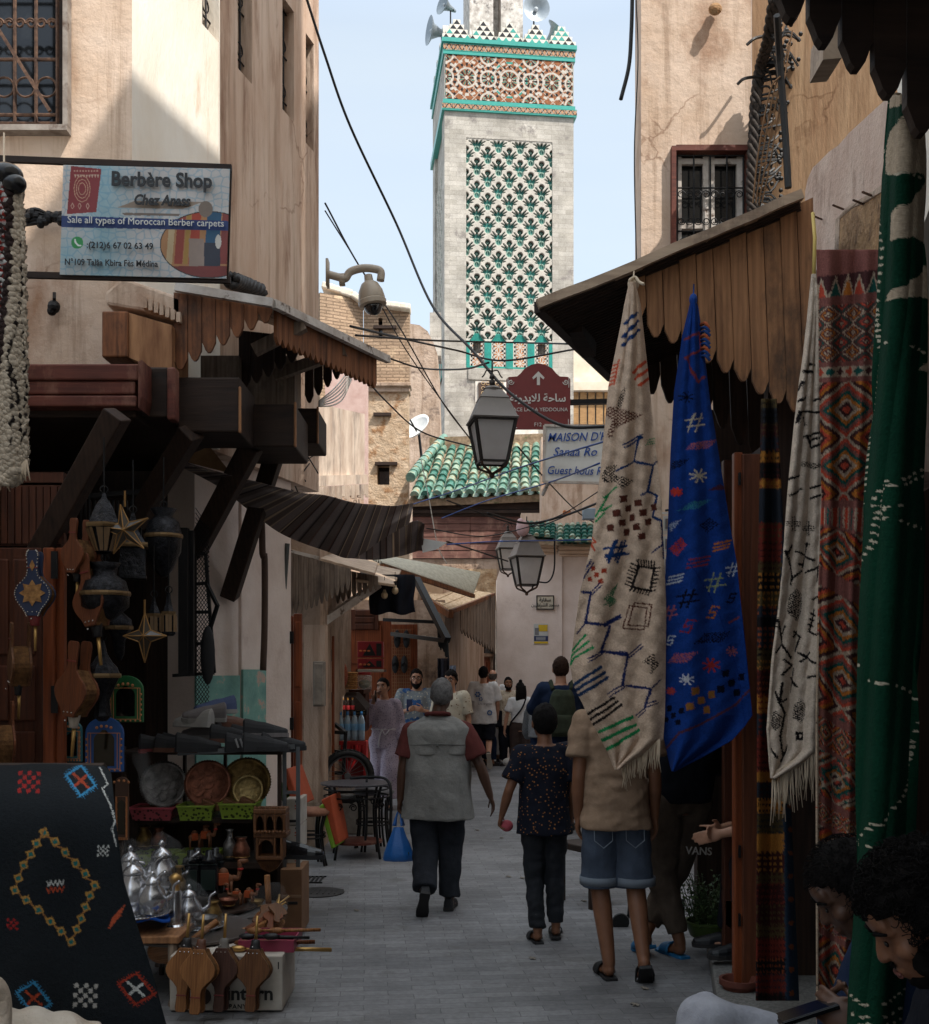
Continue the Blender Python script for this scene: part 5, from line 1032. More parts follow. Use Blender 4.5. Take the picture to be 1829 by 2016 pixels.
# brown door posts beside the right shop
rd=thing('folding_door','reddish brown folding shop door standing open between the blue rug and the banded kilim','door')
mb=MB();mb.pbox(1462,893,1497,1978,5.7,.05);mb.build('leaf',wood('worn_door_edge_wood',rgb(104,58,36),rgb(68,36,22),rough=.5),rd,bevel=.006);mb=MB();mb.pbox(1446,890,1463,1975,5.72,.06);mb.build('leaf',W_DOR,rd,bevel=.006)
mb=MB();mb.pbox(1425,905,1446,1880,6.3,.06);mb.build('leaf',W_DOD,rd,bevel=.006);mb=MB();mb.pbox(1497,880,1512,1990,5.74,.3);mb.build('jamb',W_DRK,rd)
mb=MB()
for v in(930,1280,1665,1800):MB().pbox(1455,v,1459,v+24,5.69,.02).build('hinge',IRON,rd);mb=MB();mb.pbox(1436,1780,1446,1826,6.1,.08);mb.build('latch',plain('brass_latch',rgb(170,130,80),.4,.6),rd);based(rd)
sr=thing('carpet_shop','dark timber carpet shop interior behind the hanging kilims on the right','shop front')
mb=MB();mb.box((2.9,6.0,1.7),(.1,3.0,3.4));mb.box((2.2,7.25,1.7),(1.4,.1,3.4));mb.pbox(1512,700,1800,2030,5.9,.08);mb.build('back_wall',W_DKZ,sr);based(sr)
# ---------------------------------------------------------------- carpet banner
PRINT=painted('printed_vinyl',.45,.08,.4,30,.12)
c=Canvas(110,318,460,556,2.2,rgb(196,190,186));X,Y=c.X,c.Y
rng=np.random.RandomState(3);pts=np.array([(x+rng.uniform(-6,6),y+rng.uniform(-6,6))for x in range(105,470,17)for y in range(312,562,15)])
d1=np.full(X.shape,1e9);d2=d1.copy()
for p in pts:
 w_=c.win(p[0]-40,p[1]-40,p[0]+40,p[1]+40);q=np.hypot(X[w_]-p[0],Y[w_]-p[1]);a,b=d1[w_].copy(),d2[w_].copy()
 d2[w_]=np.minimum(np.maximum(a,q),b);d1[w_]=np.minimum(a,q)
edge=(d2-d1)<2.2;teal=np.clip(1-np.minimum(np.abs(X-205)/70,np.hypot((X-130)/70,(Y-500)/60)),0,1)[...,None]
c.a=c.a*(1-teal*.75)+np.array(rgb(120,170,184))*teal*.75
c.a[edge]=(c.a[edge]*.55+np.array(rgb(90,150,176))*.45*1)
c.poly([(140,327),(200,333),(190,418),(132,422)],rgb(132,34,34))
for k in range(9):c.poly([(146+k*5.6,344),(151+k*5.6,344),(148.5+k*5.6,351)],rgb(196,160,140));c.disc(147+k*5.6,337,1.8,rgb(190,140,120))
for s in(1,.72,.45):q=[(162+16*s*math.cos(t),372+26*s*math.sin(t))for t in np.linspace(0,6.28,13)];c.line(q,1.4,rgb(196,150,120))
for x in(143,157,173):c.line([(x-3,406),(x,400),(x+3,406),(x,412),(x-3,406)],1.2,rgb(200,160,140))
c.disc(412,482,97,rgb(40,34,30),66);c.disc(412,482,95,rgb(176,124,78),64);k=((X-412)/95)**2+((Y-482)/64)**2<=1
for(x0,x1,cl)in((330,342,rgb(196,170,130)),(346,362,rgb(150,60,44)),(364,372,rgb(170,130,60)),(374,392,rgb(170,62,40)),(404,432,rgb(28,78,110)),(434,450,rgb(130,50,40))):c.a[k&(X>x0+(Y-480)*-.08)&(X<x1+(Y-480)*-.08)&(Y<520)]=cl
c.a[k&(Y>470)&(X>372)&(X<402)&(Y<525)]=rgb(150,130,118);c.a[k&(Y>478)&(X>=402)&(X<434)]=rgb(40,42,56);c.a[k&(Y>524)]=rgb(120,44,36);c.disc(430,476,6,rgb(206,200,190),14)
c.poly([(265,396),(400,398),(360,412),(230,409)],rgb(150,130,112));c.poly([(240,419),(355,421),(352,426),(245,424)],rgb(120,104,92));c.disc(405,412,14,rgb(128,112,100),16)
c.poly([(100,424),(470,436),(470,455),(100,447)],rgb(22,48,104));c.disc(152.5,478,12,rgb(40,140,70));c.line([(148,472),(149,478),(154,483),(159,484)],3,rgb(225,230,225))
bn=thing('shop_banner','printed carpet shop banner in a wooden rail frame above the left shop front','banner')
corn=[(125,325),(453,333),(446,549),(118,541)]
nu,nv=340,230;S,T=np.meshgrid(np.linspace(0,1,nu+1),np.linspace(0,1,nv+1));UU=(corn[0][0]*(1-S)+corn[1][0]*S)*(1-T)+(corn[3][0]*(1-S)+corn[2][0]*S)*T;VV=(corn[0][1]*(1-S)+corn[1][1]*S)*(1-T)+(corn[3][1]*(1-S)+corn[2][1]*S)*T
dep=5.5+.006*np.sin(S*14+T*3)*np.sin(T*3)
V=np.stack([(UU-U0)*dep/F,dep,EYE+(V0-VV)*dep/F],-1).reshape(-1,3);col_mesh('vinyl',V,c.get(UU,VV).reshape(-1,3),nu,nv,PRINT,bn,solid=.004)
INKM=plain('printed_ink',rgb(30,28,28),.5);INKW=plain('white_lettering',rgb(214,212,206),.5)
def put(mb,txt,u,v,d,h,m=0,ang=0,**kw):return mb.text(txt,face_M(P(u,v,d),(math.cos(ang),0,-math.sin(ang))),h/.72*px(d),m,**kw)
mb=MB();a_=.024
put(mb,'Berbère Shop',318,355,5.482,28,0,a_,sx=.92,bold=.007);put(mb,'Chez Anass',318,395,5.482,20,0,a_,sx=.84,shear=.22,bold=.008)
put(mb,':(212)6 67 02 63 49',236,484,5.482,12.5,0,a_,bold=.003,sx=.95);put(mb,'N°109 Talâa Kbira Fès Médina',219,518,5.482,12.5,0,a_,bold=.003,sx=.86)
mb.build('black_lettering',INKM,bn);mb=MB();put(mb,'Sale all types of Moroccan Berber carpets',287,436.5,5.482,14,0,.026,sx=.94);mb.build('white_lettering',INKW,bn)
mb=MB();mb.bar(P(-30,312,5.52),P(456,331,5.52),.022,.03);mb.bar(P(30,541,5.52),P(454,552,5.52),.022,.03);mb.bar(P(454,330,5.53),P(447,552,5.53),.014);mb.build('rail',W_DRK,bn);based(bn)
cl_=thing('cable_bundle','tangled clamps and cables on the ochre wall left of the banner','cables');mb=MB()
for k in range(5):mb.tube(curve([P(40,420+k*6,6.8),P(70,412+k*7,6.75),P(96,422+k*3,6.78),P(128,418+k*5,6.8)],4),.012,5)
for k in range(9):mb.ell(P(56+k*8,420+random.uniform(-8,18),6.76),(.03,.03,random.uniform(.02,.05)),nu=7,nv=5)
mb.build('cables',IRON,cl_);based(cl_)
mb=MB();mb.bar(P(107,578,6.85),P(107,590,6.8),.02);mb.ell(P(106,604,6.82),(.04,.04,.04),nu=8,nv=6);mb.ell(P(102,612,6.82),(.03,.03,.03),nu=8,nv=6);tag(mb.build('wall_hook',IRON),'black iron hook with wire scraps on the ochre wall under the banner','hook')
# ---------------------------------------------------------------- street signs
sg=thing('street_sign','dark red arched street sign with white arrow and Arabic lettering','sign');SD=13
mb=MB();pts=[(997,845),(997,746),(1002,742),(1018,741),(1026,734),(1033,725),(1046,718),(1060,715),(1074,718),(1087,725),(1094,734),(1102,741),(1118,742),(1123,746),(1123,845)]
mb.prism([P(u,v,SD)for u,v in pts],(0,.03,0));mb.build('plate',plain('dark_red_enamel',rgb(118,44,42),.45),sg)
mb=MB();d=SD-.006
mb.prism([P(u,v,d)for u,v in((1057,758),(1057,741),(1050,747),(1048,743),(1060,731),(1072,743),(1070,747),(1063,741),(1063,758))],(0,.004,0))
put(mb,'\ufe94\ufee7\ufeed\ufeaa\ufef3\ufefc\ufedf \ufe94\ufea3\ufe8e\ufeb3',1059,784,d,15,bold=.005);put(mb,'PLACE LALLA YEDDOUNA',1059,806.5,d,7.4,sx=.97);put(mb,'F12',1059,836,d,7.4)
for sx_ in(-1,1):mb.tube([P(1060+sx_*(54-6*(1-k/16)*math.cos(k*.6)),752+6*(1-k/16)*math.sin(k*.6),d)for k in range(17)],.006,4);mb.tube([P(1060+sx_*60,745,d),P(1060+sx_*60,763,d)],.005,4)
mb.tube([P(1119,825,d),P(1119,842,d),P(1104,842,d)],.005,4);mb.tube([P(1001,842,d),P(1018,842,d)],.005,4)
mb.build('lettering',INKW,sg);mb=MB();mb.bar(P(1090,793,SD+.06),P(1340,788,SD+.06),.09,.05);mb.build('bracket_arm',IRON,sg);based(sg)
ms=thing('guest_house_sign','white metal guest house sign with blue hand painted lettering and rusty frame','sign')
mb=MB();a,b,c_,d_=P(1072,838,9),P(1215,840,9),P(1215,952,9),P(1070,949,9);mb.prism([a,b,c_,d_],(0,.02,0));mb.build('plate',mat('rust_spotted_white_paint',rgb(218,214,206),rgb(204,198,188),scale=6,stain=rgb(130,84,56),st_scale=7,st_at=(.66,.74),rough=.5),ms)
mb=MB();[mb.bar(p+Vector((0,-.005,0)),q+Vector((0,-.005,0)),.022,.02)for p,q in((a,b),(c_,d_),(d_,a))];mb.build('frame',mat('rusty_white_frame',rgb(206,198,188),rgb(170,150,134),scale=8,stain=rgb(120,70,44),st_scale=9,st_at=(.58,.66)),ms)
mb=MB();d=8.99
put(mb,"MAISON D'HÔ",1077,862,d,17,0,-.02,align='LEFT',shear=.3,bold=.001,sx=.88);put(mb,'Sanaa Ro',1088,890,d,17,0,0,align='LEFT',shear=.3,bold=.001,sx=1.0);put(mb,'Guest hous Ri',1076,926,d,16.5,0,.02,align='LEFT',shear=.25,bold=.001,sx=.86)
mb.build('lettering',plain('blue_sign_paint',rgb(30,74,150),.5),ms);mb=MB();mb.bar(P(1068,975,9.1),P(1085,940,9.02),.02);mb.bar(P(1180,950,9.02),P(1190,1000,9.6),.02);mb.build('stay',WHTM,ms);based(ms)
pq=thing('wall_plaque','small tiled plaque with black Arabic lettering on the pink fountain wall','plaque');mb=MB();mb.pbox(1056,1172,1091,1200,PD-.04,.03);mb.build('tile',plain('cream_glazed_tile',rgb(196,186,166),.35),pq)
mb=MB();d=PD-.05
for q in((1056,1172,1091,1174),(1056,1198,1091,1200),(1056,1174,1058,1198),(1089,1174,1091,1198)):mb.pbox(*q,d,.02)
put(mb,'\ufe94\ufef3\ufe8e\ufed8\ufeb3',1073,1181,d,7,bold=.005);put(mb,'\ufee6\ufef4\ufef4\ufee0\ufe91\ufe8d\ufeae\ufeb8\ufedf\ufe8d \ufeaa\ufea0\ufeb4\ufee3',1073.5,1191,d,6.4,bold=.005,sx=.9);mb.build('lettering',INKM,pq);based(pq)
po=thing('poster','yellow and navy paper poster stuck on the pink fountain wall under the plaque','poster');mb=MB();mb.pbox(1051,1228,1079,1268,PD-.014,.008,0);mb.pbox(1060,1230,1078,1243,PD-.019,.004,1);mb.pbox(1051.5,1252,1079,1262,PD-.019,.004,2);mb.pbox(1051.5,1263,1079,1267,PD-.019,.004,1);mb.pbox(1053,1236,1061,1250,PD-.019,.004,3)
for k in range(3):mb.pbox(1055,1254+k*2.6,1074,1255+k*2.6,PD-.024,.004,0)
mb.build('paper',[plain('poster_paper',rgb(190,190,186),.7),plain('poster_yellow',rgb(206,172,44),.7),plain('poster_navy',rgb(40,52,92),.7),plain('poster_grey',rgb(120,120,124),.7)],po);based(po)
# ---------------------------------------------------------------- street lanterns and camera
FROST,n_,l_,b_=nodes_of('frosted_lantern_glass',.35,0,.4);t_=n_.new('ShaderNodeBsdfTranslucent');k_=n_.new('ShaderNodeMixShader');k_.inputs[0].default_value=.75;c_=ramp(n_,l_,noise_n(n_,l_,coords(n_,l_,'obj',(1,1,1)),6,5),[(.3,rgb(222,216,212)),(.7,rgb(238,234,230))])
l_.new(c_,b_.inputs['Base Color']);l_.new(c_,t_.inputs['Color']);l_.new(b_.outputs[0],k_.inputs[1]);l_.new(t_.outputs[0],k_.inputs[2]);l_.new(k_.outputs[0],n_['Material Output'].inputs['Surface']);LTOP=plain('grey_lantern_metal',rgb(112,104,98),.55,.3);LIR=plain('dark_lantern_iron',rgb(48,42,38),.5,.4)
q2=math.sqrt(2)
def street_lantern(label,u,v,d,h,rz):
 o=thing('street_lantern',label,'lantern',P(u,v,d),rz,'street lanterns hung over the lane')
 mb=MB();mb.lathe([(.215*q2*h,.535*h),(.22*q2*h,.55*h),(.205*q2*h,.565*h),(.135*q2*h,.74*h),(.14*q2*h,.745*h),(.13*q2*h,.76*h),(.08*q2*h,.83*h)],4);mb.lathe([(.085*h,.83*h),(.09*h,.85*h),(.05*h,.875*h),(.02*h,.88*h)],16);mb.build('hood',LTOP,o,30)
 mb=MB();mb.lathe([(.115*q2*h,.15*h),(.18*q2*h,.52*h)],4);mb.build('glass',FROST,o)
 mb=MB()
 for i in range(4):
  a,b=math.pi/2*(i+.5),math.pi/2*(i+1.5);r0,r1=.125*q2*h,.192*q2*h
  p0,p1=Vector((r0*math.cos(a),r0*math.sin(a),.145*h)),Vector((r1*math.cos(a),r1*math.sin(a),.53*h));mb.bar(p0,p1,.026*h)
  e0,e1=Vector((r0*math.cos(b),r0*math.sin(b),.145*h)),Vector((r1*math.cos(b),r1*math.sin(b),.53*h));mb.bar(p0,e0,.026*h,.02*h);mb.bar(p1,e1,.024*h,.02*h)
 mb.build('frame',LIR,o)
 mb=MB()
 for i in range(4):
  a=math.pi/2*(i+.5);r0=.125*q2*h;mb.tube(curve([(r0*math.cos(a),r0*math.sin(a),.14*h),(r0*.85*math.cos(a),r0*.85*math.sin(a),.1*h),(r0*.3*math.cos(a),r0*.3*math.sin(a),.06*h),(0,0,.03*h)],5),.013*h,6)
 mb.ell((0,0,.02*h),.025*h);mb.build('foot_scrolls',IRONR,o,True)
 mb=MB();mb.lathe([(.02*h,.875*h),(.028*h,.9*h),(.03*h,.93*h),(.012*h,.94*h),(.03*h,.955*h),(.022*h,.98*h),(.005*h,1.0*h)],12);mb.tube([(0,0,.98*h),(0,0,1.12*h)],.008*h,6)
 for s in(-1,1):mb.tube(curve([(0,0,1.02*h),(s*.05*h,0,1.03*h),(s*.08*h,0,.98*h),(s*.1*h,0,.96*h)],4),.007*h,5)
 mb.build('finial',LIR,o,True);return o
street_lantern('large street lantern hanging on wires in front of the minaret foot',969,941,7,.655,R(9))
street_lantern('street lantern with frosted glass on the pink fountain wall, the nearer of two',1037,1172,13.5,.85,R(12));street_lantern('street lantern on the pink fountain wall, half hidden behind its nearer twin',1000,1136,15.5,.72,R(8))
pc=thing('surveillance_camera','beige dome surveillance camera on a curved wall arm at the left house corner','camera');CAMW=plain('beige_camera_plastic',rgb(164,152,136),.4);d=9.9
mb=MB();mb.pbox(641,508,646,560,d,.12);mb.tube(curve([P(646,540,d),P(668,546,d),P(680,548,d),P(690,535,d),P(715,528,d),P(740,530,d),P(750,536,d),P(749,553,d)],5),[.035]*36,10);mb.bar(P(672,540,d),P(674,562,d),.05);mb.build('arm',CAMW,pc,True)
M=Matrix.Translation(P(734,601,d))@Matrix.Rotation(R(-9),4,'Y');k=px(d);mb=MB();mb.lathe([(25*k,-2*k),(27.5*k,0),(28*k,8*k),(26*k,10*k),(26.5*k,14*k),(24*k,28*k),(17*k,42*k),(9*k,48*k),(8*k,60*k),(7*k,60*k)],28,0,M);mb.build('housing',CAMW,pc,40)
mb=MB();mb.lathe([(.5*k,-20*k),(8*k,-18.5*k),(14*k,-14*k),(18*k,-6*k),(19*k,-1*k),(17*k,0)],24,0,M);mb.build('dome',plain('smoked_dome',rgb(24,24,26),.08,0,.8),pc,True);based(pc)
# ---------------------------------------------------------------- striped sail cloth over the lane
topE=[(334,898),(393,919),(491,945),(588,969),(640,975),(695,989),(735,993),(775,996),(814,990)];botE=[(336,902),(354,917),(432,959),(500,1012),(559,1053),(640,1084),(695,1098),(755,1060),(806,1030)]
def sailm():
 if 'sail_weave' in MATS:return MATS['sail_weave']
 m,n,l,b=nodes_of('sail_weave',.9,0,.1);at=n.new('ShaderNodeAttribute');at.attribute_name='Col';t=n.new('ShaderNodeBsdfTranslucent');k=n.new('ShaderNodeMixShader');k.inputs[0].default_value=.45
 f=noise_n(n,l,coords(n,l,'pos',(1,1,1)),120,3);cl=mixc(n,l,1.0,at.outputs['Color'],ramp(n,l,f,[(.3,(.75,.75,.75)),(.7,(1,1,1))]),'MULTIPLY')
 l.new(cl,b.inputs['Base Color']);l.new(cl,t.inputs['Color']);l.new(b.outputs[0],k.inputs[1]);l.new(t.outputs[0],k.inputs[2]);l.new(k.outputs[0],n['Material Output'].inputs['Surface']);MATS['sail_weave']=m;return m
def sail(name,topE,botE,da,db,parent,sag=.25,shift=0):
 tp,bt=curve([(u,0,v)for u,v in topE],30),curve([(u,0,v)for u,v in botE],30);nu,nv=len(tp)-1,40;L=[0]
 for a,b in zip(tp,tp[1:]):L.append(L[-1]+(b-a).length)
 V,Cc=[],[]
 pal=[(.0,rgb(150,138,134)),(.40,rgb(116,108,106)),(.46,rgb(206,184,160)),(.49,rgb(60,52,52)),(.53,rgb(206,184,160)),(.56,rgb(126,112,106)),(.92,rgb(124,98,88)),(.95,rgb(196,176,152)),(.98,rgb(66,60,58))]
 for j in range(nv+1):
  for i in range(nu+1):
   t=j/nv;s=i/nu;p=tp[i].lerp(bt[i],t);dd=lerp(da,db,s)+.5*t*math.sin(s*math.pi)-sag*math.sin(t*math.pi)*.4*math.sin(s*math.pi)+.035*math.sin(s*22+t*5)+.03*math.sin(t*9+s*6);V.append(P(p.x,p.z,dd))
   f=((L[i]+shift)/27)%1;cl=[cc_ for st,cc_ in pal if st<=f][-1];Cc.append(cl)
 return col_mesh(name,np.array(V),np.array(Cc),nu,nv,sailm(),parent,solid=.004)
sl=thing('sail_cloth','brown and grey striped cloth stretched as a shade across the lane','cloth')
sail('cloth',topE,botE,6.9,9.2,sl);sail('cloth',[(690,1055),(740,1050),(790,1035),(820,1025),(836,1031)],[(690,1099),(740,1102),(790,1094),(815,1087),(832,1082)],9.3,9.8,sl,0,9)
mb=MB();mb.prism([P(u,v,9.85)for u,v in((828,1062),(833,1060),(881,1068),(858,1082),(832,1088))],(0,.01,0));mb.build('torn_lining',plain('white_lining',rgb(206,204,200),.8),sl)
mb=MB();mb.prism([P(u,v,7.6)for u,v in((405,882),(412,878),(455,932),(350,905))],(0,.01,0));mb.build('corner_flap',cloth('tan_canvas',rgb(150,116,84)),sl)
mb=MB();mb.tube([P(325+8*math.cos(t),900+8*math.sin(t),6.88)for t in np.linspace(0,6.3,16)],.004,5);mb.build('ring',IRON,sl);based(sl)
# ---------------------------------------------------------------- wires
K_=plain('black_cable',rgb(28,27,28),.6)
def wire(pts,r,lab,m=K_,g='wires over the lane'):cable('overhead_wire',[P(*p)for p in pts],r,m,lab,group=g)
wire([(598,-20,9),(640,110,9.2),(690,250,9.5),(780,440,10),(850,600,9.5),(930,690,8.5),(1000,770,8),(1100,835,7.5),(1200,840,7)],0.0115,'thickest black cable sagging from the left house past the minaret to the white sign')
wire([(640,400,10),(705,520,11),(790,650,13),(870,790,14),(930,870,15)],0.0086,'black wire dropping from the left house behind the camera dome')
wire([(640,415,10),(720,545,11),(800,690,12),(900,830,13),(940,880,14)],0.0065,'thinner black wire running just below the one behind the camera dome')
wire([(690,642,9),(800,668,11),(900,690,13),(990,710,13),(1130,688,13)],0.0115,'black wire from the left awning to the lantern finial')
wire([(700,660,9),(850,670,11),(1000,674,13),(1120,677,12)],0.0101,'straight black wire crossing the tiled foot of the minaret panel')
wire([(765,705,8.5),(830,725,9),(910,727,8),(962,714,7)],0.0072,'slack black wire from the left awning corner to the near lantern')
wire([(709,733,10),(760,790,11),(830,850,12),(930,880,12)],0.0086,'grey black wire from under the left awning past the satellite dish')
wire([(1245,-10,5),(1243,60,5),(1238,130,5),(1222,196,5)],0.0094,'loose cable end dangling in the sky by the right house')
wire([(1252,-10,9.8),(1256,120,9.8),(1249,300,9.8),(1253,520,9.8)],0.0058,'thin cable hanging down the edge of the right house')
wire([(815,992,12),(900,965,11),(1010,925,9),(1120,890,7.5),(1215,862,6.5)],0.0065,'upper blue cord rising from the sail cloth across the white sign',BLUEC)
wire([(870,1020,12),(960,985,11),(1080,950,9),(1180,912,7)],0.0065,'lower blue cord rising across the green tiles to the right',BLUEC)
wire([(880,1072,10),(980,1066,11),(1100,1064,12),(1180,1062,12)],0.0065,'level blue cord from the torn white lining past the lanterns',BLUEC)
wire([(829,905,12),(845,985,12),(862,1075,12),(880,1110,12)],0.0058,'white cord hanging down the boarded frieze',plain('white_cord',rgb(206,200,190),.8))
wire([(1020,880,9),(1080,950,11),(1140,1010,13),(1190,1040,13)],0.0072,'black wire slanting down behind the white sign')
wire([(960,1010,12),(1040,1030,13),(1110,1015,13),(1190,985,12)],0.0144,'thick bundle of wires above the small teal eave')
wire([(880,985,13),(990,1025,14),(1060,1035,14),(1150,1000,13)],0.0086,'sagging black wire over the wooden frieze')
wire([(840,1040,11),(960,1055,13),(1090,1020,13),(1190,960,11)],0.0065,'thin wire crossing above the two far lanterns')
wire([(1092,1060,13),(1091,1120,13.5),(1080,1145,13.5),(1060,1146,13.5)],0.0101,'looped supply cable beside the nearer wall lantern')
wire([(1310,1005,8),(1340,1000,8),(1400,985,7.5),(1440,960,7)],0.0086,'black wire between the two rugs under the plank awning')
wire([(880,1066,10.5),(940,1085,12),(1000,1105,13)],0.0086,'short black wire from the lining to the far lantern')
cb=thing('cable_bundle','thick twisted bundle of black cables climbing the wall of the right house','cables');mb=MB()
base=curve([P(1525,0,9.0),P(1512,80,9.4),P(1498,130,9.8),P(1488,200,9.85),P(1484,280,9.85),P(1480,360,9.85),P(1482,420,9.85)],14)
for q in range(4):mb.tube([p+Vector((.035*math.cos(i*.5+q*1.57),.02*math.sin(i*.5+q*1.57),0))for i,p in enumerate(base)],.022,6)
mb.build('twisted_cables',mat('dusty_cable',rgb(70,60,54),rgb(30,27,25),scale=30),cb,True);mb=MB()
for k in range(80):
 p=base[random.randrange(8,len(base))];s=random.uniform(.08,.3);mb.tube(curve([p,p+Vector((s*.6,-.05,random.uniform(-.05,.05))),p+Vector((s,-.02,random.uniform(-.15,.12)))],3),.01,4);mb.ell(p+Vector((s,-.03,random.uniform(-.05,.05))),.02,nu=6,nv=4)
for(u,v)in((1470,82),(1452,160)):mb.tube(curve([P(1500,v-10,9.8),P(u+15,v-6,9.7),P(u,v+6,9.7)],4),.014,5)
mb.tube(curve([P(1530,30,8.9),P(1535,120,9.2),P(1545,250,9.3),P(1552,370,9.3)],6),.03,6);mb.build('clamps',K_,cb)
mb=MB()
for k in range(4):mb.tube(curve([P(1560-k*8,60+30*k,9.2),P(1540-k*8,180,9.3),P(1520-k*9,300,9.4),P(1500-k*6,400,9.5)],5),.007,4)
mb.build('loose_wires',plain('tan_wire',rgb(128,96,66),.7),cb);based(cb)
cb=thing('cable_bundle','twisted cables with loose ends along the wall under the left timber beams','cables');mb=MB()
for(pts)in([P(520,905,9),P(570,918,9.5),P(602,932,10)],[P(455,552,8),P(480,560,8.3),P(512,574,8.6)]):
 b_=curve(pts,10)
 for q in range(4):mb.tube([p+Vector((.04*math.cos(i*.7+q*1.57),0,.04*math.sin(i*.7+q*1.57)))for i,p in enumerate(b_)],.028,6)
for k in range(26):
 p=P(random.uniform(520,610),random.uniform(880,965),9.6);mb.tube(curve([p,p+Vector((random.uniform(-.1,.1),-.05,random.uniform(-.15,.1))),p+Vector((random.uniform(-.2,.2),0,random.uniform(-.35,.1)))],3),.006,4)
mb.build('cables',K_,cb,True);mb=MB()
for k in range(6):mb.tube(curve([P(628,790+k*2,8.1),P(655,768+k*6,8.6),P(675,745+k*8,9),P(692,722+k*5,9.4)],5),.006,5)
mb.build('white_cables',plain('white_cable',rgb(206,200,190),.6),cb,True);based(cb)
mb=MB();mb.tube([P(566,1070,9.3),P(553,1250,9.35),P(527,1440,9.4)],.02,8)
for v in(1072,1125,1255,1420):mb.pbox(562-(v-1072)*.108-6,v,562-(v-1072)*.108+6,v+3,9.32,.06)
tag(mb.build('conduit_pipe',plain('grey_conduit',rgb(84,86,82),.6),smooth=40),'slanting grey conduit pipe clipped to the left plaster wall','pipe');mb=MB();mb.tube(curve([P(515,1000,8.4),P(517,1090,8.4),P(521,1100,8.42),P(521,1230,8.45),P(518,1320,8.45)],4),.025,8);tag(mb.build('drain_pipe',plain('brown_pipe',rgb(84,62,50),.7),smooth=True),'brown drain pipe running down between the left pillars','pipe')
mb=MB();mb.pbox(616,1302,638,1391,10.4,.14,0);mb.pbox(618,1306,636,1388,10.38,.02,0);tag(mb.build('meter_box',mat('dusty_meter_box',rgb(150,140,128),rgb(110,102,94),scale=8),bevel=.008),'grey electric meter box on the wall end beside the kiosk doors','meter box')
# ---------------------------------------------------------------- craft stall goods
BOARD={k:wood('bellows_'+k,rgb(*a),rgb(*b),axis='z',src='obj',scale=2.2,rough=.5)for k,a,b in(('honey',(156,106,64),(106,66,36)),('red',(118,68,42),(80,44,28)),('dark',(84,56,46),(56,36,30)),('brown',(114,76,48),(74,46,28)))}
LEA=plain('black_leather',rgb(30,28,30),.5);LEAR=plain('red_leather',rgb(120,44,44),.5);LEAB=plain('brown_leather',rgb(92,56,40),.5);BRASS=plain('brass',rgb(190,150,90),.35,.7);SILV=plain('polished_silver',rgb(196,196,200),.22,.9);STUD=plain('nickel_stud',rgb(200,198,196),.25,.9)
BP=[(0,.04),(.015,.055),(.05,.062),(.12,.055),(.2,.05),(.25,.06),(.3,.1),(.35,.155),(.4,.182),(.44,.186),(.49,.17),(.54,.135),(.58,.1),(.62,.075),(.65,.062)]
def bellows(label,loc,L,wood_,collar=LEA,rot=(0,0,0),spread=1.0,group='wooden bellows for sale'):
 o=thing('bellows',label,'bellows',loc,0,group);o.rotation_euler=rot
 def board(y0,y1,m,wd=1.0):b=MB();pr=[(x*L*wd,z*L)for z,x in BP];b.prism([(x,y0,z)for x,z in pr]+[(-x,y0,z)for x,z in reversed(pr)],(0,y1-y0,0));return b.build('board',m,o,bevel=.003)
 g=.05*spread;board(-.014,0,wood_);board(g,g+.014,wood_)
 b=MB();pr=[(x*L*.95,z*L)for z,x in BP[5:]];b.prism([(x,.001,z)for x,z in pr]+[(-x,.001,z)for x,z in reversed(pr)],(0,g-.002,0));b.build('gusset',cloth('tan_gusset_leather',rgb(120,86,54),rgb(70,48,32),scale=30),o)
 b=MB();b.lathe([(.078*L,.6*L),(.066*L,.64*L),(.05*L,.70*L),(.045*L,.745*L),(.03*L,.75*L)],12,0,Matrix.Translation((0,g/2-.005,0))@Matrix.Diagonal((1,.7,1,1)));b.build('collar',collar,o,True)
 b=MB();b.tube([(0,g/2,.74*L),(0,g/2,L)],[.018*L,.014*L],8);b.build('nozzle',BRASS,o,True)
 b=MB();[b.ell((x*L,-.016,.61*L),.008*L,nu=6,nv=4)for x in(-.045,0,.045)];b.ell((0,-.03,.68*L),.009*L,nu=6,nv=4);b.build('studs',STUD,o)
 b=MB();b.box((0,-.016,.17*L),(.108*L,.004,.012*L));b.build('strap',LEAR,o);return o
# box with bellows standing against it
cbx=thing('cardboard_box','white cardboard box with black print lying on the pavers behind the four bellows','box');mb=MB();mb.pbox(334,1882,556,1990,5.62,.42);mb.build('carton',mat('white_carton',rgb(190,182,172),rgb(164,154,142),scale=6,bump=.1,stain=rgb(120,104,90),st_scale=3,st_at=(.62,.78)),cbx,bevel=.006)
mb=MB();put(mb,'intern',492,1957,5.612,27,bold=.006,sx=1.02);put(mb,'COMPANY',452,1982,5.612,9,bold=.002,space=1.15);put(mb,'ND',430,1921,5.612,8);mb.pbox(547,1894,549,1908,5.616,.003);mb.build('lettering',INKM,cbx)
mb=MB();mb.ell(P(402,1962,5.615),(.035,.004,.04));mb.build('emblem',plain('brown_print',rgb(60,46,40),.6),cbx);based(cbx)
bellows('honey coloured bellows with red strap leaning on the white carton, leftmost of four',P(356,1992,5.46),.47,BOARD['honey'],LEA,(R(-9),R(2),0));bellows('honey wood bellows with brown collar before the white carton, nearest of four',P(384,1997,5.38),.47,BOARD['honey'],LEAB,(R(-9),R(1),R(-6)))
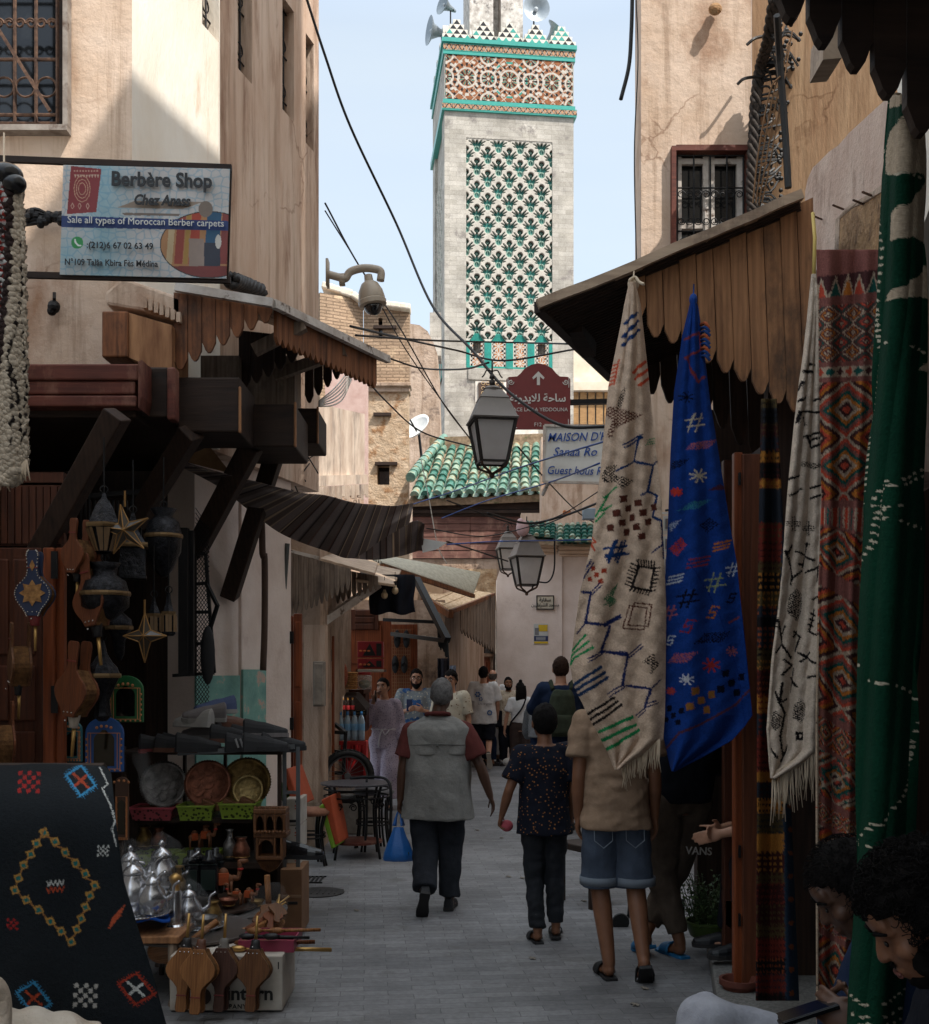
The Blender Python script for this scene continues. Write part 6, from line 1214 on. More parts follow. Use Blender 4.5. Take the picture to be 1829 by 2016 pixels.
bellows('dark brown bellows with grey collar leaning on the white carton between two honey ones',P(431,1992,5.48),.47,BOARD['dark'],plain('grey_leather',rgb(110,104,98),.5),(R(-9),0,R(-8)));bellows('walnut bellows with straight grain leaning on the right end of the white carton',P(493,1992,5.48),.46,BOARD['brown'],LEA,(R(-9),R(1),R(-5)))
tr=thing('plastic_tray','pink plastic tray heaped with wrapped brushes and sticks on the white carton','tray');mb=MB();a,b=P(470,1878,5.7),P(588,1868,5.9);mb.box(((a.x+b.x)/2,5.85,a.z+.01),(b.x-a.x,.28,.01));[mb.box(((a.x+b.x)/2,y,a.z+.035),(b.x-a.x,.008,.06))for y in(5.71,5.99)];[mb.box((x,5.85,a.z+.035),(.008,.29,.06))for x in(a.x,b.x)];mb.build('tray',plain('pink_plastic',rgb(140,52,76),.45),tr);based(tr)
for k in range(9):
 p=P(478+k*11,1868-(k%4)*12,5.7+.04*(k%3));mb=MB();q=p+Vector((.16+.03*(k%3),.06,-.02+.01*(k%2)));mb.tube([p,q],.008+.002*(k%3),6);mb.ell(p+(p-q)*.15,(.045,.02,.018),nu=8,nv=5)
 tag(mb.build('hand_brush',(BRASS,BOARD['red'],LEA,BOARD['honey'])[k%4],smooth=True),'wrapped wooden hand brush with stick handle piled in the pink tray on the carton','brush','brushes in the pink tray')
PLAS=glassy('clear_wrap',(.75,.76,.78),.035,.08)
def wrapped(u,v,d,r,lab):
 o=thing('wrapped_bellows',lab,'bellows',P(u,v,d));b=MB();b.ell((0,0,0),(.075,.02,.11));b.tube([(0,0,.08),(-.1,.02,.28)],.018,6);b.build('board',BOARD['honey'],o,True)
 b=MB();b.ell((-.02,0,.06),(.12,.05,.22),nu=12,nv=8);b.build('wrapper',PLAS,o);o.rotation_euler=r;return o
wrapped(500,1855,6.1,(0,R(-62),0),'plastic wrapped wooden bellows lying slantwise across the tray');wrapped(520,1822,6.3,(R(15),R(25),0),'plastic wrapped wooden bellows standing by the grey shelf post');wrapped(330,1870,5.9,(0,R(80),0),'plastic wrapped bellows lying behind the white carton')
# small tables with silver, bottles, camels
def low_table(u,v,d,r,h,lab,m,legm=W_DKZ,rect=None):
 o=thing('low_table',lab,'table',P(u,v,d)-Vector((0,0,h)),0,'low tables of the craft stall');b=MB()
 if rect:b.box((0,0,h-.02),(rect[0],rect[1],.035))
 else:b.lathe([(.02,h-.02),(r,h-.016),(r,h),(.02,h)],32)
 b.build('tabletop',m,o,bevel=.004)
 for sx in(-1,1):
  for sy in(-1,1):
   x,y=(rect[0]*.42,rect[1]*.42)if rect else(r*.6,r*.6);b=MB();b.lathe([(.012,0),(.018,h*.2),(.024,h*.3),(.014,h*.36),(.02,h*.6),(.024,h*.75),(.024,h-.03)],8,0,Matrix.Translation((sx*x,sy*y,0)));b.build('leg',legm,o,True)
 return o
low_table(375,1828,6.1,.36,.5,'round dark low table with silver bottle behind the bellows',plain('dark_tray_metal',rgb(92,84,80),.35,.4));low_table(278,1826,5.9,.3,.5,'wooden low table under the blue cloth beside the black rug',W_PLK,W_GRY,(.5,.4));low_table(398,1778,6.7,.34,.45,'round low table carrying the black boxes',W_DRK);low_table(480,1787,6.7,.26,.42,'small round low table carrying the camel figures',plain('grey_tin_table',rgb(110,106,104),.4,.4))
mb=MB();mb.grid(lambda a,b:P(lerp(255,335,a),lerp(1812,1798,b)+3*math.sin(a*9),lerp(5.72,6.1,b)),16,6);tag(mb.build('blue_cloth',cloth('blue_cloth',rgb(28,72,150)),smooth=True,solid=.012),'blue cloth spread on the wooden low table under the silver teapots','cloth')
def salver(u,v,d,r,lab,m=SILV,tilt=0,grp='round metal trays'):
 o=thing('round_tray',lab,'tray',P(u,v,d),0,grp);o.rotation_euler=(tilt,0,0);b=MB();b.lathe([(.01,0),(r*.82,0),(r*.88,.01),(r,.016),(r,.022),(r*.86,.018),(r*.8,.008),(.01,.008)],40);b.build('dish',m,o,True)
 b=MB();n=54
 for k in range(n):a=2*math.pi*k/n;b.ell((r*math.cos(a),r*math.sin(a),.02),r*.035,nu=5,nv=4)
 b.build('beaded_rim',m,o);b=MB()
 for q in range(8):
  a=q*math.pi/4;b.tube([(r*.52*math.cos(a)+r*.2*math.cos(t),r*.52*math.sin(a)+r*.2*math.sin(t),.011)for t in np.linspace(0,6.3,14)],r*.014,4)
 b.tube([(r*.25*math.cos(t),r*.25*math.sin(t),.011)for t in np.linspace(0,6.3,20)],r*.02,4);b.build('chased_pattern',m,o);return o
def teapot(u,v,d,s,lab,wrap=True):
 o=thing('teapot',lab,'teapot',P(u,v,d),R(random.uniform(-20,20)),'silver teapots');b=MB();b.lathe([(.055*s,0),(.06*s,.012*s),(.05*s,.02*s),(.085*s,.06*s),(.1*s,.11*s),(.085*s,.16*s),(.05*s,.2*s),(.052*s,.21*s)],20);b.build('pot',SILV,o,True)
 b=MB();b.lathe([(.055*s,.21*s),(.052*s,.225*s),(.038*s,.247*s),(.014*s,.258*s),(.012*s,.268*s),(.02*s,.28*s),(.006*s,.3*s)],16);b.build('lid',SILV,o,True);b=MB();b.tube(curve([(.09*s,0,.1*s),(.14*s,0,.14*s),(.15*s,0,.2*s),(.19*s,0,.23*s)],5),[.016*s]*5+[.011*s]*11,8);b.build('spout',SILV,o,True)
 b=MB();b.tube(curve([(-.08*s,0,.18*s),(-.15*s,0,.19*s),(-.16*s,0,.12*s),(-.09*s,0,.07*s)],5),.01*s,6);b.build('handle',SILV,o,True)
 if wrap:b=MB();b.lathe([(.12*s,0),(.165*s,.05*s),(.16*s,.2*s),(.09*s,.29*s),(.01*s,.34*s)],7);b.build('wrapper',PLAS,o)
 return o
salver(272,1804,5.85,.16,'silver tray under the foremost teapots on the blue cloth');teapot(262,1800,5.85,1.0,'silver teapot in clear wrap nearest the black rug');teapot(300,1800,5.8,.75,'small wrapped silver teapot on the blue cloth, right of the larger one');teapot(256,1765,6.5,1.0,'silver teapot half hidden behind the others at the rug edge');salver(318,1770,6.6,.17,'silver tray under the teapot at the back of the stall table');teapot(318,1768,6.6,1.15,'largest silver teapot under a pointed clear wrap by the black boxes');teapot(372,1822,6.05,.75,'round silver sugar pot wrapped in plastic on the dark round table');salver(395,1828,6.1,.13,'flat silver tray on the dark round table beside the sugar pot')
o=thing('silver_flask','tall engraved silver flask with gold neck standing on the dark round table','flask',P(345,1826,5.95));b=MB();b.lathe([(.04,0),(.045,.01),(.035,.02),(.035,.19),(.03,.2)],16);b.build('body',SILV,o,40);b=MB();b.lathe([(.026,.2),(.02,.23),(.032,.255),(.034,.27),(.01,.29)],14);b.build('neck',BRASS,o,True)
for k,(u,v)in enumerate(((376,1764),(388,1758),(412,1764),(424,1758))):
 o=thing('decanter_box','black bottle shaped leather case, '+('first','second','third','fourth')[k]+' from the left behind the silver flask','case',P(u,v,6.65+.08*(k%2)),0,'black leather cases');b=MB();b.box((0,0,.1),(.105,.06,.2));b.build('case',plain('glossy_black_leather',rgb(26,27,30),.25),o,bevel=.012);b=MB();b.lathe([(.05,.2),(.045,.225),(.025,.24),(.022,.27),(.012,.275)],12);b.build('neck',MATS['glossy_black_leather'],o,True)
 b=MB();b.box((0,-.032,.1),(.085,.004,.12));b.box((0,-.032,.192),(.105,.004,.006));b.build('label',plain('dark_green_label',rgb(30,44,40),.4),o)
def camel(u,v,d,s,lab,m,rz=0):
 o=thing('camel_figure',lab,'figurine',P(u,v,d),rz,'small camel figures');b=MB();b.ell((0,0,.13*s),(.075*s,.04*s,.045*s));b.ell((0,0,.175*s),(.035*s,.03*s,.04*s));b.tube(curve([(.06*s,0,.14*s),(.1*s,0,.14*s),(.115*s,0,.2*s),(.11*s,0,.25*s)],4),[.022*s]*5+[.016*s]*8,8);b.ell((.135*s,0,.255*s),(.04*s,.016*s,.018*s))
 for x in(-.05,.05):
  for y in(-.02,.02):b.tube([(x*s,y*s,.12*s),(x*s*1.05,y*s,.06*s),(x*s,y*s,0)],[.014*s,.01*s,.011*s],6)
 b.build('body',m,o,True);b=MB();b.box((0,0,.165*s),(.07*s,.088*s,.03*s))
 for k in range(8):b.tube([(-.03*s+.008*s*k,-.044*s,.16*s),(-.032*s+.009*s*k,-.05*s,.1*s)],.004*s,4)
 b.build('saddle',plain('orange_tassel',rgb(180,84,44),.8),o);b=MB();b.ell((.118*s,0,.2*s),(.022*s,.026*s,.012*s));b.build('halter',plain('red_halter',rgb(170,44,40),.8),o);return o
CML=plain('tan_camel_leather',rgb(120,76,50),.6);camel(440,1768,6.7,.85,'tall leather camel figure with raised orange head beside the black cases',CML,R(15));camel(466,1784,6.65,.5,'leather camel figure with yellow straw load on the small round table',CML,R(170));camel(490,1782,6.7,.5,'leather camel figure carrying brown gourds at the right edge of the small table',CML,R(-20));camel(383,1670,7.3,.55,'dark camel figure in the lower green basket, left one',CML,R(20));camel(405,1668,7.3,.6,'dark camel figure in the lower green basket, right one',CML,R(-15))
# rack of shoes, trays and baskets
rk_=thing('display_rack','dark display rack with shelves of shoes, trays and baskets beside the left shop','rack');mb=MB()
for(a,b)in((1480,1486),(1610,1620),(1698,1710)):mb.pbox(232,a,556,b,7.25,.5)
mb.build('shelf',W_DRK,rk_);mb=MB();[mb.pbox(u,1470,u+7,1862,7.24,.04)for u in(238,546)];mb.pbox(240,1620,548,1860,7.8,.04);[mb.pbox(u,1486,u+5,1610,7.6,.04)for u in(360,440)];mb.build('frame',W_DKZ,rk_);based(rk_)
mb=MB();[mb.bar(P(u,1470,7.3),P(u,1850,7.3),.025)for u in(560,587)];[mb.bar(P(556,v,7.3),P(590,v,7.3),.02)for v in(1478,1560)];mb.bar(P(350,1483,7.2),P(580,1470,7.25),.02,.03);tag(mb.build('shoe_stand',plain('grey_steel',rgb(96,98,100),.5,.5)),'grey steel stand at the right end of the dark display rack','stand')
def tray_up(u,v,d,r,lab,m):return salver(u,v,d,r,lab,m,R(78))
CHASE=lambda n,c:mat(n,rgb(*c),sc_(rgb(*c),.4),rough=.35,scale=24,metal=.75,bump=.5,bscale=60,src='obj')
tray_up(323,1545,7.45,.155,'silver round tray propped on the rack behind the pink basket',CHASE('chased_silver',(150,146,144)));tray_up(410,1543,7.42,.155,'copper red round tray propped in the middle of the rack',CHASE('chased_copper',(150,96,76)));tray_up(486,1540,7.5,.165,'largest brass round tray propped at the right of the rack',CHASE('chased_brass',(150,120,72)));tray_up(489,1556,7.36,.1,'small brass tray propped in front of the largest brass tray',CHASE('chased_gold',(190,164,110)))
def bsk_mat(n,c):
 m,nn_,l,b=nodes_of(n,.45,0,.4);v=coords(nn_,l,'obj',(1,1,1));t=nn_.new('ShaderNodeTexVoronoi');t.inputs['Scale'].default_value=42;l.new(v,t.inputs['Vector']);l.new(ramp(nn_,l,t.outputs['Distance'],[(.3,sc_(c,.12)),(.42,c)]),b.inputs['Base Color']);return m
BG,BK_=bsk_mat('green_pierced_plastic',rgb(118,138,44)),bsk_mat('pink_pierced_plastic',rgb(150,64,72))
def basket(u0,u1,v0,v1,d,lab,m):
 o=thing('plastic_basket',lab,'basket',None,0,'plastic baskets');w_=(u1-u0)*px(d);h=(v1-v0)*px(d);c=P((u0+u1)/2,v1,d+.12);b=MB();dp=.24
 for(x0,y0,x1,y1)in((-.45,-.45,.45,-.45),(.45,-.45,.45,.45),(.45,.45,-.45,.45),(-.45,.45,-.45,-.45)):q=lambda x,y,z,k:c+Vector((x*w_*k,y*dp*k,z));b.add([q(x0,y0,0,.94),q(x1,y1,0,.94),q(x1,y1,h,1.1),q(x0,y0,h,1.1)],[(0,1,2,3)])
 b.box((c.x,c.y,c.z+.003),(w_*.86,dp*.86,.006));b.build('sides',m,o,solid=.004);b=MB()
 for s in(-1,1):b.bar(c+Vector((-.5*w_,s*dp*.5,h)),c+Vector((.5*w_,s*dp*.5,h)),.012);b.bar(c+Vector((s*.5*w_,-dp*.5,h)),c+Vector((s*.5*w_,dp*.5,h)),.012)
 b.build('rim',plain('green_rim' if m==BG else 'pink_rim',rgb(122,144,42)if m==BG else rgb(160,62,74),.45),o);return based(o)
basket(264,350,1587,1611,7.2,'pink plastic basket under the silver tray on the upper shelf',BK_);basket(357,428,1583,1611,7.2,'lime green basket under the copper tray on the upper shelf',BG);basket(438,510,1579,1608,7.2,'lime green basket under the brass trays on the upper shelf',BG);basket(270,346,1678,1704,7.15,'lime green basket on the lower shelf nearer the black rug',BG);basket(355,434,1676,1704,7.15,'lime green basket with camel figures on the lower shelf',BG)
mb=MB();mb.tube(curve([P(275,1485,7.2),P(288,1530,7.1),P(300,1580,7.05)],4),[.05,.06,.05,.04,.06,.05,.04,.03,.03],9);tag(mb.build('wrapped_cutlery',PLAS,smooth=True),'clear bag of wrapped goods hanging in front of the silver tray','bag')
for k,(u,v)in enumerate(((405,1590),(448,1588),(480,1586))):mb=MB();mb.box(P(u,v,7.3),(.14,.1,.05));mb.box(P(u+6,v-8,7.3),(.09,.07,.04),M=Matrix.Rotation(.4,3,'Y'));tag(mb.build('trinket_box',BOARD['brown'],bevel=.008),('small carved trinket boxes lying in the basket under the copper tray','small carved trinket boxes lying at the left of the basket under the brass trays','small carved trinket boxes lying at the right of the basket under the brass trays')[k],'box','trinket boxes')
def loft_shoe(b,L,M,top=.075,sole=.022,mules=False,m=0,ms=1):
 st=[(0,.028,.8),(.04,.036,1.0),(.12,.036,.95),(.3,.032,.8),(.5,.036,.72),(.68,.044,.55),(.85,.042,.4),(.96,.03,.3),(1.0,.014,.2)];n=10;base=len(b.v)
 for t,hw,ht in st:
  for j in range(n):a=math.pi*j/(n-1);b.v.append(tuple(M@Vector((hw*L/.28*math.cos(a)*(1 if j not in(0,n-1)else 1),(t-.3)*L,sole+top*ht*math.sin(a)**.8))))
 for i in range(len(st)-1):
  for j in range(n-1):q=base+i*n+j;b.f.append((q,q+n,q+n+1,q+1));b.m.append(m)
 b.f.append(tuple(base+j for j in range(n)));b.m.append(m);q=base+(len(st)-1)*n;b.f.append(tuple(q+j for j in reversed(range(n))));b.m.append(m)
 out=[(hw*L/.28*1.08,(t-.3)*L*1.03)for t,hw,ht in st];b.prism([M@Vector((x,y,0))for x,y in out]+[M@Vector((-x,y,0))for x,y in reversed(out)],M.to_3x3()@Vector((0,0,sole)),ms);return b
def shoe(u,v,d,rz,lab,m,ms,tilt=0,stripes=None):
 o=thing('shoe',lab,'shoe',P(u,v,d),0,'shoes on the rack');o.rotation_euler=(0,tilt,rz);b=MB();loft_shoe(b,.29,Matrix(),.1,.028);me_u,me_s=MB(),MB()
 for f,k in zip(b.f,b.m):(me_u if k==0 else me_s).add([b.v[i]for i in f],[tuple(range(len(f)))])
 me_u.build('upper',m,o,True);me_s.build('sole',ms,o)
 if stripes:
  s=MB();[s.bar((-.052,.0+k*.03,.03),(-.034,-.02+k*.03,.085),.004,.014)for k in range(3)];[s.bar((.052,.0+k*.03,.03),(.034,-.02+k*.03,.085),.004,.014)for k in range(3)];s.build('stripes',stripes,o)
 s=MB();[s.bar((-.02,.07+k*.018,.078-k*.004),(.02,.07+k*.018,.078-k*.004),.006)for k in range(4)];s.build('laces',plain('grey_lace',rgb(70,70,74),.8),o);return o
SB,SG,SW_=plain('black_shoe_fabric',rgb(30,30,33),.7),plain('grey_shoe',rgb(110,104,104),.7),plain('pale_sole',rgb(150,146,142),.6)
for u,v,d,rz,lab,m,ms,tl,stp in((420,1418,7.5,100,'pale grey running shoe lying on top of the shoe heap, upper left',SG,SW_,-.3,None),(395,1432,7.45,70,'white and brown trainer under the pale running shoe',SW_,SW_,.1,None),(505,1452,7.3,-80,'large black running shoe with pale sole, topmost at the right of the rack',SB,SG,-.08,None),(440,1462,7.35,-85,'black suede shoe with tan sole in the middle of the heap',SB,LEAB,0,None),(470,1480,7.2,-80,'black trainer with three grey stripes on the rack edge',SB,SB,0,plain('grey_stripe',rgb(150,148,148),.6)),(372,1480,7.2,-75,'black trainer with wavy sole beside the striped one',SB,SB,0,None),(300,1482,7.3,-70,'black trainer with a red mark, leftmost on the rack',SB,LEAR,0,None),(540,1478,7.3,-75,'black cleated shoe at the far right end of the rack',SB,SB,0,None),(574,1690,7.0,-95,'polished black leather shoe on the tall brown carton',plain('polished_black',rgb(24,24,27),.2),SB,0,None)):shoe(u,v,d,R(rz),lab,m,ms,tl,stp)
o=thing('wall_lantern','carved brown wooden wall lantern with pierced arches hanging on the rack end','lantern');mb=MB()
for(u0,v0,u1,v1,th)in((498,1593,562,1603,.16),(499,1640,564,1650,.17),(503,1686,556,1694,.14),(498,1603,504,1640,.16),(556,1603,562,1640,.16),(503,1650,509,1688,.13),(551,1650,557,1688,.13),(519,1603,524,1640,.03),(538,1603,543,1640,.03),(538,1650,543,1688,.03)):mb.pbox(u0,v0,u1,v1,6.75,th)
mb.build('case',BOARD['brown'],o,bevel=.006);mb=MB()
for(u0,u1,v)in((504,519,1603),(524,538,1603),(543,556,1603),(509,538,1650)):c_=(u0+u1)/2;mb.prism([P(u0,v,6.76),P(u1,v,6.76),P(u1,v+16,6.76),P(c_+(u1-u0)*.3,v+7,6.76),P(c_,v+3,6.76),P(c_-(u1-u0)*.3,v+7,6.76),P(u0,v+16,6.76)],(0,.02,0))
[mb.ell(P(503+k*7,1591,6.77),.012,nu=6,nv=4)for k in range(9)];[mb.ell(P(503+k*7,1638,6.74),.012,nu=6,nv=4)for k in range(9)];mb.build('arch_tracery',BOARD['brown'],o);mb=MB();mb.prism([P(505,1695,6.78),P(555,1695,6.78),P(545,1710,6.8),P(530,1718,6.84),P(515,1710,6.8)],(0,.1,0));mb.build('foot',BOARD['brown'],o);mb=MB();mb.pbox(500,1596,560,1690,6.9,.01);mb.build('back_panel',W_DKZ,o);based(o)
for k,(v0,v1,lab)in enumerate(((1573,1624,'white shoe carton with red print, topmost of the stack beside the rack'),(1626,1674,'white shoe carton with red print, middle of the stack beside the rack'),(1676,1712,'white shoe carton with a red square, lowest of the white ones'))):
 o=thing('cardboard_box',lab,'box',None,0,'cartons beside the rack');mb=MB();mb.pbox(562,v0,592,v1,7.45,.3);mb.build('carton',MATS['white_carton'],o,bevel=.004);mb=MB();mb.pbox(580,v0+12,590,v0+15,7.446,.003);mb.pbox(580,v0+18,590,v0+20,7.446,.003);mb.build('red_print',plain('red_ink',rgb(170,70,60),.6),o);mb=MB();mb.pbox(566,v1-10,590,v1-5,7.446,.003);mb.pbox(581,v0+3,590,v0+7,7.446,.003);mb.build('black_print',INKM,o);based(o)
mb=MB();mb.pbox(552,1712,594,1838,7.2,.34,0);mb.pbox(554,1762,592,1768,7.196,.004,1);mb.pbox(566,1775,586,1781,7.196,.004,2);tag(mb.build('cardboard_box',[mat('brown_carton',rgb(126,92,66),rgb(104,74,52),scale=5,bump=.1),plain('packing_tape',rgb(140,110,86),.3),INKM],bevel=.004),'tall brown taped cardboard carton standing on the pavers at the rack end','box','cartons beside the rack')
# hanging lanterns, mirrors and bellows of the left shop
DKM=mat('dark_pierced_metal',rgb(46,46,50),rgb(14,14,16),rough=.28,scale=38,metal=.7,bump=.8,bscale=50,src='obj');LGL=plain('amber_lantern_glass',rgb(120,96,70),.25)
def hang_lantern(u,v,d,prof,lab,m=DKM,n=16,glass=None,chain=.3):
 o=thing('hanging_lantern',lab,'lantern',P(u,v,d),R(15),'metal lanterns hung in the left shop');k=px(d);b=MB();b.lathe([(r*k,z*k)for r,z in prof],n);b.build('shade',m,o,30 if n<12 else True)
 zt_=prof[-1][1]*k;b=MB();b.tube([(0,0,zt_-.01),(0,0,zt_+chain)],.005,5);b.tube([(.02*math.cos(t),0,zt_+.02+.02*math.sin(t))for t in np.linspace(0,6.3,12)],.004,4);b.build('chain',IRON,o)
 b=MB();r1,z1=max(prof);b.lathe([(r1*k*1.04,z1*k-.012),(r1*k*1.06,z1*k),(r1*k*1.04,z1*k+.012)],n);b.build('rim_band',plain('worn_brass_band',rgb(120,96,66),.4,.6),o)
 if glass:
  b=MB();(r0,z0),(r1,z1)=glass;nn_=6
  for q in range(nn_):
   a0,a1=2*math.pi*(q+.12)/nn_,2*math.pi*(q+.88)/nn_;b.add([(r0*k*math.cos(a0),r0*k*math.sin(a0),z0*k),(r0*k*math.cos(a1),r0*k*math.sin(a1),z0*k),(r1*k*math.cos(a1),r1*k*math.sin(a1),z1*k),(r1*k*math.cos(a0),r1*k*math.sin(a0),z1*k)],[(0,1,2,3)])
  b.build('panes',LGL,o,solid=.003)
 return o
hang_lantern(205,1091,6.0,[(4,0),(16,4),(34,52),(36,56),(30,66),(20,90),(14,100),(6,110),(3,120)],'six sided lantern with pale glass hanging highest at the left of the shop',n=6,glass=((17,6),(35,50)))
hang_lantern(207,1224,6.0,[(10,0),(22,8),(46,30),(47,55),(40,80),(22,92),(24,106),(30,116),(6,118)],'big black pierced ball lantern in the middle of the left shop',n=20)
hang_lantern(322,1136,6.6,[(6,0),(16,12),(34,50),(36,80),(30,108),(16,120),(26,134),(4,136)],'large round pierced lantern with crown rim under the second strut',n=20)
hang_lantern(262,1140,6.3,[(36,0),(36,6),(34,10),(34,62),(38,66),(20,86),(10,100),(10,114),(4,130)],'boxy black lantern with dark glass behind the brass star',n=4)
hang_lantern(202,1420,6.1,[(8,0),(18,10),(14,40),(26,70),(36,90),(30,106),(20,116),(10,132),(6,150),(4,158)],'stacked pagoda lantern hanging low before the green mirror',n=8,chain=.5)
hang_lantern(332,1252,6.4,[(10,0),(15,4),(15,44),(11,50),(6,66),(4,84)],'slim brass lantern with milky panes, right of its twin',n=6,glass=((15.6,8),(15.6,42)));hang_lantern(303,1250,6.5,[(8,0),(17,4),(17,38),(12,46),(6,60),(3,74)],'slim black lantern hanging left of the brass one with milky panes',n=6,glass=((17.6,8),(17.6,36)))
hang_lantern(176,1150,6.5,[(4,0),(10,10),(20,30),(17,48),(10,60),(12,72),(4,84)],'small brass pierced lantern behind the ball lantern',CHASE('pierced_brass',(120,92,62)),12);hang_lantern(235,1300,6.7,[(4,0),(10,12),(12,40),(26,64),(24,80),(10,92),(3,100)],'dim pierced lantern behind the four pointed star',n=12)
def star_lantern(u,v,d,r,spikes,lab):
 o=thing('star_lantern',lab,'lantern',P(u,v,d),0,'brass star lanterns');b,g=MB(),MB();n=len(spikes)
 for i,(a,L)in enumerate(spikes):
  a=R(a);tip=Vector((math.cos(a)*L*r,0,math.sin(a)*L*r));h=R(180/n);c0,c1=Vector((math.cos(a-h)*r*.34,0,math.sin(a-h)*r*.34)),Vector((math.cos(a+h)*r*.34,0,math.sin(a+h)*r*.34));f,k_=Vector((0,-.22*r,0)),Vector((0,.22*r,0))
  g.add([tip,c0,f,c1,k_],[(0,1,2),(0,2,3),(0,4,1),(0,3,4)])
  for p,q in((tip,c0),(tip,c1),(tip,f),(c0,f),(c1,f)):b.tube([p,q],.0035,5)
 g.build('panes',plain('dusty_star_glass',rgb(58,50,42),.3),o);b.tube([(0,0,r*.9),(0,0,r*1.5)],.006,5);b.build('brass_edges',plain('tarnished_brass',rgb(150,112,66),.4,.6),o);return o
star_lantern(246,1044,5.95,.14,[(100,1),(28,1),(-44,1),(-116,1),(172,1)],'five pointed brass star lantern at the top of the left shop');star_lantern(285,1252,6.0,.13,[(90,.95),(0,.9),(-90,1.1),(180,.9)],'four pointed brass star lantern hanging over the green mirror')
def mirror(u0,v0,u1,v1,d,lab,c,c2):
 o=thing('painted_mirror',lab,'mirror',None,0,'painted arched mirrors');cu_=(u0+u1)/2;w_=u1-u0;mb=MB();top=[(cu_+w_/2*math.cos(t),v0+w_*.42-w_*.42*math.sin(t))for t in np.linspace(0,math.pi,14)]
 mb.prism([P(u0,v1,d),P(u1,v1,d)]+[P(*p,d)for p in top],(0,.03,0));mb.build('frame',plain(c2,c,.5),o,bevel=.004);vm=lerp(v0,v1,.42);mb=MB();ar=[(cu_+w_*.27*math.cos(t),vm-w_*.22*math.sin(t)*(1.25 if abs(t-1.57)<.3 else 1))for t in np.linspace(0,math.pi,12)]
 mb.prism([P(cu_-w_*.27,v1-12,d-.004),P(cu_+w_*.27,v1-12,d-.004)]+[P(*p,d-.004)for p in ar],(0,.003,0));mb.build('glass',plain('mirror_glass',rgb(70,66,60),.08,.9),o);mb=MB()
 for s in(.84,.7):mb.tube([P(cu_-w_/2*s,v1-6,d-.004),P(cu_+w_/2*s,v1-6,d-.004),P(cu_+w_/2*s,vm-14,d-.004),P(cu_-w_/2*s,vm-14,d-.004),P(cu_-w_/2*s,v1-6,d-.004)],.003,4)
 [mb.ell(P(u0+w_*(k+.5)/7,v1-3,d-.004),.006,nu=5,nv=4)for k in range(7)];[mb.ell(P(u,v0+(v1-v0)*(.4+k*.11),d-.004),.007,nu=5,nv=4)for k in range(5)for u in(u0+3.5,u1-3.5)];[mb.ell(P(cu_+x,v0+w_*.22+abs(x)*.3,d-.004),.009,nu=6,nv=4)for x in(-14,-5,5,14)]
 mb.build('painted_border',plain(c2+'_trim',rgb(196,130,84),.6),o);return based(o)
mirror(213,1330,281,1422,6.35,'green painted arched mirror behind the low hanging lantern',rgb(20,92,48),'green_frame_paint');mirror(167,1412,242,1520,6.3,'blue painted arched mirror above the black rug',rgb(36,84,150),'blue_frame_paint');mirror(120,1420,160,1500,6.45,'teal painted mirror mostly hidden behind the hanging bellows',rgb(40,110,120),'teal_frame_paint');mirror(226,1530,252,1655,6.9,'carved dark mirror frame at the edge of the black rug',rgb(84,58,44),'brown_frame_paint')
for u,v,L,w_,rx,lab in((148,1020,.36,'red',4,'bellows hung nozzle down under the first strut with two long handles'),(166,1090,.48,'red',-8,'tall reddish bellows hung nozzle down beside the ball lantern'),(148,1262,.5,'red',6,'reddish bellows with white leather collar hung lowest by the door edge'),(26,1225,.42,'brown',8,'brown bellows hung edge on at the left door leaf'),(-8,1380,.42,'red',0,'bellows cut by the left picture edge on the door leaf')):
 o=bellows(lab,P(u,v,5.95),L*1.25,BOARD[w_],plain('white_leather',rgb(176,164,150),.7)if 'white' in lab else LEA,(0,R(180+rx),R(-28 if 'edge on' not in lab else-60)),1.5)
o=bellows('leather covered bellows with brass studs and gold star hung on the left door',P(66,1084,5.9),.53,plain('navy_leather',rgb(34,46,76),.5),LEAR,(0,R(180),0));mb=MB()
for k in range(8):a=k*math.pi/4;mb.prism([(math.cos(a)*.07,-.017,.225+math.sin(a)*.07),(math.cos(a+.4)*.045,-.017,.225+math.sin(a+.4)*.045),(0,-.017,.225),(math.cos(a-.4)*.045,-.017,.225+math.sin(a-.4)*.045)],(0,-.003,0))
mb.prism([(0,-.017,.05),(.014,-.017,.08),(0,-.017,.11),(-.014,-.017,.08)],(0,-.003,0));mb.build('gold_star',mat('gold_embossed_leather',rgb(178,132,80),rgb(120,84,50),scale=40,src='obj'),o);mb=MB()
for z,x in BP:[mb.ell((s*x*.53*.93,-.018,z*.53),.005,nu=6,nv=4)for s in(-1,1)]
for(za,xa),(zb,xb)in zip(BP,BP[1:]):[mb.ell((s*(xa+xb)/2*.53*.93,-.018,(za+zb)/2*.53),.005,nu=6,nv=4)for s in(-1,1)]
mb.build('border_studs',STUD,o)
dd_=thing('shop_door','orange brown panelled double door folded open at the left shop entrance','door')
for(u0,u1,d,m)in((-30,82,6.3,W_DOD),(84,106,6.22,W_DOR),(110,126,6.26,W_DOR)):
 mb=MB();mb.pbox(u0,1078,u1,1560,d,.05);mb.build('leaf',m,dd_,bevel=.006)
mb=MB();[mb.pbox(u,v,u+44,v2,6.28,.02)for u in(-28,24)for v,v2 in((1100,1290),(1310,1420),(1440,1540))];mb.build('door_panel',W_DOD,dd_,bevel=.012);mb=MB();[mb.pbox(100,v,112,v+54,6.2,.02)for v in(1085,1350)];mb.build('hinge',IRON,dd_);based(dd_)
gg=thing('mesh_gate','black iron mesh gate leaf folded back in front of the left pillar','gate');mb=MB();d=7.6
